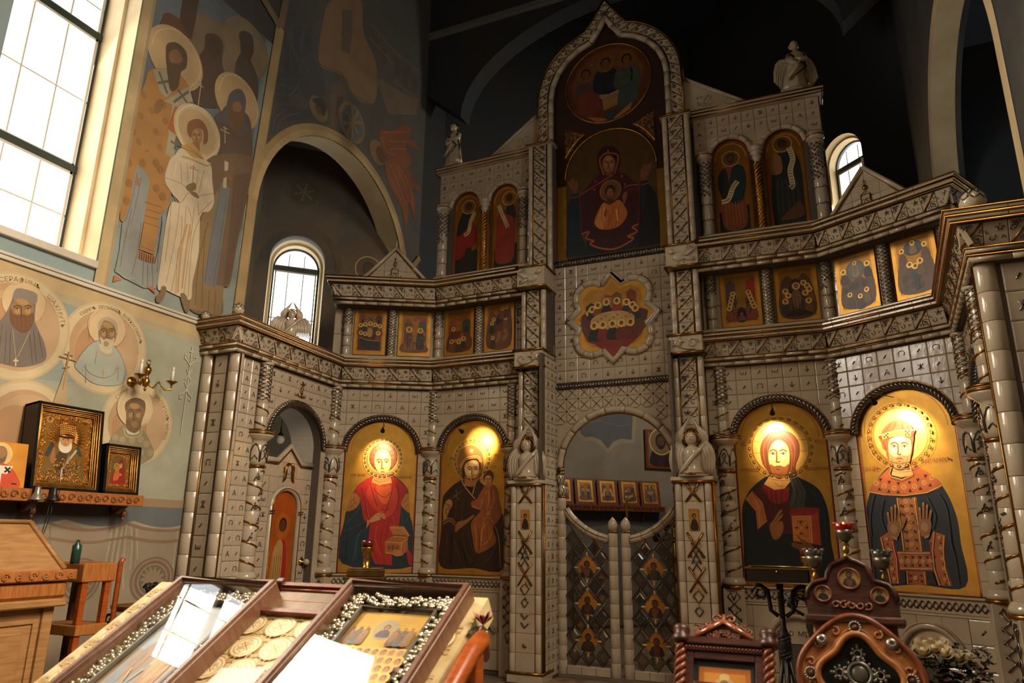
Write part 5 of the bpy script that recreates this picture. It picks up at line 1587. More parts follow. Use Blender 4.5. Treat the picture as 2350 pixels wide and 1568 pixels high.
c 8c5e36 0 19.7 708 1821 11 68 12 67
e a87648 0 730 1946 7 14
c 8c5e36 0 20.5 682 1824 10 75 11 76
e a87648 0 701 1965 7 14
c 8c5e36 0 20.4 657 1817 3 58 4 58
e a87648 0 662 1924 7 15
c 8c5e36 0 20.5 636 1746 -21 42 -20 86
e a67a4a 0 686 1764 30 41
p b07a44 0 376 1690 54 -18 3 -25 -42 12
p b07a44 0 724 1704 -49 -18 -9 -24 39 10
s 84562a 0 583 2741 -115 -36 -64 -86 -3 -106 27 -42 26 -80 178 -14 51 123 22 113 -34 81
c 5a3616 0 7.8 508 2713 -61 -72
c 5a3616 0 7.6 562 2727 -35 -69
c 5a3616 0 7.9 612 2721 3 -72
c 5a3616 0 7.8 657 2683 17 -67
c 5a3616 0 7.9 416 2551 22 -81
c 5a3616 0 7.6 680 2526 -30 -87
s ebc78c 0 479 2565 101 7 84 -25 -6 -108 -44 -86 -79 -45 -59 55 -19 93
s b98c54 0 457 2436 49 -39 50 14 64 -10 34 19 -31 -93 -80 -38 -78 39
c 8a6234 0 5 467 2390 29 -67
c 8a6234 0 5 516 2373 3 -71
c 8a6234 0 5 579 2375 -16 -76
c 8a6234 0 4.8 624 2384 -28 -68
e f8e0ae 0 570 2567 56 33
e f8e0ae 0 511 2466 25 25
e f8e0ae 0 601 2458 24 24
c 5a3416 0 9.8 483 2517 35 17 30 -18
e e0c498 0 513 2496 21 8
e 5a3416 0 513 2496 10 9
c 5a3416 0 5.9 488 2499 27 10 22 -17
c 5a3416 0 9.1 641 2502 -29 23 -34 -12
e e0c498 0 607 2488 21 9
e 5a3416 0 607 2488 9 10
c 5a3416 0 5.9 631 2486 -22 14 -26 -12
c 5a3416 0 9.8 550 2516 -7 -73 -8 -17 16 -9 16 7
c 8a3a24 0 11.8 519 2380 27 3 26 -7
l 5a3416 0 7.5 529 2356 27 -1
p d8a64c .35 374 2608 183 34 165 -15 -28 -59 -137 24 -163 -31
p 2c1a12 0 432 2632 16 -2 -2 -16 -16 2
p 2c1a12 0 463 2628 16 -1 -2 -16 -16 2
p 2c1a12 0 446 2614 15 -1 -2 -16 -15 2
p 2c1a12 0 428 2600 16 -1 -2 -16 -16 2
p 2c1a12 0 459 2597 16 -1 -2 -16 -16 1
p 2c1a12 0 630 2634 14 -1 -2 -16 -14 2
p 2c1a12 0 659 2631 15 -2 -2 -15 -15 2
p 2c1a12 0 642 2617 15 -1 -2 -16 -15 2
p 2c1a12 0 626 2603 14 -1 -2 -15 -14 1
p 2c1a12 0 655 2600 15 -1 -2 -15 -15 1
p 9a2a1a 0 378 2603 32 7 4 -43 -19 -3
p 9a2a1a 0 687 2625 32 -1 -24 -53 -20 3
l f2d488 0 6.6 384 2613 173 32 163 -15
l 8a5a20 0 5.2 395 2564 162 28 137 -24
l c08030 0 5.2 541 2670 -3 -26 23 26 21 -2 -3 -26
c 22323d 0 10.4 268 2065 -63 -192 -11 -191
c 22323d 0 10.1 355 2023 -47 -164 23 -126
c 22323d 0 10.1 837 2056 50 -134 -5 -351
c 22323d 0 9.7 739 2023 48 -158 -39 -119
c 22323d 0 9.2 876 1687 20 -173 2 -215""",
'praying': """p 14202a 0 -527 5919 107 -1 23 -540 92 -304 -306 22 26 716
p 140d14 0 380 5934 104 -6 92 -147 33 -292 -7 -400 -294 -7 37 331
p 16232e 0 391 5919 87 -5 -45 -268 -51 -115
p 10202a 0 -337 5330 202 -196 165 -26 248 107 52 164 1 -294 -660 -1
s 7c4a2a 0 -503 6004 -54 93 -15 83 35 -20 26 48 25 -65 32 13 20 -71 -16 -69
s 7c4a2a 0 398 6017 -1 87 33 76 30 26 17 -36 36 31 28 -25 -15 -74 -44 -77
l 4a2814 0 8.2 -506 6087 -18 83
l 4a2814 0 7.9 -487 6083 1 80
l 4a2814 0 7.3 439 6101 14 74
l 4a2814 0 7.3 468 6095 21 86
l 4a2814 0 7.2 490 6077 33 83
p 16242e 0 -520 5977 85 10 11 -72 -93 -1
l a04c28 0 11.8 -523 5977 88 12
l a04c28 0 11.4 -519 5915 95 2
p 16242e 0 391 5983 90 4 4 -61 -91 -7
l a04c28 0 11.3 391 5983 90 4
l a04c28 0 11.4 394 5919 91 7
p 3c1017 0 -123 6193 -113 -82 -89 -87 -88 -88 16 -558 61 12 37 -3 -38 -70 99 -54 -42 -41 145 -75 165 -34 142 44 104 59 -69 36 120 51 -58 62 80 29 27 528 -82 81 -91 115 -107 55
s 2b0e15 0 -15 6571 -100 -33 -57 -122 20 -150 50 -117 142 -32 71 53 33 137 -15 136 -59 86
c 96452a 0 23.5 -81 6158 -53 210 54 88 93 -1 90 -44 8 -83 -52 -186
c 8e3c26 0 20.2 -413 5936 225 100 229 103
s 8e5632 0 -12 6432 -69 -36 -17 -89 31 -99 54 -51 55 28 30 85 -13 95
e a87044 0 -10 6377 47 30
e a87044 0 -49 6289 21 23
e a87044 0 24 6273 20 23
c 301510 0 8.2 -76 6338 27 13 25 -19
e e0c498 0 -50 6317 17 9
e 301510 0 -50 6317 8 9
c 301510 0 4.8 -70 6321 20 7 20 -18
c 301510 0 8.2 52 6311 -25 24 -26 -9
e e0c498 0 26 6300 17 8
e 301510 0 26 6300 8 9
c 301510 0 4.8 46 6296 -20 16 -20 -10
c 301510 0 7.9 -22 6331 0 -67 -5 -15 13 -10 13 5
c 8a3a24 0 9.4 -36 6207 21 0 22 -9
l 301510 0 6.3 -26 6184 21 -4
p 6e4024 0 -55 6199 -7 -51 72 -15 20 54
p 9a4a2c 0 -34 6495 18 18 16 -25 -17 -18
p 9a4a2c 0 135 6098 17 17 16 -24 -17 -17
p 9a4a2c 0 -216 6097 17 17 17 -24 -17 -18
p 9a4a2c 0 -231 5982 18 17 16 -24 -17 -18
p 9a4a2c 0 172 5976 17 17 16 -23 -17 -18
e 8a5a2c 0 -1 5921 144 151
e 6e431f 0 -1 5921 126 134
s b5642c 0 -96 5771 83 -47 110 49 68 -83 43 -140 -98 -133 -144 -31 -131 35 -58 92 51 144
s c98238 0 -160 5630 63 116 21 -132 -29 -197 -60 10 -46 84
c 7a3a18 0 7.6 -109 5723 -16 -151 44 -159
c 7a3a18 0 7.2 46 5693 -52 -155 20 -142
c 7a3a18 0 7.2 118 5705 -28 -146 -52 -154
c 7a3a18 0 7 -38 5658 8 -128 -15 -124
s 7c4526 0 -94 5617 26 60 18 -10 -8 -69 -25 -33
l d8a868 0 17.6 71 5638 11 -153
p 4a2a18 0 -52 5827 84 -16 -14 -74 -31 -13 -35 38
e 2b150e 0 -5 5919 70 80
s 804a2a 0 -4 5960 -46 -36 2 -59 38 -52 43 36 7 57
e 9a623a 0 -5 5928 25 17
e 9a623a 0 -27 5878 11 13
e 9a623a 0 14 5870 11 13
c 26110b 0 4.4 -41 5905 15 8 14 -11
e e0c498 0 -27 5893 9 4
e 26110b 0 -27 5893 4 5
c 26110b 0 2.5 -38 5895 11 5 11 -10
c 26110b 0 4.4 30 5891 -14 13 -15 -5
e e0c498 0 15 5885 9 4
e 26110b 0 15 5885 4 5
c 26110b 0 2.6 26 5883 -11 8 -11 -5
c 26110b 0 4.4 -11 5902 -1 -37 -2 -9 7 -5 7 2
c 8a3a24 0 5.3 -19 5833 12 0 11 -5
l 26110b 0 3.5 -14 5820 12 -2
c b2562c 0 22.6 -397 5378 61 21 39 -6 -40 -76 102 -54 -49 -36 149 -83 165 -32 153 45 93 59 -72 36 123 47 -61 66 83 29
l 8a3a24 0 6.5 -414 5923 17 -545
l 8a3a24 0 6.1 371 5911 -22 -517
c a05a30 0 12.7 173 5925 95 19 96 -19
l 7a3a22 0 6.3 184 5903 1 -32
l 7a3a22 0 5.8 208 5902 1 -32
l 7a3a22 0 6 231 5901 2 -32
l 7a3a22 0 6.3 255 5901 1 -33
l 7a3a22 0 6.1 279 5900 1 -32
l 7a3a22 0 6.3 302 5899 1 -32
l 7a3a22 0 6.1 326 5898 1 -32
l 7a3a22 0 6.3 349 5897 1 -32
s 8a4c2c 0 158 5825 49 42 10 -53 -40 -120 -17 4
c 230a10 0 8.8 -315 5839 21 -185 44 -263
c 230a10 0 8.1 289 5850 -18 -173 3 -251
c 230a10 0 8.5 -201 5408 118 -95 177 -18 120 79
c 230a10 0 8.9 -331 5661 46 -200 81 -178""",
'saints': """e 7d6a52 0 -3091 6939 363 341
e 8a7659 0 -2628 7271 369 343
s 3f2f28 0 -3221 6990 64 78 101 44 89 -63 19 -227 67 -122 84 -336 -388 -239 -112 165 27 364 60 178
s 39302c 0 -2768 7353 103 107 107 -11 44 -179 -36 -114 153 -193 -1 -353 -313 146 -47 198 52 210
e 33261f 0 -3090 6932 104 121
e 2f2621 0 -2629 7219 97 115
p 5c2f22 0 -3750 6872 57 57 146 21 176 -125 -179 -25 -231 -134
p 3a2620 0 -3559 7197 191 153 -1 -265 -14 -269 -174 112
e c9a878 0 -3530 6479 353 335
c e2c596 0 8.7 -3826 6442 20 142 107 141 176 82 196 -72 107 -168 -11 -154 -89 -161
s b07c3c 0 -3806 6144 -24 -151 -50 -273 -31 -161 34 -327 -1 -191 449 233 47 352 -7 373 70 251 -181 88 -150 -63
e 9a6c34 0 -3818 5855 33 37
e 9a6c34 0 -3712 5739 35 37
e 9a6c34 0 -3814 5618 34 37
e 9a6c34 0 -3629 5547 34 39
e 9a6c34 0 -3789 5338 32 36
e 9a6c34 0 -3682 5279 33 36
e 9a6c34 0 -3555 5408 35 38
e 9a6c34 0 -3543 5719 36 39
e 9a6c34 0 -3583 5880 36 40
e 9a6c34 0 -3862 5413 32 36
p a9a184 0 -3769 6182 144 103 111 -187 -59 -125 -81 23
p a9a184 0 -3590 5924 254 341 85 -129 -186 -179
p a9a184 0 -3491 5961 91 19 -78 -335 109 -12 -12 -334 -95 -50 -10 441
l 5a5a52 0 26.1 -3702 6202 134 -176
l 5a5a52 0 26.1 -3693 6071 126 107
l 5a5a52 0 25.6 -3481 5980 155 226
l 5a5a52 0 26.6 -3455 6149 137 -80
l 5a5a52 0 25.1 -3447 5540 119 4
l 5a5a52 0 25.9 -3384 5637 0 -160
s 4a3426 0 -3659 6563 106 92 130 -28 27 -166 -53 -102 -10 -187 -79 -89 -67 159 -52 194
s 8a6038 0 -3619 6488 78 95 85 -58 -23 -69 -111 -64
p b25a2c 0 -3461 5942 76 34 -29 -318 -92 -4
s 8a6238 0 -3693 5812 52 106 54 -16 -31 -118 -43 -50
e c0a070 0 -2663 6496 342 330
c dcc090 0 8.6 -2946 6463 40 192 96 109 191 52 207 -113 70 -174 -51 -189 -89 -94
s 51423a 0 -2782 6373 -90 -136 -73 -125 91 -188 80 -310 406 210 -30 428 -112 176
s 4a5058 0 -2789 6522 141 152 105 -81 10 -236 84 -106 -112 -148 -201 36 -193 -60 126 184
s 6e4a30 0 -2773 6365 117 143 84 -61 24 -211 -95 -138 -101 79
s 8e6a42 0 -2725 6423 69 85 65 -45 -30 -75 -85 -37
l cbbd96 0 10.1 -3186 6402 3 -289
l cbbd96 0 9.8 -3223 6364 72 7
l cbbd96 0 10.2 -2794 6093 31 -199
l cbbd96 0 9.9 -2854 6024 139 19
l cbbd96 0 10.1 -2821 6063 68 19
e d2b98f 0 -3140 5821 314 300
e c5a87a 0 -3140 5821 250 244
c ead2a2 0 11.7 -3292 5576 -97 133 -22 175 86 142 129 82 192 -5 146 -154 -1 -187 -115 -173
s 87502c 0 -3173 5965 -98 -99 -1 -115 56 -44 14 84 60 73 72 3 23 -143 48 66 -19 120 -69 64
s a87848 0 -3208 5788 65 82 61 -23 -2 -118 -69 -63 -50 48
e c09460 0 -3156 5816 39 20
e c09460 0 -3172 5737 16 15
e c09460 0 -3119 5767 17 15
c 3a2416 0 5.7 -3197 5755 17 23 20 1
e e0c498 0 -3176 5755 14 6
e 3a2416 0 -3176 5755 6 6
c 3a2416 0 3.4 -3191 5747 13 15 16 -1
c 3a2416 0 5.7 -3103 5808 -21 1 -18 -20
e e0c498 0 -3121 5786 15 5
e 3a2416 0 -3121 5786 7 6
c 3a2416 0 3.4 -3106 5795 -16 -1 -13 -18
c 3a2416 0 5.7 -3159 5780 9 -44 -2 -12 11 1 8 9
c 8a3a24 0 6.9 -3153 5692 15 11 16 6
l 3a2416 0 4.6 -3143 5682 16 9
p 96683c 0 -3189 5671 87 35 30 -98 -114 1
s d9c7a6 0 -3324 5522 138 87 127 6 117 -88 -463 -240 31 134
p c99a54 0 -3329 5550 134 112 121 -42 112 -104 -207 -11
c 8a5c28 0 6.3 -3313 5540 162 25 163 -28
c 8a5c28 0 6.5 -3254 5597 144 -22 146 -51
s b07c3c 0 -3893 5125 461 245 80 -475 -87 -167 -168 -165 -206 -88 -45 67 -26 307
p 8e9490 0 -3771 5098 112 -24 52 -89 -3 -197 3 -225 -3 -256 1 -142 193 27 24 257 -20 267 48 21 26 -606 -20 -173 -138 -40 -212 29 -105 27 8 203 -15 273 46 262 -10 186
p b07c3c 0 -3607 4985 153 134 102 -224 -87 -167 1 -444 -167 -8 5 313 12 209
l 8a5a28 0 10.4 -3631 4767 193 30
l 8a5a28 0 10 -3607 4563 180 20
l 8a5a28 0 9.8 -3599 4311 167 9
l 8a5a28 0 10 -3601 4701 162 27
l 8a5a28 0 10.5 -3607 4631 167 27
l b86434 0 14.5 -3609 4263 5 -74
l b86434 0 14.1 -3584 4265 5 -76
l b86434 0 14.9 -3560 4267 5 -77
l b86434 0 14.9 -3535 4269 5 -79
l b86434 0 14.5 -3510 4270 5 -79
l b86434 0 14.5 -3485 4272 5 -81
l b86434 0 14.9 -3460 4274 6 -82
l b86434 0 14.8 -3434 4276 5 -84
c 5e625e 0 5.7 -3759 5024 -5 -307 -38 -238
c 5e625e 0 5.7 -3706 4993 -14 -323 -26 -254
c 5e625e 0 5.7 -3749 4635 -21 -337 0 -256
c 5e625e 0 6 -3630 4554 7 -307 -16 -244
c 5e625e 0 5.7 -3543 4190 35 -271
c 5e625e 0 5.7 -3491 4165 39 -227
c 5e625e 0 5.7 -3445 4182 51 -225
c 5e625e 0 6 -3401 4652 4 -318 24 -215
c aab0a8 0 4.6 -3731 5004 7 -246
c aab0a8 0 4.4 -3731 4665 -15 -249 15 -211
c a2a69a 0 10.5 -3818 4003 110 -56 98 23 113 -47
p b8623a 0 -3813 3942 81 -19 -84 -54
p b8623a 0 -3452 3938 54 39 44 -78
e 96682f 0 -3861 5074 36 43
e 96682f 0 -3574 5224 39 45
e 96682f 0 -3720 5147 38 43
e 96682f 0 -3826 4877 36 42
e 96682f 0 -3817 4692 35 42
e 96682f 0 -3516 5182 39 44
e 96682f 0 -3530 4964 39 44
e 96682f 0 -3445 4911 40 44
p b86434 0 -3749 4955 19 26 17 -83 -29 -2
s 6e5540 0 -2979 5573 595 356 48 -321 -74 -714 -39 -573 -93 -93 19 -310 -421 -43 -23 387 20 659 135 160
p 8e7148 0 -2947 4921 120 254 52 153 13 -1113 231 41 8 -338 -421 -43 -23 387
p 6c7478 0 -2744 5421 128 -17 -26 -1209 -167 4 15 865
p 5e4438 0 -2595 5574 240 162 6 -148 -61 -694 -61 -581 -75 -62 -14 788
c 4a5054 0 7.2 -2753 5184 -36 -616 -2 -351
c 4a5054 0 7.1 -2652 5231 -11 -615 -10 -408
c 4a3a2e 0 7.4 -2491 5532 9 -589 -29 -619
c 4a3a2e 0 7.5 -2420 5607 -20 -516 -34 -402
c 4a3a2e 0 6.6 -2855 4886 -51 -483 33 -460
c 4a3a2e 0 6.8 -2881 4777 47 -468 48 -386
c 4a3a2e 0 6.7 -2723 4156 26 -254
c 4a3a2e 0 6.7 -2638 4172 26 -256
c 4a3a2e 0 7.2 -2557 5433 27 -381 -3 -386
p c6b997 0 -2746 5682 58 11 10 -95 -49 -38
p c6b997 0 -2728 5468 39 46 18 -143 -49 -4
s 7a583a 0 -2743 5565 87 -8 50 -15 -24 -52 -73 17
s d9c7a6 0 -3396 5390 175 92 275 70 75 -194 57 -215 -45 -134 -101 -94 36 -399 -24 -364 2 -180 -186 -7 -130 13 -84 -16 -10 275 -6 408 24 245 98 45 -117 65 -92 86 0 155
c b58a58 0 7.7 -3298 5368 48 -209
c b58a58 0 7.8 -3223 5407 48 -210
c b58a58 0 7.8 -3069 5411 0 -262
c b58a58 0 8.3 -2999 5422 -27 -277
c b58a58 0 7.3 -3338 4890 23 -294 7 -342
c b58a58 0 7.2 -3236 4913 5 -353 -30 -514
c b58a58 0 7.6 -3159 4936 21 -291 -43 -228
c b58a58 0 7.6 -3132 4936 81 -158 -16 -151
c b58a58 0 7.6 -3054 4971 7 -384 14 -579
c b58a58 0 7.8 -3193 4813 31 -272 -24 -560
c b58a58 0 7.5 -3181 4417 48 -442
c b58a58 0 7.9 -2960 4915 -61 -317 44 -607
c b58a58 0 7.1 -3454 5119 205 29 58 -20
c b58a58 0 7.4 -3357 5000 117 -65 82 159
c b58a58 0 7.9 -3047 5098 211 137
c b58a58 0 7.6 -2987 4903 -39 155
c b58a58 0 8 -2837 5145 -152 -230
c c79a62 0 20.9 -3115 4751 -28 -319 33 -438
c c79a62 0 20.1 -3077 4767 -3 -311 13 -402
c eadcc0 0 9.8 -3348 5342 -10 -175
c eadcc0 0 10.4 -3159 5440 17 -190
c eadcc0 0 11.1 -2947 5372 -29 -179
s 80603e 0 -3194 5150 71 72 41 8 9 -58 -48 -48 -53 -13
s 80603e 0 -3147 5112 80 25 47 -27 -3 -26 -78 1
l a85a34 0 7.9 -3139 5420 18 -210
l a85a34 0 7.9 -3189 5369 110 18
l a85a34 0 7.9 -3172 5394 69 10
s 7c6244 0 -3303 3998 50 6 0 -78 -35 -89 -47 -14 -15 50 34 55
s 7c6244 0 -3077 3994 65 9 64 -106 -3 -64 -39 -6 -52 75
c c9a060 0 20.1 -3297 5442 133 33 196 27 36 57""",
'cherubs': """s 896949 0 -1191 9099 618 497 128 -489 380 -312 44 -634 -315 -228 -276 -2 -195 151 -401 -163 -168 62 28 714
p 5b5046 0 -974 9096 227 178 41 -442 -18 -333 -194 -43
c 69533f 0 25 -1329 7925 236 57 240 116 241 -167 434 84 190 68
p 654f3f 0 -1067 7774 272 208 116 -232 -227 -601 -120 -26
p 3b3837 0 -927 7655 159 100 -30 -110 -85 -172 -25 -310
e 896f4f 0 -535 7470 312 307
e 5b6466 0 -535 7470 248 257
l 967f5b 0 46.6 -535 7470 203 120
l 967f5b 0 46.6 -535 7470 163 -94
l 967f5b 0 46.6 -535 7470 29 -248
l 967f5b 0 46.6 -535 7470 -118 -255
l 967f5b 0 46.6 -535 7470 -195 -115
l 967f5b 0 46.6 -535 7470 -160 93
l 967f5b 0 46.6 -535 7470 -29 251
l 967f5b 0 46.6 -535 7470 122 264
p 463f38 0 -203 9254 124 23 19 -293 -126 -5
p 463f38 0 59 9205 129 23 18 -299 -131 -4
p 463f38 0 430 9259 138 24 16 -308 -139 -5
p 463f38 0 686 9239 143 25 15 -314 -144 -4
p 463f38 0 976 9290 149 26 14 -321 -151 -6
l 785d42 0 36.3 -280 9383 685 -18 843 145
l 785d42 0 35.7 -275 9116 678 0
l 785d42 0 37.8 432 8822 805 107
p 6f5f4d 0 -115 8561 1293 331 -7 -257 -830 -500 -237 270
p 49453f 0 -68 7905 73 12 -19 -501 -70 -28
c 303f4b 0 80 -1473 7826 -105 217 1 281
c 303f4b 0 80 -1402 7875 -85 205 -14 182
c 303f4b 0 77.8 -1539 7751 -101 190 20 350
c 303f4b 0 67.9 -1707 7750 -112 148 0 272
c 303f4b 0 67.7 -1632 7745 -133 163 2 320
c 303f4b 0 67.9 -1731 7790 -112 91 -10 206
s 303f4b 0 -2052 7799 205 -90 155 -204 -10 -201 -233 -97 -63 203 18 178
s 303f4b 0 -1638 7784 226 172 182 -185 45 -192 -78 -166 -247 -168 -151 29 -25 180
c 303f4b 0 48 -1865 7199 -187 -122
c 303f4b 0 46.6 -1890 7128 -186 -119
c 303f4b 0 46.6 -1849 7086 -232 -160
c 303f4b 0 48 -1810 7057 -234 -160
c 303f4b 0 47.4 -1982 7298 -116 -77
c 303f4b 0 48 -1972 7224 -125 -69
c 303f4b 0 50.1 -1695 7253 -226 -145
s 303f4b 0 -1391 7205 -202 -165 -239 -78 -155 -109 -85 -222 -29 -133 45 -89 72 183 181 160 229 148 165 154
c 54656f 0 11.4 -1945 7779 94 -297 106 -123
c 54656f 0 12.6 -1526 8228 78 -297 136 -142
c 54656f 0 11.9 -1763 8025 73 -263 161 -90
c 54656f 0 10.7 -1904 6864 -136 -227 -21 -193
c 54656f 0 11.5 -1620 6969 -255 -194 -132 -248
c 54656f 0 11.7 -1686 7454 -49 -171 -114 -197
e 896946 0 -1281 7245 194 174
s 1b2933 0 -1423 7299 122 105 135 27 34 -110 -26 -110 -78 -10 -88 75
s 584533 0 -1359 7254 93 28 68 -73 -92 -41
e 896946 0 125 7337 217 191
s 693321 0 91 7411 178 81 92 -96 -65 -154 -161 0
s 894426 0 159 7765 292 115 208 227 285 167 51 -212 -134 -201 196 -131 -44 -186 -284 -146 -338 -21 -235 164
c 894426 0 65.3 858 7895 235 112 190 11
c 894426 0 66.6 882 7963 330 128
c 894426 0 67.1 957 8133 49 139
s 894426 0 342 7317 383 114 354 57 86 -263 84 -246 55 -260 -98 63 -136 150 2 -348 -79 -103 -110 227 -275 180 -212 169
c 894426 0 98.6 1035 7305 310 7 65 -5
c ac693f 0 13.8 452 7324 244 -187 262 -291
c ac693f 0 14 558 7379 305 -159 204 -254
c ac693f 0 14.5 670 7403 371 -166 188 -374
c ac693f 0 13.7 406 7231 189 -212 244 -159
c ac693f 0 13.8 241 7760 373 213 311 179
c ac693f 0 14.4 413 7701 273 134 283 176
c ac693f 0 14.3 428 7553 269 164 228 106
c ac693f 0 14 198 7650 125 -154 222 15""",
'medal_a': """e d9bb8c 0 -4538 3445 175 170
c a88250 0 3.1 -4662 3551 92 60 100 -5 81 -71 24 -81 -21 -112
s 6f6764 0 -4627 3532 67 25 103 -8 7 -68 20 -151 43 -75 71 -102 36 -113 -54 -63 -136 -57 -132 -3 -145 15 -36 183 93 140 31 76 20 99
s 857b74 0 -4627 3530 68 25 100 -7 10 -85 -78 7 -89 -37
s 9a6c3e 0 -4609 3440 83 27 61 -17 9 -93 -56 -50 -104 3 -20 62
e b88a52 0 -4553 3448 53 25
e b88a52 0 -4578 3357 22 18
e b88a52 0 -4498 3381 24 18
c 3a2616 0 9.1 -4615 3384 26 23 30 -3
e e0c498 0 -4584 3379 19 6
e 3a2616 0 -4584 3379 9 7
c 3a2616 0 5.4 -4606 3373 20 15 24 -4
c 3a2616 0 9.2 -4474 3426 -32 7 -26 -20
e e0c498 0 -4500 3404 20 6
e 3a2616 0 -4500 3404 9 7
c 3a2616 0 5.4 -4478 3411 -24 3 -20 -18
c 3a2616 0 8.4 -4557 3405 12 -54 -3 -14 16 -1 13 9
c 8a3a24 0 10.1 -4549 3299 22 11 25 3
l 3a2616 0 7.3 -4535 3286 24 7
s 6a3a22 0 -4632 3373 28 -42 55 3 21 15 33 -3 35 36 19 -38 -5 -79 -38 -57 -56 -3 -64 42 -25 60
c 8a5230 0 3.8 -4590 3301 21 -70
c 8a5230 0 3.8 -4560 3310 26 -95
c 8a5230 0 4.1 -4522 3321 20 -106
c 8a5230 0 4.1 -4484 3332 10 -92
c 8a5230 0 4.1 -4464 3355 5 -68
c 544c4a 0 4.1 -4670 3228 24 -281
c 544c4a 0 3.8 -4631 3189 37 -271
c 544c4a 0 4.3 -4426 3245 73 -255
c 544c4a 0 4.1 -4383 3239 71 -198
c 544c4a 0 3.8 -4597 3173 40 -246
c 544c4a 0 4.1 -4451 3204 70 -238
c d8bd88 0 4.1 -4587 3201 64 -209
c d8bd88 0 4.1 -4454 3220 -54 -224
p e0c48c 0 -4528 2983 14 3 10 -68 -12 -3
p e0c48c 0 -4537 2964 40 9 2 -14 -39 -9""",
'medal_b': """e dcbf92 0 -3790 3437 188 175
c a88250 0 3.7 -3937 3294 -29 131 52 118 93 64 118 -1 94 -120 0 -116 -49 -80
s a9b0a4 0 -3847 3304 -73 -51 -73 -119 -36 -106 96 -69 114 -49 155 12 96 37 54 77 -60 131 -66 80 -70 49
c 6c6a58 0 5.2 -4029 3032 36 102 73 119 73 51
c 6c6a58 0 5.8 -3710 3296 82 -56 71 -108 42 -91
p cfc3a0 0 -3841 3272 24 -50 63 -22 47 21 -7 65
c b8a06a 0 9.1 -3864 3211 52 -20 90 -2 33 46
s 8c6a3e 0 -3866 3491 53 39 83 -10 43 -65 -4 -97 -24 -92 -45 -30 -67 40 -40 83 -6 92
s b9a888 0 -3867 3387 -18 61 26 59 65 29 76 -22 33 -58 -4 -49 -31 58 -57 32 -59 -7 -18 -62
e b08a54 0 -3790 3461 51 26
e b08a54 0 -3814 3367 22 20
e b08a54 0 -3736 3388 23 20
c 3a2a18 0 7.8 -3850 3397 24 23 30 -4
e e0c498 0 -3820 3390 18 7
e 3a2a18 0 -3820 3390 9 7
c 3a2a18 0 4.7 -3841 3385 19 15 23 -6
c 3a2a18 0 8.4 -3713 3434 -31 8 -26 -19
e e0c498 0 -3739 3412 20 7
e 3a2a18 0 -3739 3412 9 7
c 3a2a18 0 5 -3717 3418 -23 4 -20 -17
c 3a2a18 0 7.9 -3794 3416 12 -57 -3 -15 16 -2 12 9
c 8a3a24 0 9.3 -3786 3304 22 10 24 2
l 3a2a18 0 6.6 -3772 3289 23 6
s cabd9c 0 -3848 3336 43 -17 26 21 41 -4 31 27 3 -75 -37 -49 -61 6
e a48a5e 0 -3778 3288 26 27
c 857b58 0 4.6 -3934 3067 30 -165
c 857b58 0 4.6 -3949 3045 77 -55 118 -12 92 47 28 71
c 857b58 0 4.8 -3627 3117 24 -137
c 857b58 0 4.9 -3852 3196 1 -111
l b89a5c 0 7.3 -3763 3059 16 -89
l b89a5c 0 6.9 -3781 3022 47 11
l b89a5c 0 7.9 -3648 3088 55 12""",
'medal_c': """e ddc297 0 -3383 2765 189 180
c f0e0b8 0 3.9 -3479 2616 -76 101 23 145 118 81 148 -32 70 -126 -27 -123 -62 -63
s 8f8260 0 -3457 2601 -83 -81 -50 -91 -3 -85 79 -76 201 -33 152 67 52 68 -75 126 -86 78
e a89a76 0 -3540 2469 32 30
e a89a76 0 -3466 2461 32 30
e a89a76 0 -3363 2465 33 31
e a89a76 0 -3275 2485 34 32
e a89a76 0 -3207 2448 35 31
e a89a76 0 -3254 2363 34 31
e a89a76 0 -3434 2361 33 30
e a89a76 0 -3152 2374 35 31
p cfc9b0 0 -3456 2567 34 -48 60 -6 58 21 2 45 -25 -30 -80 -6
c c0ae7c 0 11.6 -3470 2565 31 -66 81 -7 75 36 0 63
s 7a5a36 0 -3482 2800 80 59 96 -20 31 -85 -13 -75 -14 -73 -25 -57 -59 -12 -55 32 -23 101
s 5e4630 0 -3478 2721 -13 77 89 62 106 -19 21 -87 -32 31 -87 30 -67 -47
e a8804e 0 -3396 2781 51 27
e a8804e 0 -3421 2687 22 21
e a8804e 0 -3341 2699 23 20
c 2e1e12 0 7.7 -3457 2722 25 21 30 -8
e e0c498 0 -3427 2712 18 8
e 2e1e12 0 -3427 2712 8 8
c 2e1e12 0 4.4 -3448 2708 19 14 24 -9
c 2e1e12 0 8.3 -3317 2744 -32 12 -26 -17
e e0c498 0 -3343 2725 18 7
e 2e1e12 0 -3343 2725 8 8
c 2e1e12 0 4.7 -3321 2728 -24 7 -20 -16
c 2e1e12 0 8.2 -3400 2735 12 -60 -3 -15 17 -4 12 8
c 8a3a24 0 9.3 -3392 2619 23 8 24 -1
l 2e1e12 0 6.2 -3377 2602 23 4
s 684a2e 0 -3459 2645 56 -9 28 22 41 -12 32 22 3 -80 -37 -47 -50 -4 -57 40
e 8a6840 0 -3367 2614 37 31""",
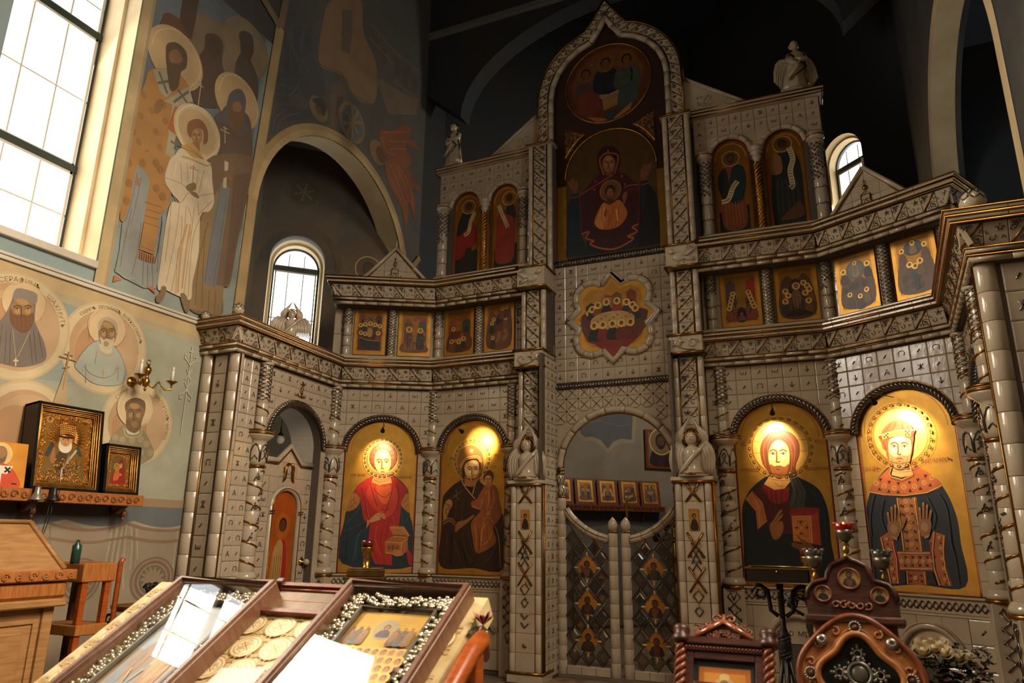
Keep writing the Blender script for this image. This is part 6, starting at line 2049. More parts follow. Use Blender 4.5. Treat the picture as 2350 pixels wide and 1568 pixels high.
'hangings': """c a39784 0 14.8 -3433 1686 -8 -366 21 -286
c a39784 0 14.2 -3381 1696 -7 -378 20 -288
c a39784 0 14.2 -3328 1706 -10 -372 38 -274
c a39784 0 14.8 -3295 1707 33 -375 33 -186
c a39784 0 14 -3252 1717 46 -199 14 -207
c a39784 0 15.5 -3187 1699 38 -182 20 -114
c a39784 0 16.2 -2717 1686 -6 -273 2 -159
c a39784 0 16.2 -2667 1697 21 -286 8 -200
c a39784 0 14.9 -3435 1520 -24 -271 22 -179
c 6e6252 0 6.1 -3406 1686 -14 -367 31 -288
c 6e6252 0 6.1 -3354 1696 -13 -379 31 -290
c 6e6252 0 6.1 -3312 1706 6 -373 43 -239
c 6e6252 0 6.3 -3222 1708 44 -191 20 -207
c 6e6252 0 7.3 -2692 1692 -5 -279 8 -200
c 6e6252 0 5.4 -4010 1729 59 -290
c 7c5f4a 0 22.4 -4025 1711 164 -39 197 -17 201 21 177 45
c 7c5f4a 0 22.4 -4003 1592 210 -30 197 -7 151 20 180 26
c 7c5f4a 0 26.1 -3286 1721 154 -40 181 -18 186 2 178 28
c 7c5f4a 0 26.1 -3265 1601 151 -25 181 -16 185 4 178 26
e 6c5546 0 -2934 1215 241 207
e 877560 0 -2934 1215 218 190
e 6a4c3c 0 -2934 1215 196 172
e 8d7c66 0 -2934 1215 166 147
e 5c5448 0 -2934 1215 151 133
s 8a7a62 0 -2934 1215 76 -25 67 18 -61 15
s 8a7a62 0 -2934 1215 62 -50 76 -12 -53 36
s 8a7a62 0 -2934 1215 36 -65 69 -39 -35 50
s 8a7a62 0 -2934 1215 4 -67 48 -57 -10 53
s 8a7a62 0 -2934 1215 -30 -55 19 -65 16 46
s 8a7a62 0 -2934 1215 -57 -33 -14 -60 39 31
s 8a7a62 0 -2934 1215 -73 -5 -43 -43 53 9
s 8a7a62 0 -2934 1215 -75 24 -64 -18 58 -14
s 8a7a62 0 -2934 1215 -62 49 -73 10 51 -34
s 8a7a62 0 -2934 1215 -37 64 -67 37 34 -48
s 8a7a62 0 -2934 1215 -5 67 -48 57 11 -54
s 8a7a62 0 -2934 1215 29 56 -19 65 -16 -47
s 8a7a62 0 -2934 1215 57 34 15 61 -40 -32
s 8a7a62 0 -2934 1215 74 5 45 44 -56 -10
e 6c5546 0 -3667 1241 197 187
e 877560 0 -3667 1241 178 172
e 6a4c3c 0 -3667 1241 160 156
e 8d7c66 0 -3667 1241 135 132
e 5c5448 0 -3667 1241 123 120
s 8a7a62 0 -3667 1241 62 -22 55 17 -50 13
s 8a7a62 0 -3667 1241 52 -44 62 -11 -44 33
s 8a7a62 0 -3667 1241 32 -58 57 -35 -30 45
s 8a7a62 0 -3667 1241 5 -60 41 -52 -10 49
s 8a7a62 0 -3667 1241 -23 -50 18 -58 11 42
s 8a7a62 0 -3667 1241 -45 -30 -10 -54 31 28
s 8a7a62 0 -3667 1241 -59 -4 -34 -39 43 8
s 8a7a62 0 -3667 1241 -62 22 -51 -16 47 -13
s 8a7a62 0 -3667 1241 -52 45 -59 9 42 -31
s 8a7a62 0 -3667 1241 -32 58 -55 34 29 -44
s 8a7a62 0 -3667 1241 -5 61 -41 51 10 -48
s 8a7a62 0 -3667 1241 23 51 -18 59 -12 -43
s 8a7a62 0 -3667 1241 46 31 10 56 -32 -30
s 8a7a62 0 -3667 1241 60 5 36 40 -45 -9""",
}
def _art(s):
 out = []
 for ln in s.split('\n'):
  w = ln.split(); v = [float(x) for x in w[2:]]
  if w[0] == 'e': out.append(('e', w[1], v[0], *v[1:])); continue
  k = 2 if w[0] in 'lc' else 1; q = v[k:]
  for i in range(2, len(q)): q[i] += q[i-2]
  out.append((w[0], w[1], v[0])+((v[1],) if k == 2 else ())+(q,))
 return out
ART = {k: _art(v) for k, v in ART.items()}
def halo_ornament(P, cx, cz, r, n=26):
 for i in range(n):
  a = 2*pi*i/n; x, z = cx+r*cos(a), cz+r*sin(a)
  P.ell(x, z, .019, .013, '5a3c18', .2, a+pi/2, 10); P.ell(x, z, .008, .006, 'd9a74c', .5, a+pi/2, 8)
 P.ring(cx, cz, r-.028, .004, '7a5020', .3, 40); P.ring(cx, cz, r+.026, .004, 'e2b45e', .6, 40)
GOLDC = 'c8943c'
def big_icon(label, key, side, k, halo, words):
 t_, M, w_, c, (hw, z0, zs, a, bz) = BAYS[(side, k)]
 t = thing('icon', label, 'icon', M, 'four large arched icons of the lowest tier')
 out = icon_outline(c, hw-.006, z0+.002, zs, a-.004, bz-.004, 28)
 MB().prism(out, .02, .048).build('board', mat('icon_panel_edge', '8a2a1a', .5), t)
 P = Paint()
 P.poly([(c+(x-c)*.99, z0+.002+(z-z0)*.995) for x, z in out], GOLDC, .72)
 P.line([(x*.9+c*.1, z) for x, z in out[3:-1]], .006, '8a5f22', .5)
 P.data(ART[key])
 halo_ornament(P, *halo)
 for w in words: P.text(w[0], w[1], w[2], w[3], '8a2a18')
 # border: gilded margin and red edge
 P.line([(c-hw+.02, z0+.02), (c+hw-.02, z0+.02)], .05, 'c08c3a', .7)
 P.line([(c-hw+.012, zs), (c-hw+.012, z0+.006), (c+hw-.012, z0+.006), (c+hw-.012, zs)], .008, 'a02818')
 P.build('painting', t, T(0, .0195, 0))
 return t
def art_mean(key):
 d = ART[key][0]; return d[3]/1000, d[4]/1000
def hal(key, r): return art_mean(key)+(r,)
hx, hz = art_mean('healer'); big_icon('arched gold icon of a young figure in a red tunic holding an open box', 'healer', -1, 1, (hx, hz, .225), [('СВ ВМЧ', hx-.29, hz-.21, .045), ('ПАНТЕЛЕ', hx+.27, hz-.23, .04)])
hx, hz = art_mean('mother'); big_icon('arched gold icon of a hooded woman in dark robes with a seated child', 'mother', -1, 0, (hx, hz+.0, .235), [('МР', hx-.27, hz+.02, .04), ('ΘУ', hx+.33, hz+.04, .04), ('ІС ХС', hx+.3, hz-.1, .03)])
hx, hz = art_mean('teacher'); big_icon('arched gold icon of a bearded man in a dark mantle holding a red book', 'teacher', 1, 0, (hx, hz, .3), [('ІС', hx-.36, hz+.05, .05), ('ХС', hx+.36, hz+.05, .05), ('ГОСПОДЬ', hx-.31, hz-.22, .04), ('ВСЕДЕРЖИ', hx+.33, hz-.22, .038)])
hx, hz = art_mean('crowned'); big_icon('arched gold icon of a crowned bearded man raising both palms, in an ornate robe', 'crowned', 1, 1, (hx, hz, .285), [('СВ ЦРЬ', hx-.30, hz-.29, .045), ('МУЧЕНИКЪ', hx+.30, hz-.25, .042)])

# ---- generic painted figures
def robe(P, cx, z0, h, wd, c1, c2, lean=0):
 P.sp([(cx-wd*.5, z0), (cx-wd*.56, z0+h*.35), (cx-wd*.5+lean, z0+h*.66), (cx-wd*.2+lean, z0+h*.82), (cx+wd*.2+lean, z0+h*.82), (cx+wd*.5+lean, z0+h*.66), (cx+wd*.56, z0+h*.35), (cx+wd*.5, z0)], c1)
 P.sp([(cx-wd*.1, z0+h*.1), (cx-wd*.5, z0+h*.4), (cx-wd*.42+lean, z0+h*.68), (cx+wd*.1+lean, z0+h*.8), (cx+wd*.5, z0+h*.5), (cx+wd*.3, z0+h*.3)], c2)
def head(P, cx, cz, r, skin, hair, halo=None, beard=None, ring=True):
 if halo: P.ell(cx, cz, r*2.0, r*2.05, halo, .4, 0, 18)
 if ring and halo: P.ring(cx, cz, r*2.0, r*.16, 'e6c078', .4, 18)
 P.ell(cx, cz+r*.12, r*.98, r*1.14, hair, 0, 0, 14); P.ell(cx, cz-r*.06, r*.72, r*.92, skin, 0, 0, 14)
 if beard: P.ell(cx, cz-r*.6, r*.62, r*.62, beard, 0, 0, 12); P.ell(cx, cz-r*.02, r*.6, r*.62, skin, 0, 0, 12)
 for s in (-1, 1): P.ell(cx+s*r*.27, cz+r*.08, r*.13, r*.07, '1c100a', 0, 0, 6)
 P.line([(cx, cz+r*.1), (cx-r*.05, cz-r*.22)], r*.07, '5a3418')
def standing(P, cx, z0, h, c1, c2, skin='8a5a34', hair='3a2418', halo='c8964a', beard='4a3424', wd=None, lean=0, folds='000000'):
 wd = wd or h*.30
 robe(P, cx, z0+h*.02, h, wd, c1, c2, lean)
 rnd = random.Random(int(cx*1000)+int(h*100))
 for i in range(5): x = cx-wd*.35+wd*.7*i/4; P.line([(x+lean, z0+h*.6), (x*1.0+rnd.uniform(-.02, .02)*h, z0+h*.3), (x, z0+h*.05)], h*.008, folds if i % 2 else '9a7a50')
 for s in (-1, 1): P.ell(cx+s*wd*.2, z0+h*.015, wd*.14, h*.02, '6a4426', 0, 0, 10)
 head(P, cx+lean*1.3, z0+h*.91, h*.062, skin, hair, halo, beard)
 P.ell(cx+wd*.2, z0+h*.58, h*.03, h*.035, skin, 0, 0, 10)
def bust(P, cx, z0, h, c1, c2=None, skin='8a5a34', hair='33201a', halo=None, beard=None):
 P.sp([(cx-h*.38, z0), (cx-h*.34, z0+h*.38), (cx-h*.16, z0+h*.52), (cx+h*.16, z0+h*.52), (cx+h*.34, z0+h*.38), (cx+h*.38, z0)], c1)
 if c2: P.sp([(cx-h*.1, z0), (cx-h*.2, z0+h*.4), (cx, z0+h*.5), (cx+h*.2, z0+h*.4), (cx+h*.05, z0)], c2)
 head(P, cx, z0+h*.72, h*.2, skin, hair, halo, beard)
def scroll_strip(P, pts, w):
 P.line(spline(pts, False, 5), w, 'c9b48a')
 q = spline(pts, False, 5)
 for i in range(1, len(q)-1): P.line([(q[i][0]-w*.35, q[i][1]), (q[i][0]+w*.35, q[i][1]+.002)], w*.14, '4a3a28')

# ---- great icon of the praying figure, roundel and filigree corners
t = thing('icon', 'tall upper icon of a hooded woman with raised hands and a child medallion', 'icon', T(0, 0, 0))
bw = .725
P = Paint()
P.poly([(-bw, 5.04), (bw, 5.04), (bw, 6.22)]+[(bw*cos(R(180*i/24)), 6.22+.62*sin(R(180*i/24))) for i in range(25)]+[(-bw, 6.22)], '3e2a16', .35)
P.poly([(-.60, 5.07), (.60, 5.07), (.60, 6.19)]+[(.60*cos(R(180*i/28)), 6.19+.60*sin(R(180*i/28))) for i in range(29)]+[(-.60, 6.19)], '5e4424', .5)
P.poly([(-.72, 5.05), (-.60, 5.05), (-.60, 6.1), (-.72, 6.1)], 'b5843a', .7); P.poly([(.72, 5.05), (.60, 5.05), (.60, 6.1), (.72, 6.1)], 'a5742f', .7)
P.data(ART['praying']); P.build('painting', t, T(0, .049, 0))
b = MB(); b.tube([(.605*cos(R(180*i/40)), .035, 6.19+.605*sin(R(180*i/40))) for i in range(41)], .010, 6); b.build('gilt_arch', goldbright, t)
MB().prism([(-.74, 5.03), (.74, 5.03), (.74, 6.2), (-.74, 6.2)], .0495, .052).build('board', mat('icon_panel_edge', '', 0), t)
t = thing('filigree_corner', 'left gilt filigree corner piece below the round icon', 'ornament', T(0, 0, 0), 'gilt filigree corners')
t2 = thing('filigree_corner', 'right gilt filigree corner piece below the round icon', 'ornament', T(0, 0, 0), 'gilt filigree corners')
for s, tt in ((-1, t), (1, t2)):
 tri = [(s*.60, 6.93), (s*.60, 6.50), (s*.33, 6.80)]
 MB().prism(tri, .036, .048).build('ground', mat('filigree_ground', '3a1c10', .6), tt)
 b = MB(); rnd = random.Random(9)
 for i in range(60):
  u, v = sorted((rnd.random(), rnd.random())); p = (tri[0][0]*u+tri[1][0]*(v-u)+tri[2][0]*(1-v), tri[0][1]*u+tri[1][1]*(v-u)+tri[2][1]*(1-v))
  scroll(b, p[0]*.97+s*.012, p[1], .022, rnd.uniform(0, 6), .8, .032, .004, rnd.choice((1, -1)))
 o = b.build('filigree', goldbright, tt); o['kind'] = 'stuff'
 b = MB(); q = [(tri[1][0], .03, tri[1][1]), (s*.5, .03, 6.70), (tri[2][0], .03, tri[2][1])]; b.tube([Vector(q[0])*(1-x)**2+Vector(q[1])*2*x*(1-x)+Vector(q[2])*x*x for x in [i/10 for i in range(11)]], .014, 6); b.build('gilt_edge', goldbright, tt)
t = thing('icon', 'round icon of three seated robed figures about a white table, near the top', 'icon', T(0, 0, 0))
b = MB(); b.prism([(.6*cos(2*pi*i/48), 7.5+.6*sin(2*pi*i/48)) for i in range(48)], .0485, .0499); b.build('board', mat('roundel_board', '3a2014', .5), t)
P = Paint()
cz = 7.5; P.ell(0, cz, .575, .58, '5a2e18', .1, 0, 48)
P.sp([(-.5, cz+.05), (-.3, cz+.4), (0, cz+.52), (.3, cz+.42), (.5, cz+.1), (.3, cz-.1), (-.3, cz-.1)], '6a3e20'); P.poly([(-.32, cz+.18), (-.2, cz+.2), (-.2, cz+.36), (-.32, cz+.33)], '8a6a44')
P.poly([(-.2, cz-.12), (.24, cz+.0), (.16, cz-.16), (-.08, cz-.22)], '8a755a'); P.poly([(-.08, cz-.22), (.16, cz-.16), (.17, cz-.34), (-.06, cz-.4)], '8a643a')
P.ell(.02, cz-.1, .055, .03, '6e2c1a'); P.poly([(.0, cz-.1), (.04, cz-.1), (.03, cz-.17), (.01, cz-.17)], '6e2c1a')
for (x, z, c1, c2, s) in ((-.3, cz+.12, '6a3a2c', '4a3438', 1), (-.02, cz+.22, '1b2430', '2a1c22', 0), (.27, cz+.2, '3f463a', '16212c', -1)):
 P.sp([(x-.17, z-.3), (x-.16, z-.08), (x-.06, z+.04), (x+.06, z+.04), (x+.16, z-.08), (x+.18, z-.32), (x, z-.38)], c1); P.sp([(x-.02-.1*s, z-.34), (x-.1*s-.05, z-.1), (x, z+.02), (x+.08, z-.1), (x+.04, z-.3)], c2)
 head(P, x, z+.1, .07, '6e4428', '22140e', '7c5228', None, False)
P.sp([(-.42, cz-.35), (-.4, cz-.1), (-.2, cz-.08), (-.1, cz-.3), (-.2, cz-.45)], '6a2f20'); P.sp([(.14, cz-.42), (.16, cz-.15), (.36, cz-.05), (.4, cz-.3), (.25, cz-.45)], '38423e')
P.poly([(-.3, cz-.44), (-.1, cz-.5), (.02, cz-.56), (-.16, cz-.55)], 'a0643a'); P.poly([(.06, cz-.55), (.32, cz-.36), (.3, cz-.46), (.14, cz-.55)], 'a0643a'); P.poly([(-.06, cz-.46), (.16, cz-.42), (.06, cz-.56), (-.02, cz-.56)], '24363c')
P.build('painting', t, T(0, .048, 0))
b = MB(); b.tube([(.585*cos(2*pi*i/56), .036, cz+.59*sin(2*pi*i/56)) for i in range(56)], .008, 5, closed=True); b.build('gilt_rim', goldbright, t)

# ---- lobed icon of the supper
t = thing('icon', 'gold eight-lobed icon of haloed figures round an oval table', 'icon', T(0, 0, 0))
MB().prism(quatre(.93), -.030, .0).build('board', mat('icon_panel_edge', '', 0), t)
P = Paint(); P.poly(quatre(.92), 'd0983e', .65); q7 = quatre(.76)
P.poly(q7, 'b98238', .6)
z = qz
for (x0, x1, zb, zt, c) in ((-.33, -.2, -.02, .16, '2c2a26'), (-.14, .0, .06, .26, '9a7038'), (.0, .12, .1, .27, '6a5636'), (.18, .3, .08, .28, '7a3420')): P.poly([(x0, z+zb), (x1, z+zb), (x1, z+zt), ((x0+x1)/2, z+zt+.04), (x0, z+zt)], c); P.poly([((x0+x1)/2-.015, z+zb), ((x0+x1)/2+.015, z+zb), ((x0+x1)/2+.015, z+zb+.1), ((x0+x1)/2-.015, z+zb+.1)], '1a1512')
P.line([(-.1, z+.27), (0, z+.25), (.08, z+.28)], .02, '8e2a1c')
P.sp([(-.4, z-.05), (-.3, z+.08), (.36, z+.06), (.42, z-.06), (.38, z-.2), (.2, z-.32), (-.25, z-.32), (-.36, z-.2)], '5a3420')
cols = ['6e2820', '2a2a2e', '7a4426', '33231e', '8e3a24', '2e3430']
for i, a in enumerate((168, 150, 128, 104, 78, 52, 30, 12)):
 x, zz = .29*cos(R(a)), z-.02+.155*sin(R(a)); c = cols[i % 6]
 P.sp([(x-.06, zz-.07), (x-.045, zz+.0), (x, zz+.03), (x+.045, zz+.0), (x+.06, zz-.07)], c); head(P, x, zz+.055, .022, '7a4c2c', '2a1812', 'e0b060', None, True)
P.ell(0, z-.05, .275, .115, 'b8935c', 0, 0, 30)
for i in range(9): P.poly([(-.2+.05*i, z-.04+.03*(i % 3)), (-.17+.05*i, z-.04+.03*(i % 3)), (-.185+.05*i, z-.065+.03*(i % 3))], '7a4a2a')
P.poly([(-.34, z-.24), (.36, z-.24), (.12, z-.44), (0, z-.5), (-.12, z-.42)], '7e2a1c')
for i, x in enumerate((-.23, -.12, .0, .11, .22)):
 P.sp([(x-.07, z-.28), (x-.06, z-.18), (x, z-.13), (x+.06, z-.18), (x+.08, z-.29)], ('22262a', '7a2a20', '26261f', '6e2a22', '6a2c22')[i]); head(P, x, z-.1, .024, '7a4c2c', '2a1812', 'e0b060', None, True)
P.build('painting', t, T(0, -.0305, 0))

# ---- small feast icons
FL = ['hill with a dark cave and halos', 'two buildings joined by a red drape', 'two standing figures before a domed house', 'star between two towers above a bier', 'two curved rows of seated figures beside a dark doorway', 'dark-robed figure amid a crowd on rocks', 'large grey disc above brown mountains', 'dark disc with a seated figure above a crowd']
def feast_paint(P, x0, x1, z0, z1, kind, rnd):
 w_, h = x1-x0, z1-z0; F = lambda a, c: (x0+a*w_, z0+c*h)
 P.poly([F(0, 0), F(1, 0), F(1, 1), F(0, 1)], 'c9923c', .7); P.line([F(.1, .07), F(.9, .07), F(.9, .92), F(.1, .92), F(.1, .07)], w_*.012, '7a4a1c')
 P.poly([F(.12, .085), F(.88, .085), F(.88, .905), F(.12, .905)], '94662a', .6)
 q = lambda pts, c, m=0: P.poly([F(*p) for p in pts], c, m)
 s = lambda pts, c: P.sp([F(*p) for p in pts], c)
 def tower(a, b_, zt, c, zb=.3): q([(a, zb), (b_, zb), (b_, zt), ((a+b_)/2, zt+.05), (a, zt)], c); q([(a+(b_-a)*.35, zb+.1), (a+(b_-a)*.65, zb+.1), (a+(b_-a)*.65, zb+.26), (a+(b_-a)*.5, zb+.3), (a+(b_-a)*.35, zb+.26)], '1a1410')
 def folk(pts, r=.034, cs=('5a2a1e', '2a2a2c', '6e4426', '3a3428', '7a3a20')):
  for i, (a, c) in enumerate(pts):
   s([(a-.09, c-.17), (a-.07, c-.05), (a, c-.01), (a+.07, c-.05), (a+.09, c-.17)], cs[i % len(cs)]); head(P, F(a, c+.03)[0], F(a, c+.03)[1], r*w_, '7a4c2c', '2a1610', 'd8a850', None, True)
 def hill(pts, c, c2):
  s(pts, c)
  for i in range(6): a = rnd.uniform(.2, .8); z = rnd.uniform(.15, .5); s([(a-.06, z-.05), (a, z+.05), (a+.07, z), (a+.03, z-.06)], c2)
 if kind == 0:
  hill([(.12, .09), (.12, .6), (.25, .85), (.4, .72), (.55, .88), (.7, .76), (.88, .82), (.88, .09)], '6a3f24', '8a5a30'); s([(.4, .62), (.5, .74), (.62, .66), (.56, .52), (.44, .5)], '1a100c'); s([(.3, .45), (.5, .55), (.75, .6), (.8, .5), (.55, .4), (.35, .38)], '5a2418')
  folk([(.32, .62), (.26, .54), (.72, .62), (.3, .24), (.6, .82), (.75, .84)], .03)
 elif kind == 1:
  tower(.15, .4, .72, '7a3e24'); tower(.6, .88, .7, '3a3630'); P.line([F(.28, .8), F(.5, .72), F(.74, .8)], w_*.05, '7e2418'); hill([(.12, .09), (.12, .4), (.4, .5), (.88, .4), (.88, .09)], '5e3018', '8e4a24'); s([(.2, .4), (.35, .34), (.6, .36), (.7, .3), (.5, .26), (.25, .3)], '9a6a3a'); folk([(.3, .52), (.66, .3), (.25, .26), (.5, .24)], .035)
 elif kind == 2:
  tower(.18, .42, .68, '5a4630'); P.ell(*F(.3, .74), w_*.1, h*.05, '8a4a24'); tower(.62, .86, .72, '4a443a'); s([(.45, .8), (.6, .84), (.85, .8), (.85, .74), (.6, .76), (.5, .72)], '8a3a20')
  hill([(.12, .09), (.12, .25), (.5, .3), (.88, .22), (.88, .09)], '6e3e20', '9a5a2c'); standing(P, F(.33, .1)[0], F(.33, .1)[1], h*.5, '7a5028', '5a3420'); standing(P, F(.68, .14)[0], F(.68, .14)[1], h*.44, '16161a', '22222a')
 elif kind == 3:
  tower(.15, .34, .82, '6e3a22', .45); tower(.66, .86, .8, '5a2a1a', .45)
  for i in range(8): a = i*pi/4; P.line([F(.5, .74), (F(.5, .74)[0]+w_*.16*cos(a), F(.5, .74)[1]+w_*.16*sin(a))], w_*.035, '4a4438')
  q([(.14, .09), (.86, .09), (.86, .55), (.14, .55)], '4a2418'); folk([(.2, .58), (.34, .6), (.5, .62), (.66, .6), (.8, .57), (.22, .42), (.36, .4), (.76, .42)], .034)
  s([(.42, .52), (.5, .56), (.58, .5), (.56, .38), (.44, .38)], 'b07a34'); s([(.2, .34), (.4, .3), (.8, .28), (.74, .16), (.5, .12), (.28, .2)], '232a26'); P.line([F(.18, .35), F(.45, .3), F(.8, .29)], w_*.03, '9a6430')
 elif kind == 4:
  q([(.14, .3), (.38, .3), (.38, .78), (.26, .84), (.14, .78)], '4a3a34'); q([(.66, .3), (.88, .3), (.88, .86), (.66, .8)], '8e241a'); q([(.14, .09), (.86, .09), (.86, .32), (.14, .32)], '7a2a1c')
  folk([(.2+.028*i, .3+.065*i) for i in range(5)][::-1]+[(.82-.028*i, .3+.065*i) for i in range(5)][::-1], .033); s([(.4, .09), (.4, .26), (.5, .34), (.6, .26), (.6, .09)], '120d0c'); bust(P, F(.5, .09)[0], F(.5, .1)[1], h*.16, '6a3a28', None, '7a4a2c', '2a1a14')
 elif kind == 5:
  hill([(.12, .09), (.12, .6), (.3, .8), (.5, .7), (.7, .82), (.88, .6), (.88, .09)], '4e3018', '6e4a22'); s([(.36, .2), (.34, .6), (.5, .74), (.64, .6), (.62, .2)], '1c1c20'); folk([(.68, .62), (.76, .56), (.8, .5), (.7, .44), (.24, .5), (.3, .42), (.22, .32), (.76, .3)], .036); standing(P, F(.5, .15)[0], F(.5, .15)[1], h*.5, '2c2420', '6a4a2c'); s([(.2, .1), (.5, .2), (.84, .1)], '22160e')
 elif kind == 6:
  hill([(.12, .09), (.14, .5), (.3, .62), (.42, .5), (.55, .66), (.7, .5), (.88, .64), (.88, .09)], '6a4426', '3f2818'); P.ell(*F(.5, .68), w_*.24, h*.16, '6f675a', 0, 0, 26); P.ell(*F(.5, .68), w_*.17, h*.115, '857a66', 0, 0, 22); standing(P, F(.5, .56)[0], F(.5, .56)[1], h*.26, 'b5a27a', '9a8a68'); folk([(.2, .66), (.8, .7)], .035); folk([(.3, .26), (.55, .2), (.72, .28)], .03, ('5a3a28', '3a2a20', '7a5a3a'))
 else:
  hill([(.12, .09), (.12, .5), (.3, .58), (.5, .52), (.7, .6), (.88, .54), (.88, .09)], '74502e', '503620'); P.ell(*F(.5, .76), w_*.22, h*.12, '3c3c3c', 0, 0, 26); s([(.42, .68), (.44, .78), (.5, .82), (.56, .78), (.58, .68)], '9a7a44'); head(P, *F(.5, .84), w_*.03, '7a4c2c', '2a1610', 'd8a850'); folk([(.24, .72), (.76, .74)], .03, ('7a4a2c',)); folk([(.38, .48), (.5, .44), (.62, .5)], .036, ('5a4430', '39434a', '7a5a38')); q([(.44, .1), (.54, .1), (.54, .34), (.44, .36)], '24303a')
for i, (side, k, M, x0, x1) in enumerate(FEAST):
 kind = i % 4 if side < 0 else 4+i % 4
 if side < 0: kind = (0, 1, 2, 3)[i]
 t = thing('feast_icon', 'small gold-edged icon on the %s: %s' % (SD[side], FL[kind]), 'icon', M, 'small festival icons between the cornices')
 MB().box(x0, x1, -.022, -.001, 3.915, 4.575, .002).build('board', mat('icon_panel_edge', '', 0), t)
 P = Paint(); feast_paint(P, x0+.003, x1-.003, 3.918, 4.572, kind, random.Random(kind)); P.build('painting', t, T(0, -.0225, 0))

# ---- arched full-length icons of the upper tier
PL = {(-1, 0): 'arched upper icon of a leaning figure in dark cloak and crimson robe, outer left', (-1, 1): 'arched upper icon of a red-robed figure holding a scroll, inner left', (1, 0): 'arched upper icon of a capped figure unrolling a pale scroll, inner right', (1, 1): 'arched upper icon of a dark-robed figure with a long scroll, outer right'}
for i, (side, M, c, a, z0, zs, bz) in enumerate(PROPH):
 k = i % 2
 t = thing('icon', PL[(side, k)], 'icon', M, 'arched full-length icons of the upper tier')
 out = [(c-a+.004, z0), (c+a-.004, z0), (c+a-.004, zs)]+[(c+(a-.004)*cos(R(180*q/18)), zs+(bz-.004)*sin(R(180*q/18))) for q in range(19)]+[(c-a+.004, zs)]
 MB().prism(out, .03, .055).build('board', mat('icon_panel_edge', '', 0), t)
 P = Paint(); P.poly([(c+(x-c)*.98, z0+(z-z0)*.99) for x, z in out], '9a6226', .6)
 P.line([(c+(x-c)*.84, z0+.02+(z-z0)*.95) for x, z in out[2:]], .012, 'd8a048', .7)
 P.poly([(c-a*.8, z0+.02), (c+a*.8, z0+.02), (c+a*.8, z0+.36), (c-a*.8, z0+.3)], '191a18')
 f = lambda x: c+x
 if (side, k) == (-1, 0):
  P.sp([(f(-.16), z0+.25), (f(-.15), z0+.7), (f(-.05), z0+.86), (f(.12), z0+.75), (f(.16), z0+.55), (f(.1), z0+.4)], '8a1c1a'); P.sp([(f(-.16), z0+.62), (f(-.12), z0+.85), (f(-.02), z0+1.0), (f(.06), z0+.95), (f(.03), z0+.75), (f(-.08), z0+.62)], '20201f')
  P.poly([(f(-.1), z0+.05), (f(.0), z0+.4), (f(.08), z0+.4), (f(.12), z0+.05)], '22201c'); head(P, f(.02), z0+1.02, .052, '4a2e1c', '1c1410', '8a5a24'); scroll_strip(P, [(f(.12), z0+.92), (f(.06), z0+.8), (f(.03), z0+.64), (f(-.04), z0+.6)], .055)
 elif (side, k) == (-1, 1):
  P.sp([(f(-.15), z0+.15), (f(-.14), z0+.6), (f(-.12), z0+.8), (f(0), z0+.88), (f(.13), z0+.8), (f(.14), z0+.5), (f(.12), z0+.15), (f(.0), z0+.08)], '8e2a1a'); P.sp([(f(.0), z0+.82), (f(.04), z0+.97), (f(.12), z0+.92), (f(.15), z0+.72), (f(.08), z0+.76)], '1f2226')
  for q in range(6): P.line([(f(-.11+.045*q), z0+.75), (f(-.12+.05*q), z0+.2)], .007, '6a1c12')
  head(P, f(.05), z0+1.03, .052, '4a2e1c', '2a1c14', '9a6426'); scroll_strip(P, [(f(-.11), z0+.95), (f(-.06), z0+.82), (f(.0), z0+.68), (f(.03), z0+.6)], .055)
 elif (side, k) == (1, 0):
  P.sp([(f(-.12), z0+.1), (f(-.13), z0+.5), (f(-.08), z0+.86), (f(.08), z0+.86), (f(.13), z0+.5), (f(.12), z0+.1)], '7a3a20'); P.sp([(f(-.16), z0+.62), (f(-.15), z0+.8), (f(-.06), z0+.86), (f(-.04), z0+.5), (f(-.1), z0+.42)], '1c2226'); P.sp([(f(.0), z0+.84), (f(.12), z0+.88), (f(.16), z0+.7), (f(.1), z0+.42), (f(-.05), z0+.44)], '1c2a30')
  for q in range(6): P.line([(f(-.09+.035*q), z0+.42), (f(-.1+.04*q), z0+.12)], .008, '9a5a30')
  P.poly([(f(-.07), z0+1.02), (f(.06), z0+1.05), (f(.05), z0+1.1), (f(-.05), z0+1.08)], '201814'); head(P, f(0), z0+.99, .05, '5a3822', '241812', '7a4c22', '2c2018'); scroll_strip(P, [(f(.06), z0+.68), (f(.0), z0+.6), (f(-.06), z0+.46), (f(-.14), z0+.44)], .06)
 else:
  P.sp([(f(-.15), z0+.1), (f(-.17), z0+.5), (f(-.1), z0+.9), (f(.06), z0+.98), (f(.16), z0+.8), (f(.17), z0+.4), (f(.12), z0+.08)], '1e2122'); P.sp([(f(-.16), z0+.7), (f(-.12), z0+.92), (f(-.04), z0+.9), (f(-.04), z0+.7)], '8a5a3a'); P.sp([(f(-.1), z0+.1), (f(.05), z0+.25), (f(.12), z0+.3), (f(.15), z0+.12)], '5a3420')
  for q in range(5): P.line([(f(-.1+.05*q), z0+.6), (f(-.12+.06*q), z0+.2)], .008, '3a4040')
  head(P, f(-.01), z0+1.06, .052, '40291a', '1a120e', '7a4c22'); scroll_strip(P, [(f(.06), z0+1.0), (f(.09), z0+.85), (f(.05), z0+.7), (f(.06), z0+.52), (f(.03), z0+.48)], .06)
 P.build('painting', t, T(0, .0295, 0))

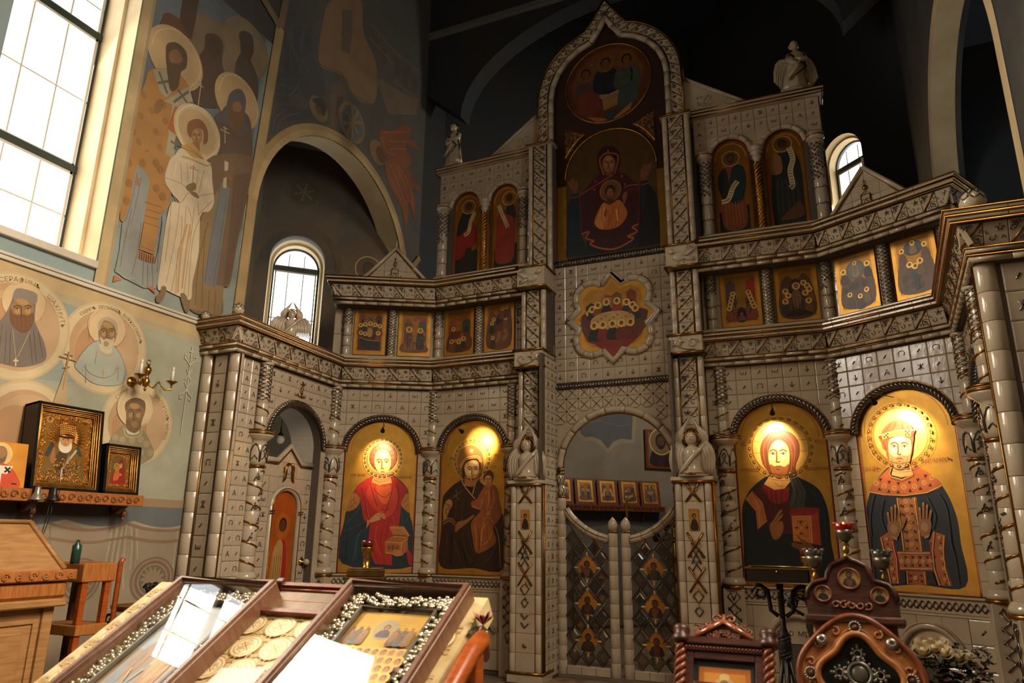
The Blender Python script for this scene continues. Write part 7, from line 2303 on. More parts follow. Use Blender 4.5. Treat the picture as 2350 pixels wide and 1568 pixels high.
# ---- icons of the side doors
for side in (-1, 1):
 t, D, cx, ih, iz = DOORS[side]
 ic = thing('icon', 'tall arched orange icon set in the %s side door' % SD[side], 'icon', D)
 out = [(cx-ih, .22), (cx+ih, .22), (cx+ih, iz)]+[(cx+ih*cos(R(180*q/18)), iz+.19*sin(R(180*q/18))) for q in range(19)]+[(cx-ih, iz)]
 MB().prism(out, .0, .03).build('board', mat('icon_panel_edge', '', 0), ic)
 P = Paint(); P.poly([(cx+(x-cx)*.99, z) for x, z in out], 'b4581f', .35); P.poly([(cx-ih, 1.0), (cx+ih, 1.0), (cx+ih, .23), (cx-ih, .23)], '7a3a1c')
 P.sp([(cx+.02, .5), (cx+.0, 1.1), (cx+.0, 1.55), (cx+.1, 1.5), (cx+.13, 1.1), (cx+.14, .6)], 'a01f1c')
 P.sp([(cx-.16, .35), (cx-.15, 1.0), (cx-.12, 1.45), (cx-.02, 1.58), (cx+.05, 1.45), (cx+.04, .9), (cx+.06, .4)], 'a8824a')
 for q in range(5): P.line([(cx-.12+.035*q, 1.4), (cx-.14+.045*q, .45)], .008, '6e4c26')
 head(P, cx+.01, 1.73, .07, '5a2e1a', '2a140c', 'c06a24', None, False); P.ell(cx-.06, 1.05, .03, .04, '6e3a20')
 P.line([(cx+ih-.02, .25), (cx+ih-.02, iz)], .014, 'd89a3c', .8); P.build('painting', ic, T(0, -.0005, 0))

# ---- murals on the north wall
wn = bpy.data.objects['wall_north']
P = Paint(.0001)
def grad_band(pts, w, c, c2, n=4):
 for i in range(n): P.line(pts, w*(1-i/n*.6), c2 if i == 0 else c)
blue = '7e918f'
P.poly([(-3.98, 3.80), (-2.2, 3.80), (-2.2, 7.9), (-3.98, 7.9)], '8c9c94'); P.poly([(-3.9, 4.4), (-2.3, 4.4), (-2.3, 7.9), (-3.9, 7.9)], '7c8d90'); P.poly([(-3.85, 5.0), (-2.35, 5.0), (-2.35, 7.9), (-3.85, 7.9)], '5e6e76')  # ground painted darker towards the top, imitating the falloff of daylight
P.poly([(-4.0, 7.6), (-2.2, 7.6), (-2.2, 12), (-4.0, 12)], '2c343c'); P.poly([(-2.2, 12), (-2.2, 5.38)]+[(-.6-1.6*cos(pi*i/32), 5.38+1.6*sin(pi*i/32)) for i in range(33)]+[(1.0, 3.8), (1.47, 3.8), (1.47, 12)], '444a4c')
P.data(ART['cherubs']); P.data(ART['saints'])
P.poly([(-4.0, 3.80), (-3.9, 3.80), (-3.9, 12), (-4.0, 12)], 'c8ad7c'); P.poly([(-3.90, 3.80), (-3.87, 3.80), (-3.87, 9), (-3.90, 9)], 'a9966f')
grad_band([(-2.29, 3.8), (-2.27, 5.6), (-2.2, 7.0), (-2.15, 7.9)], .15, 'bf9f6c', '94815f'); grad_band([(-2.15, 7.9), (-2.9, 8.3), (-3.3, 9.2)], .12, '8a7352', '6d5d46'); grad_band([(-2.15, 7.9), (-2.05, 8.9), (-1.6, 10)], .12, '8a7352', '6d5d46')
pr, pc = 1.68, (-.6, 5.38)
P.line([(pc[0]+pr*cos(R(a)), pc[1]+pr*sin(R(a))) for a in range(178, -2, -6)], .16, 'b99a68'); P.line([(pc[0]+(pr-.04)*cos(R(a)), pc[1]+(pr-.04)*sin(R(a))) for a in range(178, -2, -6)], .08, 'c9ab77')
grad_band([(1.0, 5.3), (.98, 4.0)], .12, 'b99a68', '94815f'); grad_band([(1.08, 5.5), (1.3, 5.9), (1.47, 6.1)], .1, 'a08558', '7a6a4c')
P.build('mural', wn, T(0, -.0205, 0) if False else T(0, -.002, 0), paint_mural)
P = Paint(.0001)
P.poly([(-13, 1.95), (-2.64, 1.95), (-2.64, 3.74), (-13, 3.74)], 'a3a792'); P.poly([(-13, 3.62), (-2.7, 3.62), (-2.7, 3.745), (-13, 3.745)], 'c8ad7c'); P.poly([(-13, 3.55), (-2.7, 3.55), (-2.7, 3.62), (-13, 3.62)], 'b7a886')
P.sp([(-5.3, 3.5), (-4.6, 3.55), (-3.9, 3.5), (-3.6, 3.2), (-3.9, 2.9), (-5, 2.9)], '8f9d98')
# medallions
for cy, cz_, r in ((-3.77, 3.255, .405), (-4.56, 3.24, .425), (-3.325, 2.625, .365), (-4.35, 2.45, .36), (-5.4, 3.2, .42), (-6.3, 3.2, .42)):
 P.ell(cy, cz_, r+.02, r+.02, 'cdb48a', 0, 0, 48); P.ell(cy, cz_, r, r, 'd8c298', 0, 0, 48); P.ell(cy, cz_, r*.84, r*.84, 'c29a70', 0, 0, 40); P.ell(cy+.03, cz_-.02, r*.78, r*.8, 'c9a47c', 0, 0, 40); P.ell(cy-.08, cz_-.05, r*.5, r*.6, 'b98a60', 0, 0, 30)
P.text('СЕРАФИМЪ', 0, 0, .058, '9a7a50', 0, (-4.56, 3.24, .384, 96)); P.text('ШАХМУТЬ', 0, 0, .06, '9a7a50', 0, (-4.56, 3.24, .384, 36))
P.text('СЩМЧЪ', 0, 0, .042, '9a7a50', 0, (-3.77, 3.255, .368, 128)); P.text('ЛЕОНИДЪ', 0, 0, .046, '9a7a50', 0, (-3.77, 3.255, .368, 93)); P.text('БИРЮКОВИЧЪ', 0, 0, .046, '9a7a50', 0, (-3.77, 3.255, .368, 45))
P.text('СЩМЧ', 0, 0, .055, '9a7a50', 0, (-3.325, 2.625, .33, 128)); P.text('ВАЛЕРІАНЪ', 0, 0, .05, '9a7a50', 0, (-3.325, 2.625, .33, 38)); P.text('КУЧИНКО', 0, 0, .05, '9a7a50', 0, (-3.325, 2.625, .33, 2))
for k_ in ('medal_a', 'medal_b', 'medal_c'): P.data(ART[k_])
# slender painted cross between the medallions and the foliate line by the pilaster
P.sp([(-4.16, 2.6), (-4.13, 2.85), (-4.1, 3.0), (-4.07, 2.85), (-4.04, 2.6)], 'bfa27a'); P.line([(-4.1, 2.8), (-4.1, 3.14)], .014, 'a8895c'); P.line([(-4.18, 3.08), (-4.02, 3.07)], .01, 'a8895c'); P.line([(-4.14, 3.11), (-4.06, 3.11)], .008, 'a8895c'); P.line([(-4.13, 2.99), (-4.07, 3.01)], .008, 'a8895c')
for z_, s_ in ((3.36, 1), (2.98, -1)):
 for q in (-1, 1): P.line([(-2.835+q*.0, z_-.06*s_), (-2.835+q*.04, z_-.02*s_), (-2.835+q*.075, z_+.0), (-2.835+q*.07, z_+.04*s_), (-2.835+q*.04, z_+.03*s_)], .009, 'd8d2bc')
P.line([(-2.835, 3.5), (-2.835, 2.6)], .007, 'd8d2bc')
for z_ in (3.2, 3.06): P.line([(-2.87, z_-.06), (-2.8, z_+.06)], .007, 'd8d2bc'); P.line([(-2.87, z_+.06), (-2.8, z_-.06)], .007, 'd8d2bc')
P.line([(-2.86, 3.44), (-2.81, 3.44)], .007, 'd8d2bc')
# frieze, blue band and painted hangings
P.poly([(-13, 1.875), (-2.64, 1.875), (-2.64, 1.95), (-13, 1.95)], '957a5c'); P.poly([(-13, 1.3), (-2.64, 1.3), (-2.64, 1.875), (-13, 1.875)], '4c5c66')
sc = []
for i in range(15):
 a0 = -2.56-.66*i
 sc += [(a0-.66*q/8, 1.73-.055*sin(pi*q/8)) for q in range(8)]
P.poly([(-2.6, .16)]+[(min(x, -2.6), z_) for x, z_ in sc]+[(sc[-1][0], .16)], '8d7f6b'); P.line([(min(x, -2.6), z_) for x, z_ in sc], .025, 'a1947c')
P.data(ART['hangings'])
P.build('mural', wn, T(0, -.002, 0), paint_mural)
# niche and altar paintings
wq = bpy.data.objects['wall_niche_north_3']
P = Paint(.0002); P.poly([(.08, 4.2), (1.0, 4.2), (1.0, 5.9), (.54, 6.3), (.08, 5.9)], '5c4c3a'); standing(P, .52, 4.1, 1.7, '4a3428', '6a4a34', '33241a', '20160f', '6a5640', '2a1c14', .55)
for i in range(7):
 for j in range(5): P.line([(.34+.08*j, 4.3+.14*i), (.38+.08*j, 4.38+.14*i)], .02, '8a6a4c')
P.build('mural', wq, T(0, -.002, 0), paint_mural)
wq = bpy.data.objects['wall_niche_north_2']
P = Paint(.0002); P.ell(.6, 6.75, .28, .28, '4a4034', 0, 0, 30); P.ell(.6, 6.75, .22, .22, '33302a', 0, 0, 30)
for i in range(6): P.line([(.6, 6.75), (.6+.16*cos(R(60*i+20)), 6.75+.16*sin(R(60*i+20)))], .03, '6a5a42')
P.ring(.6, 5.55, .62, .1, '5c4c3a', 0, 24, 0, 180); P.build('mural', wq, T(0, -.002, 0), paint_mural)
wq = bpy.data.objects['wall_apse_1']
P = Paint(.0002)
P.poly([(1, 2.0), (5, 2.0), (5, 5), (1, 5)], '8a8172')
sky_ = [(2.5, 4.6), (2.62, 3.62), (2.72, 3.42), (2.8, 3.36), (2.95, 3.38), (3.12, 3.33), (3.26, 3.18), (3.38, 3.32), (3.55, 3.38), (3.76, 3.37), (3.78, 3.6), (3.86, 4.6)]
P.line(sky_, .16, 'a08f72'); P.poly(sky_, '45535f'); P.line([(2.7, 3.62), (3.1, 3.68), (3.5, 3.6), (3.75, 3.66)], .012, '66727c'); P.line([(2.75, 3.9), (3.2, 4.0), (3.7, 3.9)], .012, '66727c')
P.poly([(1, .2), (5, .2), (5, 2.08), (1, 2.08)], '2c363e'); P.poly([(1, .2), (5, .2), (5, 1.86), (4.2, 1.80), (3.5, 1.88), (2.8, 1.80), (2.1, 1.88), (1, 1.82)], '5c5a56')
for i in range(9): P.ring(2.0+.35*i, 1.74, .03, .012, '3a4046', 0, 12)
P.build('mural', wq, T(0, -.002, 0), paint_mural)
# ================================================================ ROYAL DOORS
crystal = mat('bevelled_crystal', 'cfc8ba', .05, 0, trans=.0)
def crystal_mat():
 m = bpy.data.materials.new('cut_glass'); m.use_nodes = True; nt = m.node_tree; N = nt.nodes; L = nt.links
 N.remove(N['Principled BSDF']); out = N['Material Output']
 t = N.new('ShaderNodeBsdfTransparent'); t.inputs[0].default_value = (.62, .6, .56, 1); g = N.new('ShaderNodeBsdfGlossy'); g.inputs['Roughness'].default_value = .03
 f = two_sided_fresnel(N, L, 1.9)
 mx = N.new('ShaderNodeMixShader'); L.new(f.outputs[0], mx.inputs[0]); L.new(t.outputs[0], mx.inputs[1]); L.new(g.outputs[0], mx.inputs[2]); L.new(mx.outputs[0], out.inputs[0]); return m
cutglass = crystal_mat()
barm = mat('bronze_lattice', '6a5238', .35, .6)
def royal_leaf(side):
 t = thing('royal_gate_leaf', '%s leaf of the low royal gates, white posts and cut-glass lattice with three icons' % SD[side], 'gate', T(0, 0, 0))
 f = lambda x: x*side
 pm = cmesh('post_piece', lambda b: drum(b, .052, .146, 14), [glaze_w])
 for x, z1, n in ((.678, 2.08, 13), (.074, 1.69, 10)):
  h = (z1-.2)/n
  for i in range(n): inst(pm, 'post_piece', t, T(f(x), .0, .2+i*h) @ SC(1, 1, h/.148))
 # finials
 b = MB(); b.mt(1).lathe([(.02, 1.69), (.056, 1.692), (.06, 1.702), (.056, 1.712), (.02, 1.713)], 14, (f(.074), 0, 0)); b.mt(0).lathe([(.03, 1.713), (.05, 1.74), (.056, 1.775), (.045, 1.815), (.02, 1.845), (0, 1.865)], 14, (f(.074), 0, 0)); b.build('tulip_finial', [glaze_w, gold], t)
 b = MB(); b.mt(1).lathe([(.02, 2.08), (.05, 2.082), (.053, 2.09), (.05, 2.1), (.02, 2.101)], 14, (f(.678), 0, 0)); b.mt(0).lathe([(.025, 2.1), (.05, 2.13), (.057, 2.165), (.045, 2.2), (.02, 2.225), (0, 2.25)], 14, (f(.678), 0, 0)); b.mt(2)
 for q in range(6): a = q*pi/3; b.tube([(f(.678)+.052*cos(a), .052*sin(a), 2.12), (f(.678)+.058*cos(a+.5), .058*sin(a+.5), 2.165), (f(.678)+.046*cos(a), .046*sin(a), 2.2)], .006, 4)
 b.build('bulb_finial', [glaze_w, gold, silver], t)
 ua, ub = .128, .624
 top = lambda x: 2.36-sqrt(.75*.75-x*x)
 P = [(f(x), -.0, top(x)) for x in [ub-(ub-ua)*i/16 for i in range(17)]]
 for i in range(4):
  MB().tube([Vector(p)+Vector((0, 0, 0)) for p in P[i*4:i*4+5]], .048, 10).build('curved_rail_piece', glaze_w, t)
 b = MB(); b.tube([(x, -.045, z+.012) for x, y, z in P], .006, 4); b.build('rail_gilding', gold, t)
 for i in range(3): MB().box(min(f(ua+.165*i), f(ua+.165*(i+1)))+.002, max(f(ua+.165*i), f(ua+.165*(i+1)))-.002, -.03, .03, .2, .29, .006).build('bottom_rail_piece', glaze_w, t)
 # lattice
 cw, ch = (ub-ua)/3, .205
 b = MB()
 for i in range(-8, 12):
  for s in (-1, 1):
   pts = []
   for q in range(41):
    x = ua+(ub-ua)*q/40; z = .29+ch*(i+.5)+s*(x-ua)/cw*ch
    if .29 <= z <= top(x)-.03: pts.append((f(x), -.012, z))
   if len(pts) > 2: b.tube([pts[0], pts[-1]], .0085, 4, flat=1.2)
 b.build('lattice_bars', barm, t)
 ic_at = [(1.31), (.93), (.55)]
 cm = cmesh('crystal', lambda b: b.add([(-.5, 0, 0), (0, 0, -.5), (.5, 0, 0), (0, 0, .5), (-.27, -.012, 0), (0, -.012, -.27), (.27, -.012, 0), (0, -.012, .27), (-.5, .006, 0), (0, .006, -.5), (.5, .006, 0), (0, .006, .5)], [(0, 1, 5, 4), (1, 2, 6, 5), (2, 3, 7, 6), (3, 0, 4, 7), (4, 5, 6, 7), (8, 9, 10, 11), (0, 1, 9, 8), (1, 2, 10, 9), (2, 3, 11, 10), (3, 0, 8, 11)], False), [cutglass])
 rnd = random.Random(3+side)
 for r_ in range(18):
  z = .29+ch*.5*(r_+1)
  for c_ in range(4):
   x = ua+cw*(c_+(.5 if r_ % 2 == 0 else 0))
   if x > ub+.001 or z > top(min(max(x, ua), ub))-.13: continue
   if any(abs(x-(ua+ub)/2) < .09 and abs(z-q) < .11 for q in ic_at): continue
   if x < ua+.02 or x > ub-.02: continue
   inst(cm, 'crystal', t, T(f(x), 0, z) @ RX(rnd.uniform(-.05, .05)) @ RZ(rnd.uniform(-.06, .06)) @ SC(cw*.86, 1, ch*.86))
 # leaf bosses on the crossings and the icons
 b = MB()
 for q in ic_at:
  for dx, dz_, a in ((0, .145, 0), (0, -.145, pi), (.128, 0, -pi/2), (-.128, 0, pi/2)):
   n0 = len(b.v); b.ball((0, 0, 0), .013, 8, 2.1, .7); b.xform(T(f((ua+ub)/2)+dx, -.022, q+dz_) @ RY(a), n0)
 b.build('leaf_bosses', glaze_w, t)['kind'] = 'stuff'
 b = MB()
 for r_ in range(12):
  for c_ in (1, 2):
   z = .29+ch*(r_+.5)*1.0; x = ua+cw*c_
   if z < top(x)-.08:
    for a in range(4): b.tube([(f(x), -.02, z), (f(x)+.024*cos(a*pi/2+pi/4), -.022, z+.03*sin(a*pi/2+pi/4))], [.009, .003], 4)
 b.build('star_bosses', silver, t)['kind'] = 'stuff'
 n = 12
 for j, q in enumerate(ic_at):
  ic = tag(None or MB().prism([(f((ua+ub)/2)+.105*cos(a)*(1+.10*cos(4*a)), q+.118*sin(a)*(1+.10*cos(4*a))) for a in [2*pi*k/24 for k in range(24)]], -.02, -.006).build('gate_icon', mat('icon_panel_edge', '', 0)), '%s little lobed icon on the %s gate leaf' % (('top', 'middle', 'bottom')[j], SD[side]), 'icon', 'little icons on the royal gates')
  P = Paint(.0002); cx = f((ua+ub)/2); P.poly([(cx+.102*cos(a)*(1+.10*cos(4*a)), q+.115*sin(a)*(1+.10*cos(4*a))) for a in [2*pi*k/24 for k in range(24)]], 'b47a2e', .45)
  bust(P, cx, q-.10, .185, ('1e2228', '26202a', '2a2622')[j], ('5a2a20', '3a3028', '6a3c22')[(j+side) % 3], '5a3a24', '22150e', None, '3a2a1e' if j else None)
  if j == 0: P.sp([(cx-.08, q), (cx-.06, q+.03), (cx-.03, q-.01), (cx-.05, q-.05)], '6a3e22')
  P.build('painting', ic, T(0, -.0205, 0))
 return t
for s in (-1, 1): royal_leaf(s)
# slim cross standing just behind the gates
t = thing('altar_cross', 'slim gilt cross standing behind the gap of the royal gates', 'cross', T(-.02, .45, .15))
b = MB(); b.lathe([(0, 0), (.09, 0), (.08, .03), (.03, .06), (0, .06)], 12); b.build('foot', brass, t)
b = MB(); b.box(-.012, .012, -.01, .01, .06, 1.92); b.build('shaft', mat('old_brass', '7a5c30', .4, .8), t)
b = MB(); b.box(-.075, .075, -.011, .011, 1.80, 1.822).box(-.035, .035, -.011, .011, 1.86, 1.875); b.tube([(-.04, 0, 1.66), (.04, 0, 1.63)], .01, 4); b.build('crossbar', MATS['old_brass'], t)

# ================================================================ ANGELS AND FINIALS
def wing(b, A, Mi, B, y, n=9, th=.011, lift=-.02):
 """fan of overlapping feathers: roots along A, bending through Mi, tips along B (each a pair of (x,z) ends)"""
 lp = lambda q, t: (q[0][0]+(q[1][0]-q[0][0])*t, q[0][1]+(q[1][1]-q[0][1])*t)
 for i in range(n):
  t = i/(n-1); a, m, e = lp(A, t), lp(Mi, t), lp(B, t); P = []
  for k in range(6):
   u = k/5; P.append(((1-u)**2*a[0]+2*u*(1-u)*m[0]+u*u*e[0], y+lift*sin(pi*u)-.004*(i % 2), (1-u)**2*a[1]+2*u*(1-u)*m[1]+u*u*e[1]))
  b.tube(P, [th*.9, th*1.1, th*1.2, th*1.1, th*.8, th*.25], 5, flat=.6)
def seraph(name, label, M, sc=1.0, spread=1.0):
 t = thing(name, label, 'angel relief', M @ SC(sc, sc, sc), 'six-winged angel reliefs')
 b = MB()   # bust and base
 b.lathe([(0, 0), (.12, .0), (.125, .018), (.10, .03), (.075, .05), (.07, .10), (.075, .16), (.08, .20), (.055, .235), (.035, .25), (0, .25)], 18); b.build('bust', glaze_w, t)
 b = MB(); b.mt(0).ball((0, -.03, .305), .047, 14, 1.22, 1.0); b.tube([(0, -.076, .315), (0, -.086, .295), (0, -.078, .292)], .006, 5)
 b.tube([(0, -.02, .22), (0, -.03, .28)], .026, 8)
 b.mt(1)
 for s in (-1, 1): b.tube([(0, -.045, .362), (s*.035, -.045, .345), (s*.05, -.03, .31), (s*.047, -.025, .27)], .011, 5); b.tube([(s*.018-.007, -.074, .318), (s*.018+.007, -.074, .318)], .003, 4)
 b.build('head', [glaze_w, gold], t)
 b = MB(); b.tube([(.075*cos(2*pi*i/24), .0, .31+.08*sin(2*pi*i/24)) for i in range(24)], .008, 5, closed=True); b.lathe([(0, 0), (.074, 0)], 20); n0 = len(b.v)
 b.build('halo', gold, t)
 for s in (-1, 1):
  b = MB(); k_ = spread; wing(b, ((s*.055, .255), (s*.115*k_, .285)), ((s*.085, .15), (s*.21*k_, .20)), ((s*.075, .03), (s*.155*k_, .0)), .0, 9, .0115); b.build('side_wing', glaze_w, t)
  b = MB(); wing(b, ((s*.05, .22), (s*.105, .245)), ((s*.10, .36), (s*.175, .35)), ((s*.002, .50), (s*.03, .415)), .02, 8, .0115); b.build('upper_wing', glaze_w, t)
 b = MB(); b.tube([(.12, -.07, .26), (.03, -.085, .17), (-.07, -.07, .06), (-.10, -.06, .02)], [.012, .02, .02, .01], 6, flat=.5); b.build('sash', glaze_w, t)
 b = MB(); b.tube([(-.105+.21*i/8, -.1 if 0 else -.05-.075*sin(pi*i/8), .02) for i in range(9)], .008, 5); b.build('gilt_edge', gold, t)
 return t
for s in (-1, 1):
 seraph('seraph', 'white six-winged angel on the ledge of the %s pier beside the royal gates' % SD[s], T(s*.925, -.45, 2.25), 1.28)
p = fr(.1, 2, -1)[0]; w2 = fr(.1, 2, -1)[1]
q = p @ Vector((w2-1.0, .05, 3.79))
seraph('seraph', 'pale six-winged angel seen against the window, on the left lower cornice', T(*q) @ RZ(R(40)), .92, 1.35)
q = fr(.1, 2, 1)[0] @ Vector((1.0, .05, 3.79))
seraph('seraph', 'white six-winged angel on the right lower cornice above the side wall', T(*q) @ RZ(R(-70)), .86, 1.1)
def bulb(label, loc, r):
 t = thing('bulb_finial', label, 'finial', T(*loc), 'bulb finials on the lower cornice')
 b = MB(); b.box(-r*.7, r*.7, -r*.7, r*.7, 0, r*.25, .004); b.build('foot', gold, t)
 b = MB(); b.lathe([(0, r*.25), (r*.55, r*.25), (r*.5, r*.4), (r*.75, r*.55), (r, r*1.15), (r*.9, r*1.7), (r*.5, r*2.15), (r*.12, r*2.45), (0, r*2.5)], 18); b.build('bulb', glaze_w, t)
 b = MB()
 for i in range(8):
  a = 2*pi*i/8; b.tube([(r*.97*cos(a), r*.97*sin(a), r*1.25), (r*.97*cos(a+.4), r*.97*sin(a+.4), r*1.6), (r*.55*cos(a), r*.55*sin(a), r*2.15), (0, 0, r*2.5)], r*.07, 4)
  b.tube([(r*.97*cos(a), r*.97*sin(a), r*1.25), (r*.97*cos(a-.4), r*.97*sin(a-.4), r*1.6), (r*.55*cos(a), r*.55*sin(a), r*2.15)], r*.07, 4)
 b.build('scale_relief', silver, t)
bulb('small bulb finial on the left end of the lower cornice, near the north wall', (-3.17, -2.78, 3.78), .058)
bulb('large bulb finial on the right corner of the lower cornice', (3.28, -2.66, 3.78), .085)
bulb('bulb finial on the end of the left lower cornice by the wall, partly hidden', (-3.62, -2.78, 3.78), .045)

def loft(b, secs, n=28, fold=0, k=9, smooth=True):
 V = []
 for (z, cx, cy, rx, ry, fa) in secs:
  for i in range(n):
   a = 2*pi*i/n; m = 1+fa*(.6*cos(k*a+z*7)+.4*cos(5*a+1)); V.append((cx+rx*m*cos(a), cy+ry*m*sin(a), z))
 F = [(j*n+i, j*n+(i+1) % n, (j+1)*n+(i+1) % n, (j+1)*n+i) for j in range(len(secs)-1) for i in range(n)]
 F += [tuple(range(n))[::-1], tuple(range((len(secs)-1)*n, len(secs)*n))]
 b.add(V, F, smooth)
def angel_statue(label, M, winged, h=.62):
 h *= 1.18
 t = thing('angel_statue', label, 'statue', M @ SC(h/.62, h/.62, h/.62), 'angel statues on top of the screen')
 b = MB(); b.box(-.15, .15, -.11, .11, 0, .035, .006).lathe([(0, .035), (.12, .035), (.11, .06), (0, .06)], 20); b.build('plinth', glaze_w, t)
 lean = .03 if winged else 0
 b = MB(); loft(b, [(.06, 0, 0, .115, .085, .10), (.14, .0, 0, .105, .078, .11), (.25, lean*.3, -.005, .09, .068, .10), (.33, lean*.6, -.008, .072, .056, .06), (.40, lean, -.006, .078, .055, .04), (.455, lean*1.1, 0, .083, .048, .02), (.485, lean*1.1, 0, .055, .04, 0), (.50, lean*1.1, 0, .026, .026, 0), (.525, lean*1.15, -.004, .024, .026, 0)])
 b.build('robed_body', glaze_w, t)
 hx_ = lean*1.2-.012
 b = MB(); b.mt(0).ball((hx_, -.012, .565), .040, 16, 1.22, 1.05); b.tube([(hx_, -.052, .572), (hx_, -.060, .556), (hx_, -.052, .552)], .005, 5); b.tube([(hx_-.01, -.05, .540), (hx_+.01, -.05, .540)], .003, 4)
 for s in (-1, 1): b.ball((hx_+s*.040, -.005, .563), .008, 6, 1.4)
 b.mt(1)
 for q in range(9):
  a = -.5*pi+pi*(q-4)/4.4+pi; b.tube([(hx_, -.005, .616), (hx_+.036*sin(a+pi), .012-.03*cos(a+pi)*.6, .597), (hx_+.042*sin(a+pi), .012-.03*cos(a+pi)*.5, .555)], .011, 5)
 b.build('head', [glaze_w, gold], t)
 b = MB(); b.mt(0)
 for s in (-1, 1): b.tube([(lean*1.1+s*.062, -.005, .452), (lean+s*.074, -.035, .385), (lean+s*.04, -.075, .345+.02*s), (lean-s*.005, -.085, .355+.02*s)], [.034, .031, .023, .012], 10)
 for s in (-1, 1):
  for q in range(4): b.tube([(lean-s*.005, -.085, .345+.02*s), (lean-s*.022, -.09-.004*q, .352+.02*s+.007*q)], .005, 4)
 b.build('arms', glaze_w, t)
 b = MB(); b.tube([(-.06+lean, -.05, .45), (.02+lean, -.066, .36), (.075+lean, -.06, .29), (.03, -.078, .22), (-.06, -.08, .15)], .009, 5); b.tube([(.07+lean, -.05, .44), (.1, -.04, .3), (.115, -.03, .12)], .008, 5); b.build('gilt_hems', gold, t)
 b = MB(); b.tube([(-.03, -.07, .40), (.0+lean, -.076, .30), (-.07, -.088, .17)], [.012, .03, .014], 6, flat=.5); b.build('sash', glaze_w, t)
 if winged:
  for s in (-1, 1):
   b = MB(); wing(b, ((lean+s*.03, .44), (lean+s*.05, .40)), ((lean+s*.17, .60), (lean+s*.10, .42)), ((lean+s*.20, .24), (lean+s*.11, .10)), .075, 11, .015, .02)
   b.build('wing', glaze_w, t)
 return t
q = PROPH[0][1] @ Vector((.18, .05, 6.73)); angel_statue('slender angel statue without visible wings on the left upper corner', T(*q) @ RZ(R(-10)), False, .66)
q = PROPH[2][1] @ Vector((1.22, .05, 6.73)); angel_statue('winged angel statue leaning forward on the right upper corner', T(*q) @ RZ(R(12)), True, .66)

# ================================================================ PICTURE LAMPS over the four big icons
def picture_lamp(label, side, k, u, y, z, tu, tz, watts, ang, blend=.7):
 M = BAYS[(side, k)][1]
 t = thing('picture_lamp', label, 'lamp', M @ T(u, y, z), 'small black lamps over the big icons')
 d = Vector((tu-u, .0-y, tz-z)).normalized(); Rm = d.to_track_quat('-Z', 'Y').to_matrix().to_4x4()
 b = MB(); b.lathe([(.0, .055), (.006, .054), (.008, .03), (.014, .02), (.02, .0), (.026, -.028), (.027, -.034), (.022, -.03), (.012, -.01), (0, -.006)], 14); b.xform(Rm @ T(0, 0, .03)); b.build('shade', blackm, t)
 b = MB(); top = Rm @ Vector((0, 0, .08)); b.tube([top, top+Vector((-.004, .05, .05)), (0.0, -y-.02, .10)], .004, 5); b.build('stem', blackm, t)
 b = MB(); b.ball(Rm @ Vector((0, 0, .01)), .012, 8); b.build('bulb', mat('warm_bulb', 'ffd9a0', .3, 0, emit=12), t)
 L = bpy.data.lights.new('lamp_light', 'SPOT'); L.energy = watts; L.color = (1, .72, .40); L.spot_size = R(ang); L.spot_blend = blend; L.shadow_soft_size = .025
 o = bpy.data.objects.new('lamp_light', L); COL.objects.link(o); o.parent = t; o.matrix_local = Rm @ T(0, 0, -.012)
picture_lamp('small black lamp over the icon of the red-robed figure with a box', -1, 1, .655, -.38, 2.845, .60, 2.56, 75, 62)
picture_lamp('small black lamp over the icon of the mother and child', -1, 0, .63, -.36, 2.83, .67, 2.74, 60, 66)
picture_lamp('small black lamp over the icon of the man with the red book', 1, 0, .67, -.38, 2.845, .65, 2.60, 80, 64)
picture_lamp('small black lamp over the icon of the crowned figure', 1, 1, .58, -.40, 2.85, .57, 2.58, 85, 84)

# ================================================================ ALTAR, seen through the gate arch and the deacon arch
AZ = .15
t = thing('wall_shelf', 'carved wooden shelf under the row of small icons inside the altar', 'shelf', MA)
b = MB(); b.box(1.8, 4.3, -.16, -.02, 2.13, 2.17, .004).box(1.8, 4.3, -.18, -.15, 2.08, 2.18, .004); b.build('board', wood_red, t)
b = MB()
for i in range(15): scroll(b, 1.86+.165*i, 2.13, .03, 0, 1, -.183, .006); scroll(b, 1.94+.165*i, 2.13, .03, 3, 1, -.183, .006, -1)
b.build('carving', wood_dark, t)
b = MB(); b.tube([(2.2, -.12, 2.08), (2.2, -.06, 1.98), (2.2, -.02, 1.92)], .02, 6).tube([(3.9, -.12, 2.08), (3.9, -.06, 1.98), (3.9, -.02, 1.92)], .02, 6); b.build('bracket', wood_red, t)
for i in range(6):
 x = 1.67+.435*i
 t = thing('small_icon', '%s small wood-framed icon on the altar shelf' % ('farthest left', 'second', 'third', 'fourth', 'fifth', 'farthest right')[i], 'icon', MA @ T(x, -.13, 2.172) @ RX(R(-8)), 'small icons on the altar shelf')
 b = MB(); b.box(0, .41, 0, .03, 0, .46, .004); b.build('frame', wood_red, t)
 P = Paint(); feast_paint(P, .06, .35, .06, .43, (5, 3, 2, 4, 1, 7)[i], random.Random(i)); P.build('painting', t, T(0, -.0005, 0))
t = thing('icon', 'dark framed icon of a bearded figure hanging inside the altar, right of the gate arch', 'icon', MA @ T(4.02, -.03, 2.86))
b = MB(); b.box(0, .62, -.02, .02, 0, .72, .006); b.build('frame', wood_red, t)
P = Paint(); P.poly([(.06, .06), (.56, .06), (.56, .66), (.06, .66)], '7a6a50', .2); bust(P, .33, .07, .60, '2a1a18', '3a201c', '5a3a26', '20140f', '8a7048', '2a1a12'); P.build('painting', t, T(0, -.0205, 0))
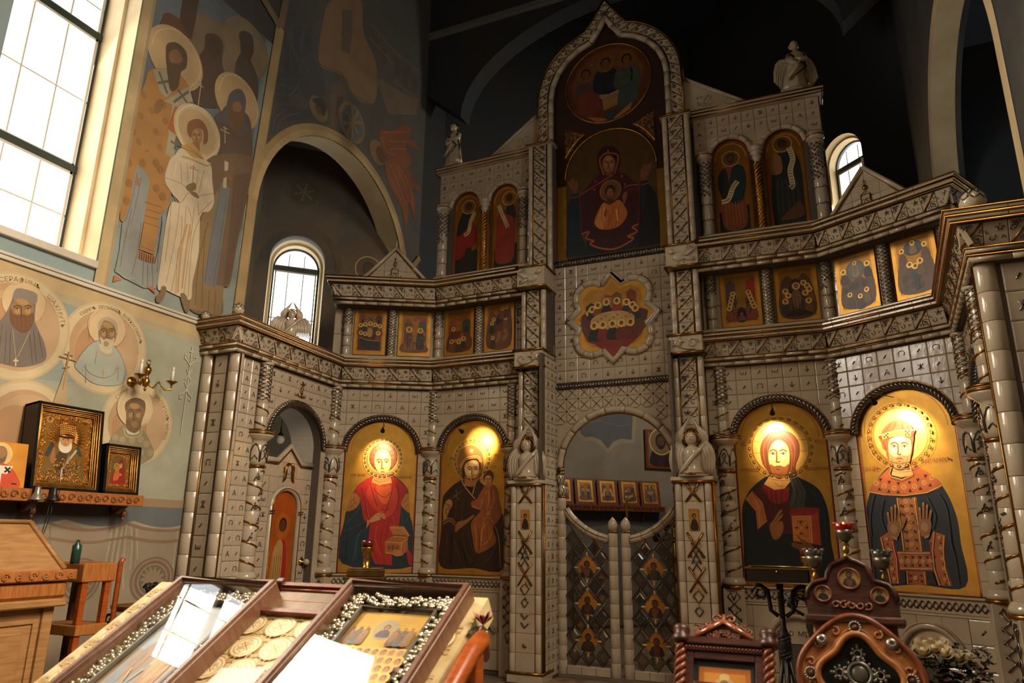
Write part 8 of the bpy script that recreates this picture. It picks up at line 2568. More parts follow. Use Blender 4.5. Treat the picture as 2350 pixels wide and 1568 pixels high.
# altar lamps: dark oil lamp stand seen at the lower right of the gate arch
t = thing('lamp_stand', 'dark brass branched candlestick inside the altar, right of the gate arch', 'candlestick', T(.30, 1.5, AZ))
b = MB(); b.lathe([(0, 0), (.16, 0), (.14, .04), (.03, .08), (.02, .9), (.03, 1.2), (.02, 1.6), (.06, 1.66), (0, 1.66)], 14); b.build('stem', brass, t)
for i, (dx, dz_) in enumerate(((-.22, -.16), (-.1, .0), (.06, .14), (.2, .02))):
 b = MB(); b.tube([(0, 0, 1.5), (dx*.6, 0, 1.46), (dx, 0, 1.6+dz_)], .012, 6); b.build('arm', brass, t)
 b = MB(); b.lathe([(0, 0), (.03, .0), (.05, .04), (.055, .08), (.045, .08), (.04, .1), (.04, .15), (0, .15)], 12, (dx, 0, 1.6+dz_)); b.build('cup', mat('dark_lamp_brass', '4a3a26', .3, .8), t)
# hanging globe lamp seen through the left deacon arch
t = thing('globe_lamp', 'small white globe lamp hanging beyond the left side door', 'lamp', T(-4.0, -1.06, 2.77))
b = MB(); b.ball((0, 0, 0), .055, 16); b.build('globe', mat('opal_glass', 'd9d0bd', .3, 0), t)
b = MB(); b.lathe([(.0, .05), (.03, .05), (.03, .07), (.008, .09), (.008, .16), (0, .16)], 10); b.tube([(0, 0, .15), (0, 0, .6)], .004, 4); b.build('holder', blackm, t)
facet('wall_vestry', (-4.35, -2.3), (-4.35, .3), 3.9, [], mat('vestry_plaster', '77725f', .9))
L = bpy.data.lights.new('altar_daylight', 'AREA'); L.shape = 'RECTANGLE'; L.size = .7; L.size_y = 1.8; L.energy = 260; L.color = (1, .88, .72)
o = bpy.data.objects.new('altar_daylight', L); COL.objects.link(o); q = MS @ Vector((3.89, -.05, 6.4)); o.location = q; o.rotation_euler = (Vector((-1.6, 4.2, 2.8))-q).to_track_quat('-Z', 'Y').to_euler()
# ================================================================ NORTH WALL SHELF
t = thing('icon_shelf', 'long carved honey-wood shelf on brackets along the north wall', 'shelf', T(0, 0, 0))
b = MB(); b.box(-3.69, -3.42, -6.4, -3.38, 1.93, 1.955, .004); b.build('board', wood_honey, t)
for i, (y0, y1) in enumerate(((-4.165, -3.385), (-4.95, -4.17), (-5.74, -4.96))): MB().box(-3.425, -3.395, y0, y1, 1.862, 1.957, .004).build('front_board', wood_honey, t)
b = MB()
for i in range(19):
 y = -6.2+.15*i
 for s in (1, -1): n0 = len(b.v); scroll(b, 0, 0, .03, 0, 1.1, 0, .006, s); b.xform(T(-3.393, y+s*.036, 1.91) @ RZ(pi/2), n0)
o = b.build('carving', mat('brown_scroll_wood', '6a3a18', .5), t); o['kind'] = 'stuff'  # scrolls in a darker brown than the boards
for y in (-3.48, -4.28, -5.1):
 b = MB(); b.tube([(-3.45, y, 1.93), (-3.50, y, 1.87), (-3.58, y, 1.82), (-3.66, y, 1.80), (-3.69, y, 1.86)], [.022, .026, .022, .018, .014], 8); b.ball((-3.5, y, 1.80), .022, 8, 1.4); b.ball((-3.51, y, 1.755), .014, 8); b.build('bracket', wood_red, t)
def kiot(label, yc, w_, h, d, paint, fm, lean=8, x=-3.47, deep=.06):
 """boxed icon leaning on the wall"""
 M = Matrix.Translation((x, yc, 1.956)) @ RZ(pi/2) @ RX(R(-lean))
 t = thing('boxed_icon', label, 'icon', M)
 b = MB(); a, c = w_/2, h
 b.box(-a, -a+.025, 0, d, 0, c, .004).box(a-.025, a, 0, d, 0, c, .004).box(-a, a, 0, d, 0, .025, .004).box(-a, a, 0, d, c-.025, c, .004).box(-a, a, d-.012, d, 0, c); b.build('case', fm, t)
 b = MB()
 for q, o_ in ((.027, .01), (.04, .022), (.052, .034), (.062, .044)):
  P = [(-a+q, o_, q), (a-q, o_, q), (a-q, o_, c-q), (-a+q, o_, c-q)]; b.tube(P, .0075, 6, closed=True)
 b.build('gilt_moulding', goldbright, t)
 MB().box(-a+.06, a-.06, deep, deep+.012, .06, c-.06).build('icon_board', gold, t)
 paint(t, a-.066, .066, c-.066, deep-.001)
 b = MB(); b.add([(-a+.02, .006, .02), (a-.02, .006, .02), (a-.02, .006, c-.02), (-a+.02, .006, c-.02)], [(0, 1, 2, 3)]); b.build('pane', pane_m, t)
 return t
def pnt_bishop(t, a, z0, z1, y):
 h = z1-z0; P = Paint(.00015); F = lambda u, v: (u*a, z0+v*h)
 P.poly([F(-1, 0), F(1, 0), F(1, 1), F(-1, 1)], 'a9752c', .85)
 P.sp([F(-.72, .05), F(-.7, .3), F(-.45, .45), F(0, .5), F(.45, .45), F(.7, .3), F(.72, .05)], '8a6a34', .6)
 P.sp([F(-.25, .05), F(-.3, .4), F(0, .47), F(.1, .4), F(.05, .05)], '5a4630', .4)
 P.poly([F(-.75, .38), F(-.5, .62), F(-.4, .52), F(-.6, .36)], '4a4a4a', .5); P.poly([F(.7, .42), F(.5, .58), F(.4, .5), F(.6, .4)], '4a4a4a', .5)
 P.ell(*F(0, .60), a*.26, h*.13, 'c08a58'); P.ell(*F(0, .54), a*.26, h*.1, 'd8cdb4'); P.ell(*F(0, .62), a*.2, h*.085, 'c08a58')
 for s in (-1, 1): P.ell(*F(s*.09, .635), a*.035, h*.008, '3a2214', 0, 0, 8); P.line([F(s*.16, .655), F(s*.05, .65)], h*.006, '8a7a64')
 P.line([F(0, .635), F(-.02, .59), F(.02, .585)], h*.005, '7a4a2c'); P.line([F(-.06, .565), F(.06, .565)], h*.006, '8a4a3a')
 P.line([F(.45, .5), F(-.05, .2), F(-.05, .04)], a*.07, 'c9bfae', .4); P.line([F(.2, .42), F(-.02, .2)], a*.05, '9a8a70', .4)
 P.sp([F(-.5, .28), F(-.52, .4), F(-.45, .5), F(-.38, .5), F(-.36, .4), F(-.34, .3)], '9a6236'); P.build('painted_parts', t, T(0, y, 0))
 b = MB(); rnd = random.Random(4)
 for i in range(46):   # rays
  an = pi*(-.12+1.24*i/45); r0, r1 = .30*a, (.62 if i % 2 else .74)*a; cx, cz = 0, z0+.66*h; b.tube([(cx+r0*cos(an)*1.0, y-.008, cz+r0*1.1*sin(an)), (cx+r1*cos(an), y-.003, cz+r1*1.1*sin(an))], [.006, .003], 4)
 b.lathe([(.0, 0)], 3) if False else None
 for j in range(5):    # mitre
  for i in range(9): u = -.26+.52*i/8; b.ball((u*a*(1+.03*j), y-.012, z0+h*(.70+.03*j)+.012*cos(u*4)), .012, 5)
 for s in (0, 1): b.tube([(-.3*a, y-.012, z0+h*(.685+s*.17)), (0, y-.022, z0+h*(.675+s*.19)), (.3*a, y-.012, z0+h*(.685+s*.17))], .008, 5)
 b.build('repousse_crown', goldbright, t)
 b = MB()
 for i in range(130):  # repousse foliage round the edge
  sd_ = i % 4; q = rnd.uniform(-1, 1)
  u, v = ((-.9, (q+1)/2), (.9, (q+1)/2), (q, .05), (q, .95))[sd_]
  scroll(b, (u+rnd.uniform(-.06, .06))*a, min(max(z0+(v+rnd.uniform(-.03, .03))*h, z0+.02), z1-.02), .016, rnd.uniform(0, 6), .8, y-.004, .0045, rnd.choice((1, -1)))
 for i in range(60): scroll(b, rnd.uniform(-.6, .6)*a, z0+h*rnd.uniform(.06, .36), .018, rnd.uniform(0, 6), .7, y-.003, .004, rnd.choice((1, -1)))
 o = b.build('repousse_foliage', goldbright, t); o['kind'] = 'stuff'
 P = Paint(.0002); P.sp([F(-.8, .78), F(-.78, .9), F(-.68, .93), F(-.58, .9), F(-.55, .78), F(-.66, .68)], 'b07c34', .8); head(P, F(-.67, .9)[0], F(-.67, .9)[1], a*.06, '7a4a2a', '2a1810', 'c08a3a'); P.ell(*F(.5, .25), a*.13, h*.055, '9a8a6a', .7); P.ell(*F(.5, .25), a*.09, h*.04, '5a4630', .5); P.poly([F(.25, .1), F(.42, .1), F(.42, .16), F(.25, .16)], '8a4a24')
 P.build('painted_medallions', t, T(0, y-.002, 0))
kiot('large black-cased icon of a crowned white-bearded bishop in gold relief, on the wall shelf', -4.10, .575, .70, .17, pnt_bishop, mat('black_lacquer', '15120f', .25), 7, -3.42)
def pnt_mother(t, a, z0, z1, y):
 h = z1-z0; P = Paint(.00015); F = lambda u, v: (u*a, z0+v*h)
 P.poly([F(-1, 0), F(1, 0), F(1, 1), F(-1, 1)], 'b07a30', .8); P.poly([F(-.7, .12), F(.7, .12), F(.7, .72)]+[F(.7*cos(R(180*i/12)), .72+.22*sin(R(180*i/12))) for i in range(13)]+[F(-.7, .72)], '7a6436', .5)
 P.sp([F(-.6, .12), F(-.45, .45), F(-.1, .62), F(.1, .82), F(.4, .8), F(.5, .6), F(.62, .4), F(.62, .12)], '8a1f18'); P.ell(*F(.16, .66), a*.17, h*.1, 'c08a58'); P.sp([F(.0, .66), F(.05, .8), F(.3, .82), F(.4, .66), F(.34, .6), (F(.28, .72))], '7a1a16')
 P.sp([F(-.4, .2), F(-.35, .45), F(-.1, .55), F(.1, .45), F(.05, .25)], 'b5622c'); head(P, F(-.16, .6)[0], F(-.16, .6)[1], a*.14, 'b87a48', '6a3418', 'b08a3e'); P.ell(*F(.2, .38), a*.1, h*.04, 'b87a48', 0, .5)
 for s in (-1, 1): P.ell(*F(.16+s*.07, .675), a*.025, h*.007, '2a140c', 0, 0, 8)
 P.build('painting', t, T(0, y, 0))
 b = MB(); rnd = random.Random(6)
 for i in range(70):
  sd_ = i % 4; q = rnd.uniform(-1, 1); u, v = ((-.84, (q+1)/2), (.84, (q+1)/2), (q, .06), (q*.95, .94-.1*abs(q)))[sd_]; scroll(b, u*a, z0+min(max(v, .05), .95)*h, .011, rnd.uniform(0, 6), .8, y-.003, .0032, rnd.choice((1, -1)))
 o = b.build('repousse_foliage', goldbright, t); o['kind'] = 'stuff'
 MB().box(-.05, .05, y-.004, y+.002, z0-.022, z0-.004).build('name_plate', mat('dark_plate', '3a2a14', .4, .5), t)
kiot('smaller black-cased icon of a red-robed mother and child, at the shelf end', -3.60, .345, .43, .13, pnt_mother, MATS['black_lacquer'], 6, -3.42)
t = thing('icon', 'orange-ground icon of a bearded bishop, at the left picture edge on the wall shelf', 'icon', Matrix.Translation((-3.44, -4.62, 1.956)) @ RZ(pi/2) @ RX(R(-6)))
MB().box(-.2, .2, 0, .03, 0, .34, .004).build('board', mat('orange_board', 'b5742a', .5), t)
P = Paint(.00015); P.poly([(-.195, .005), (.195, .005), (.195, .335), (-.195, .335)], 'cf8a2e', .2); P.ell(-.0, .245, .085, .085, 'e2c07a', .3); P.ell(0, .245, .045, .06, '8a6a48'); P.ell(0, .215, .04, .045, '6a5a48'); P.ell(0, .25, .035, .04, '9a7048'); P.sp([(-.15, .0), (-.13, .1), (-.05, .17), (.05, .17), (.13, .1), (.15, .0)], 'c0492a'); P.poly([(-.1, .16), (.1, .16), (.06, .1), (-.06, .1)], 'd9d0bd'); 
for x in (-.06, .06): P.line([(x-.02, .11), (x+.02, .15)], .014, '1c1814'); P.line([(x+.02, .11), (x-.02, .15)], .014, '1c1814')
P.line([(0, .1), (0, .01)], .04, 'd9d0bd'); P.line([(.1, .03), (.14, .03)], .01, '1c1814'); P.build('painting', t, T(0, -.0005, 0))
# clip lamps hooked on the shelf
for i, (y, m, lab) in enumerate(((-4.37, mat('grey_metal_shade', '8a8278', .35, .6), 'small grey clip lamp hooked on the shelf, nearer the left edge'), (-4.24, blackm, 'small black clip lamp hooked on the shelf beside the grey one'))):
 t = thing('clip_lamp', lab, 'lamp', T(-3.35, y, 1.90))
 b = MB(); b.lathe([(.02, .07), (.022, .03), (.03, .01), (.05, -.02), (.052, -.03), (.046, -.026), (.02, 0), (0, .0)], 16); b.build('shade', m, t)
 b = MB(); b.box(-.045, -.03, -.014, .014, -.02, .08, .003); b.build('clip', blackm, t)
 b = MB(); b.tube([(-.01, .01, -.03), (-.02, .015, -.15), (-.04, .0, -.28), (-.06, -.03, -.33)], .003, 4); b.tube([(.0, -.02, -.03), (.0, -.025, -.15), (-.02, -.03, -.3)], .003, 4); b.build('cable', blackm, t)
# ---- wall sconce
t = thing('wall_sconce', 'brass two-arm wall sconce with white candle bulbs on the north wall', 'sconce', T(-3.5, -3.46, 2.97))
b = MB(); n0 = 0; b.lathe([(0, -.075), (.006, -.07), (.014, -.05), (.008, -.035), (.022, -.015), (.035, .02), (.02, .05), (.014, .07), (.028, .10), (.036, .125), (.028, .15), (.012, .165), (.012, .175), (0, .18)], 16); b.tube([(.022*cos(2*pi*i/14), 0, .2+.022*sin(2*pi*i/14)) for i in range(14)], .005, 5, closed=True); b.xform(RZ(pi/2)); b.build('body', brass, t)
b = MB(); b.tube([(0, 0, .02), (-.1, 0, .01), (-.19, 0, .03)], .011, 6); b.lathe([(0, 0), (.05, 0), (.045, .012), (0, .014)], 16); b.v[-64:] = [tuple((RY(pi/2) @ Vector(p))+Vector((-.195, 0, .03))) for p in b.v[-64:]]; b.build('wall_plate', brass, t)
for s in (-1, 1):
 b = MB(); ex = .05 if s < 0 else .06; y1 = -.11 if s < 0 else .23
 b.tube([(0, s*.012, .0), (ex*.3, y1*.3, -.03), (ex*.4, y1*.5, .035), (ex*.7, y1*.75, -.03), (ex, y1, -.02), (ex, y1, .03)], .009, 7); b.build('arm', brass, t)
 b = MB(); b.lathe([(0, .025), (.012, .025), (.02, .035), (.05, .055), (.053, .06), (.045, .057), (.014, .05), (.012, .06), (0, .06)], 14, (ex, y1, 0)); b.build('drip_pan', brass, t)
 b = MB(); b.mt(0).lathe([(0, .055), (.014, .055), (.0135, .16), (.011, .165), (0, .165)], 12, (ex, y1, 0)); b.build('candle_tube', mat('white_candle', 'd9d2c4', .4), t)
 b = MB(); b.lathe([(0, .165), (.012, .168), (.014, .18), (.006, .2), (0, .205)], 10, (ex, y1, 0)); b.build('bulb', MATS['opal_glass'], t)
# ---- wooden counter with a sloping top by the north wall
t = thing('wooden_counter', 'tall light-oak counter with a sloping top and carved frieze by the north wall', 'desk', T(0, 0, 0))
Y0, Y1 = -6.3, -4.62
b = MB(); b.box(-3.3, -2.6, Y0, Y1, .0, 1.2, .006); b.build('body', wood_light, t)
b = MB(); b.box(-3.35, -2.5, Y0-.05, Y1+.07, 1.33, 1.40, .008); b.build('carved_band', wood_honey, t)
b = MB(); b.box(-3.33, -2.53, Y0-.03, Y1+.04, 1.22, 1.33, .02); b.build('moulding', wood_honey, t)
b = MB(); b.box(-3.33, -2.5, Y0-.03, Y1+.03, 1.17, 1.22, .01); b.build('lower_moulding', wood_light, t)
b = MB()
for i in range(12):
 y = Y1+.02-.085*i
 n0 = len(b.v); scroll(b, 0, 0, .028, 0, 1.2, 0, .006, 1 if i % 2 else -1); b.xform(T(-2.498, y, 1.365) @ RZ(pi/2), n0)
o = b.build('scroll_carving', wood_honey, t); o['kind'] = 'stuff'
b = MB(); b.add([(-2.53, Y0, 1.4), (-2.53, Y1, 1.4), (-2.78, Y1-.12, 1.70), (-2.78, Y0, 1.70), (-3.2, Y0, 1.4), (-3.2, Y1, 1.4), (-3.0, Y1-.12, 1.7), (-3.0, Y0, 1.7)], [(0, 1, 2, 3), (1, 5, 6, 2), (3, 2, 6, 7), (4, 0, 3, 7), (5, 4, 7, 6)]); b.build('sloping_top', wood_light, t)
b = MB(); b.tube([(-2.525, Y1-.015, 1.405), (-2.775, Y1-.135, 1.70)], .02, 4); b.tube([(-2.775, Y1-.135, 1.705), (-2.775, Y0, 1.705)], .018, 4); b.build('edge_strip', wood_light, t)
for i in range(3):
 y1 = Y1-.12-.36*i; y0 = y1-.26
 b = MB(); b.box(-2.602, -2.585, y0-.03, y0, .2, 1.1).box(-2.602, -2.585, y1, y1+.03, .2, 1.1).box(-2.602, -2.585, y0, y1, 1.07, 1.1).box(-2.602, -2.59, y0+.05, y1-.05, .2, 1.02, .006); b.build('panel', wood_light, t)
b = MB(); b.box(-2.6, -2.575, Y1-.07, Y1, 0, 1.17, .004); b.build('corner_post', wood_light, t)
# ---- carved reading stand behind the counter
t = thing('reading_stand', 'honey-wood carved reading stand just behind the light-oak counter', 'lectern', T(-2.72, -4.30, 0))
b = MB(); b.box(-.3, .1, -.12, .14, 1.30, 1.43, .008); b.build('carved_box', wood_honey, t)
for x, y in ((-.26, -.08), (.06, -.08), (.06, .1), (-.26, .1)): MB().box(x-.022, x+.022, y-.022, y+.022, 0, 1.3, .004).build('leg', wood_orange if x > 0 else wood_dark, t)
b = MB(); b.box(-.3, .1, -.11, .13, .95, 1.02, .006); b.build('crossboard', wood_honey, t)
b = MB(); b.box(-.28, .08, -.1, .12, .5, .54); b.build('stretcher', wood_orange, t)
b = MB(); b.tube([(.1, .16, 0), (.1, .16, 1.43), (.11, .17, 1.46)], .018, 6); b.build('side_post', wood_orange, t)
tag(MB().lathe([(0, 0), (.03, 0), (.03, .12), (.012, .14), (.012, .16), (0, .16)], 12).build('bottle', mat('dark_green_bottle', '1c3a30', .2), None, T(-2.62, -4.5, 1.43)), 'small dark green bottle behind the counter top', 'bottle')
# ---- candle stands against the wall
t = thing('dark_red_pole', 'thin dark red pole with a ball knob by the north wall', 'pole', T(-2.93, -3.98, 0))
b = MB(); b.lathe([(0, 0), (.1, 0), (.1, .02), (.014, .03), (.012, 1.24), (0, 1.24)], 10); b.build('shaft', mat('dark_red_paint', '4a1a12', .4), t)
b = MB(); b.ball((0, 0, 1.255), .02, 10); b.build('knob', MATS['dark_red_paint'], t)
b = MB(); [scroll(b, .07, .95+.05*i, .05, i, 1, 0, .01) for i in range(2)]; b.build('scrollwork', iron, t)
t = thing('candle_stand', 'round brass candle dish on a wrought-iron stand by the north wall', 'candle stand', T(-2.74, -3.86, 0))
b = MB(); b.lathe([(0, 1.03), (.03, 1.03), (.06, 1.06), (.15, 1.07), (.17, 1.09), (.175, 1.11), (.165, 1.11), (.15, 1.095), (0, 1.095)], 28); b.build('dish', brass, t)
b = MB(); b.lathe([(0, 0), (.14, 0), (.13, .03), (.03, .05), (.025, .6), (.05, .7), (.05, .8), (.03, .9), (.06, 1.0), (.03, 1.04), (0, 1.04)], 14); b.build('stem', iron, t)
b = MB()
for i in range(3): n0 = len(b.v); scroll(b, .09, .88, .07, 0, 1.2, 0, .012); b.xform(RZ(i*2.1), n0)
b.build('scroll_bracket', iron, t)
t = thing('iron_candelabrum', 'black wrought-iron candelabrum head with curling rim by the north wall', 'candle stand', T(-2.98, -3.35, 0))
b = MB(); b.lathe([(0, 0), (.15, 0), (.14, .03), (.02, .05), (.018, 1.1), (0, 1.1)], 12); b.build('stem', iron, t)
b = MB()
for i in range(12):
 a = 2*pi*i/12; n0 = len(b.v); scroll(b, .0, 0, .035, 0, 1.1, 0, .011); b.xform(T(.17*cos(a), .17*sin(a), 1.2) @ RZ(a), n0)
b.tube([(.17*cos(2*pi*i/24), .17*sin(2*pi*i/24), 1.165) for i in range(24)], .014, 5, closed=True)
for i in range(4): a = i*pi/2; b.tube([(0, 0, 1.02), (.1*cos(a), .1*sin(a), 1.06), (.17*cos(a), .17*sin(a), 1.165)], .012, 5)
b.build('curling_rim', iron, t)
# ================================================================ FOREGROUND: sloping stand with two glazed icon cases
SL = Matrix(((1, 0, 0, 0), (0, .841, -.541, -5.2), (0, .541, .841, 1.385), (0, 0, 0, 1)))     # x along the stand, -y down the slope, z out of the slope
t = thing('icon_stand', 'wide sloping wooden icon stand in the foreground, under the brocade', 'lectern', T(0, 0, 0))
MB().box(-.98, .84, -.95, .02, -.05, -.008).xform(SL).build('sloping_board', wood_orange, t)
for x in (-.9, .78):
 for y in (-5.25, -5.9): MB().box(x-.04, x+.04, y-.04, y+.04, 0, 1.28 if y > -5.5 else .88, .006).build('leg', wood_orange, t)
rail = [(.93, -5.36, 1.21), (.95, -5.42, 1.275), (.95, -5.5, 1.245), (.95, -5.75, 1.08), (.95, -6.1, .86)]
b = MB(); b.tube(rail, [.028, .035, .036, .035, .034], 10); b.build('side_rail', wood_orange, t)
for y, z in ((-5.45, 1.24), (-5.62, 1.14)): MB().box(.925, .965, y-.03, y+.03, 0, z, .006).build('baluster', wood_orange, t)
MB().box(.85, .93, -5.5, -5.46, .9, 1.0).build('crosspiece', wood_orange, t)
# brocade cover
broc = mat('cream_gold_brocade', 'cdb88c', .55, 0, 'b99f6a', 14, .12, 160)
t = thing('brocade_cloth', 'cream and gold brocade cloth with round medallions on the sloping stand', 'cloth', SL)
b = MB(); N_ = 40
b.add([(-1.0+1.86*i/N_, .03-1.0*j/24, .003*sin(i*.7)*sin(j*.5)) for j in range(25) for i in range(N_+1)], [(j*(N_+1)+i, j*(N_+1)+i+1, (j+1)*(N_+1)+i+1, (j+1)*(N_+1)+i) for j in range(24) for i in range(N_)], True); b.build('cover', broc, t)
b = MB(); b.add([(-1.0, .03-1.0*j/20, -.0-.35*k/6-.0) for j in range(21) for k in range(7)], [(j*7+k, j*7+k+1, (j+1)*7+k+1, (j+1)*7+k) for j in range(20) for k in range(6)], True); b.build('side_drop', broc, t); b = MB(); b.add([(.86, .03-1.0*j/20, -.10*k/3) for j in range(21) for k in range(4)], [(j*4+k, j*4+k+1, (j+1)*4+k+1, (j+1)*4+k) for j in range(20) for k in range(3)], True); b.build('side_drop', broc, t)
P = Paint(.00004)
for i in range(-7, 7):
 for j in range(7):
  x = .062+i*.155+(.0775 if j % 2 else 0); y = -.10-j*.13
  if not -.93 < x < .82 or y < -.9: continue
  P.k = 0
  for r, c in ((.072, 'b08a48'), (.066, 'd8c79e'), (.056, 'b8935a'), (.05, 'dccca6')): P.ell(x, y, r, r*.9, c, .15 if c[0] == 'b' else 0, 0, 22)
  P.line([(x-.028, y-.024), (x+.028, y+.024)], .007, 'b08c50', .2); P.line([(x-.028, y+.024), (x+.028, y-.024)], .007, 'b08c50', .2)
  for q in range(4): a = q*pi/2; P.ring(x+.03*cos(a), y+.026*sin(a), .011, .005, 'b8975c', .2, 10)
  for q in range(4): a = q*pi/2+pi/4; P.ring(x+.092*cos(a), y+.08*sin(a), .014, .006, 'b08a50', .2, 10, 40, 320)
for j in range(8):
 for s in range(2): P.ring(-.955+.05*s, -.06-.12*j-.05*s, .026, .008, 'b58f52', .2, 14, 0, 300); P.ring(-.955+.05*s, -.06-.12*j-.05*s, .012, .005, 'a8834a', .2, 10)
P.build('woven_medallions', t, Matrix(((1, 0, 0, 0), (0, 0, 1, 0), (0, -1, 0, .006), (0, 0, 0, 1))), paint_mat('brocade_pattern', .5, .15, 30, .1, 200))
b = MB()
for i in range(60): x = -.18+.34*i/59; b.tube([(x, -.075, .012), (x+.002*sin(i), -.055, .006)], .0025, 3)
b.build('orange_fringe', mat('orange_fringe', 'c0622a', .7), t)['kind'] = 'stuff'
# small frame lying at the top of the slope, and a sheet of paper
t = thing('laid_icon', 'small brown-framed board lying between the two glazed cases', 'icon', SL @ T(0, 0, .0))
b = MB(); x0, x1, y0, y1 = -.215, .155, -.16, .02
for p in ([(x0, y0, .02), (x1, y0, .02), (x1, y1, .02), (x0, y1, .02)],): b.tube(p, .018, 4, closed=True, smooth=False); b.tube([(p[0][0]+.022, p[0][1]+.022, .016), (p[1][0]-.022, p[1][1]+.022, .016), (p[2][0]-.022, p[2][1]-.022, .016), (p[3][0]+.022, p[3][1]-.022, .016)], .007, 5, closed=True)
b.build('moulding', wood_red, t)
MB().box(x0+.02, x1-.02, y0+.02, y1-.02, .006, .012).build('inner_board', mat('brown_inlay', '7a5c38', .4, 0, '5a4026', 12), t)
b = MB(); b.box(x0-.01, x0+.025, y1-.01, y1+.02, .02, .05, .004); b.build('corner_knob', wood_dark, t)
t = tag(MB().add([(-.10, -.49, .010), (.11, -.47, .012), (.12, -.66, .012), (-.11, -.68, .010)], [(0, 1, 2, 3)]).add([(-.10, -.49, .008), (.11, -.47, .010), (.12, -.66, .010), (-.11, -.68, .008)], [(0, 1, 2, 3)]).xform(SL).build('paper_sheet', mat('white_paper', 'd8d2c8', .8)), 'white sheet of paper lying on the brocade between the cases', 'paper')
casem = mat('brown_case_wood', '6a4630', .4, 0, '573722', 8, .05, 30, stretch=(1, 8, 1))
def icon_case(label, x0, x1, ytop, ln, h, scene_fn):
 t = thing('icon_case', label, 'display case', SL @ T(x0, ytop, .007))
 w_ = x1-x0; fw = .026
 for n, (a, b_, c, d) in (('left', (0, fw, -ln, 0)), ('right', (w_-fw, w_, -ln, 0)), ('top', (fw, w_-fw, -fw, 0)), ('bottom', (fw, w_-fw, -ln, -ln+fw))):
  MB().box(a, b_, c, d, 0, h, .003).build('case_side', casem, t)
 b = MB(); P = [(fw*.5, -fw*.5, h+.004), (w_-fw*.5, -fw*.5, h+.004), (w_-fw*.5, -ln+fw*.5, h+.004), (fw*.5, -ln+fw*.5, h+.004)]; b.tube(P, .017, 4, closed=True, smooth=False)
 P2 = [(fw, -fw, h-.008), (w_-fw, -fw, h-.008), (w_-fw, -ln+fw, h-.008), (fw, -ln+fw, h-.008)]; b.tube(P2, .008, 5, closed=True); b.build('lid_frame', casem, t)
 MB().box(fw, w_-fw, -ln+fw, -fw, 0, .008).build('back_board', mat('case_lining', '5a4a38', .7), t)
 # silver floral border
 sb = MB(); rnd = random.Random(int(abs(x0)*100)); bw = .075
 def leafy(cx, cy):
  for q in range(5): a = rnd.uniform(0, 2*pi); r = rnd.uniform(.006, .02); sb.ball((cx+r*cos(a)*1.2, cy+r*sin(a)*1.2, .03+rnd.uniform(0, .012)), rnd.uniform(.008, .014), 6, .8)
 n1 = int((w_-.1)/.034); n2 = int((ln-.1)/.034)
 for i in range(n1): 
  for o_ in (0, .03): leafy(.055+i*(w_-.11)/(n1-1), -.062-o_)
 for i in range(n2):
  for o_ in (0, .03): leafy(.058+o_, -.06-i*(ln-.12)/(n2-1)); leafy(w_-.058-o_, -.06-i*(ln-.12)/(n2-1))
 o = sb.build('silver_floral_border', mat('bright_silver', 'cfc4a8', .22, .9), t); o['kind'] = 'stuff'
 b = MB(); q = .115; b.tube([(q, -q, .03), (w_-q, -q, .03), (w_-q, -ln+q, .03), (q, -ln+q, .03)], .012, 4, closed=True, smooth=False); b.build('inner_frame', mat('dark_inner_frame', '4a4032', .4), t)
 P = Paint(.0001); scene_fn(P, q+.01, w_-q-.01, -ln+q+.01, -q-.01)
 P.build('painting', t, Matrix(((1, 0, 0, 0), (0, 0, 1, 0), (0, -1, 0, .016), (0, 0, 0, 1))))
 b = MB(); b.add([(fw*.7, -fw*.7, h-.004), (w_-fw*.7, -fw*.7, h-.004), (w_-fw*.7, -ln+fw*.7, h-.004), (fw*.7, -ln+fw*.7, h-.004)], [(0, 1, 2, 3)]); b.build('glass_pane', pane_m, t)
def scene_left(P, x0, x1, y0, y1):
 w_, h = x1-x0, y1-y0; F = lambda a, c: (x0+a*w_, y0+c*h); rnd = random.Random(2)
 P.poly([F(0, 0), F(1, 0), F(1, 1), F(0, 1)], '8c9498'); P.poly([F(0, .0), F(1, 0), F(1, .42), F(0, .5)], '8a7a62')
 P.sp([F(.35, .4), F(.5, .62), F(.7, .66), F(.8, .52), F(.65, .36)], 'b59468'); P.sp([F(.1, .2), F(.2, .5), F(.35, .56), F(.42, .3), F(.3, .1)], '5f7484')
 standing(P, F(.32, .1)[0], F(.32, .1)[1], h*.6, '6b7c88', '8c6a48', 'a87c54'); standing(P, F(.7, .08)[0], F(.7, .08)[1], h*.5, 'a4623a', 'b8894e', 'a87c54'); P.line([F(.3, .3), F(.42, .12), F(.5, .3)], h*.02, 'b09058')
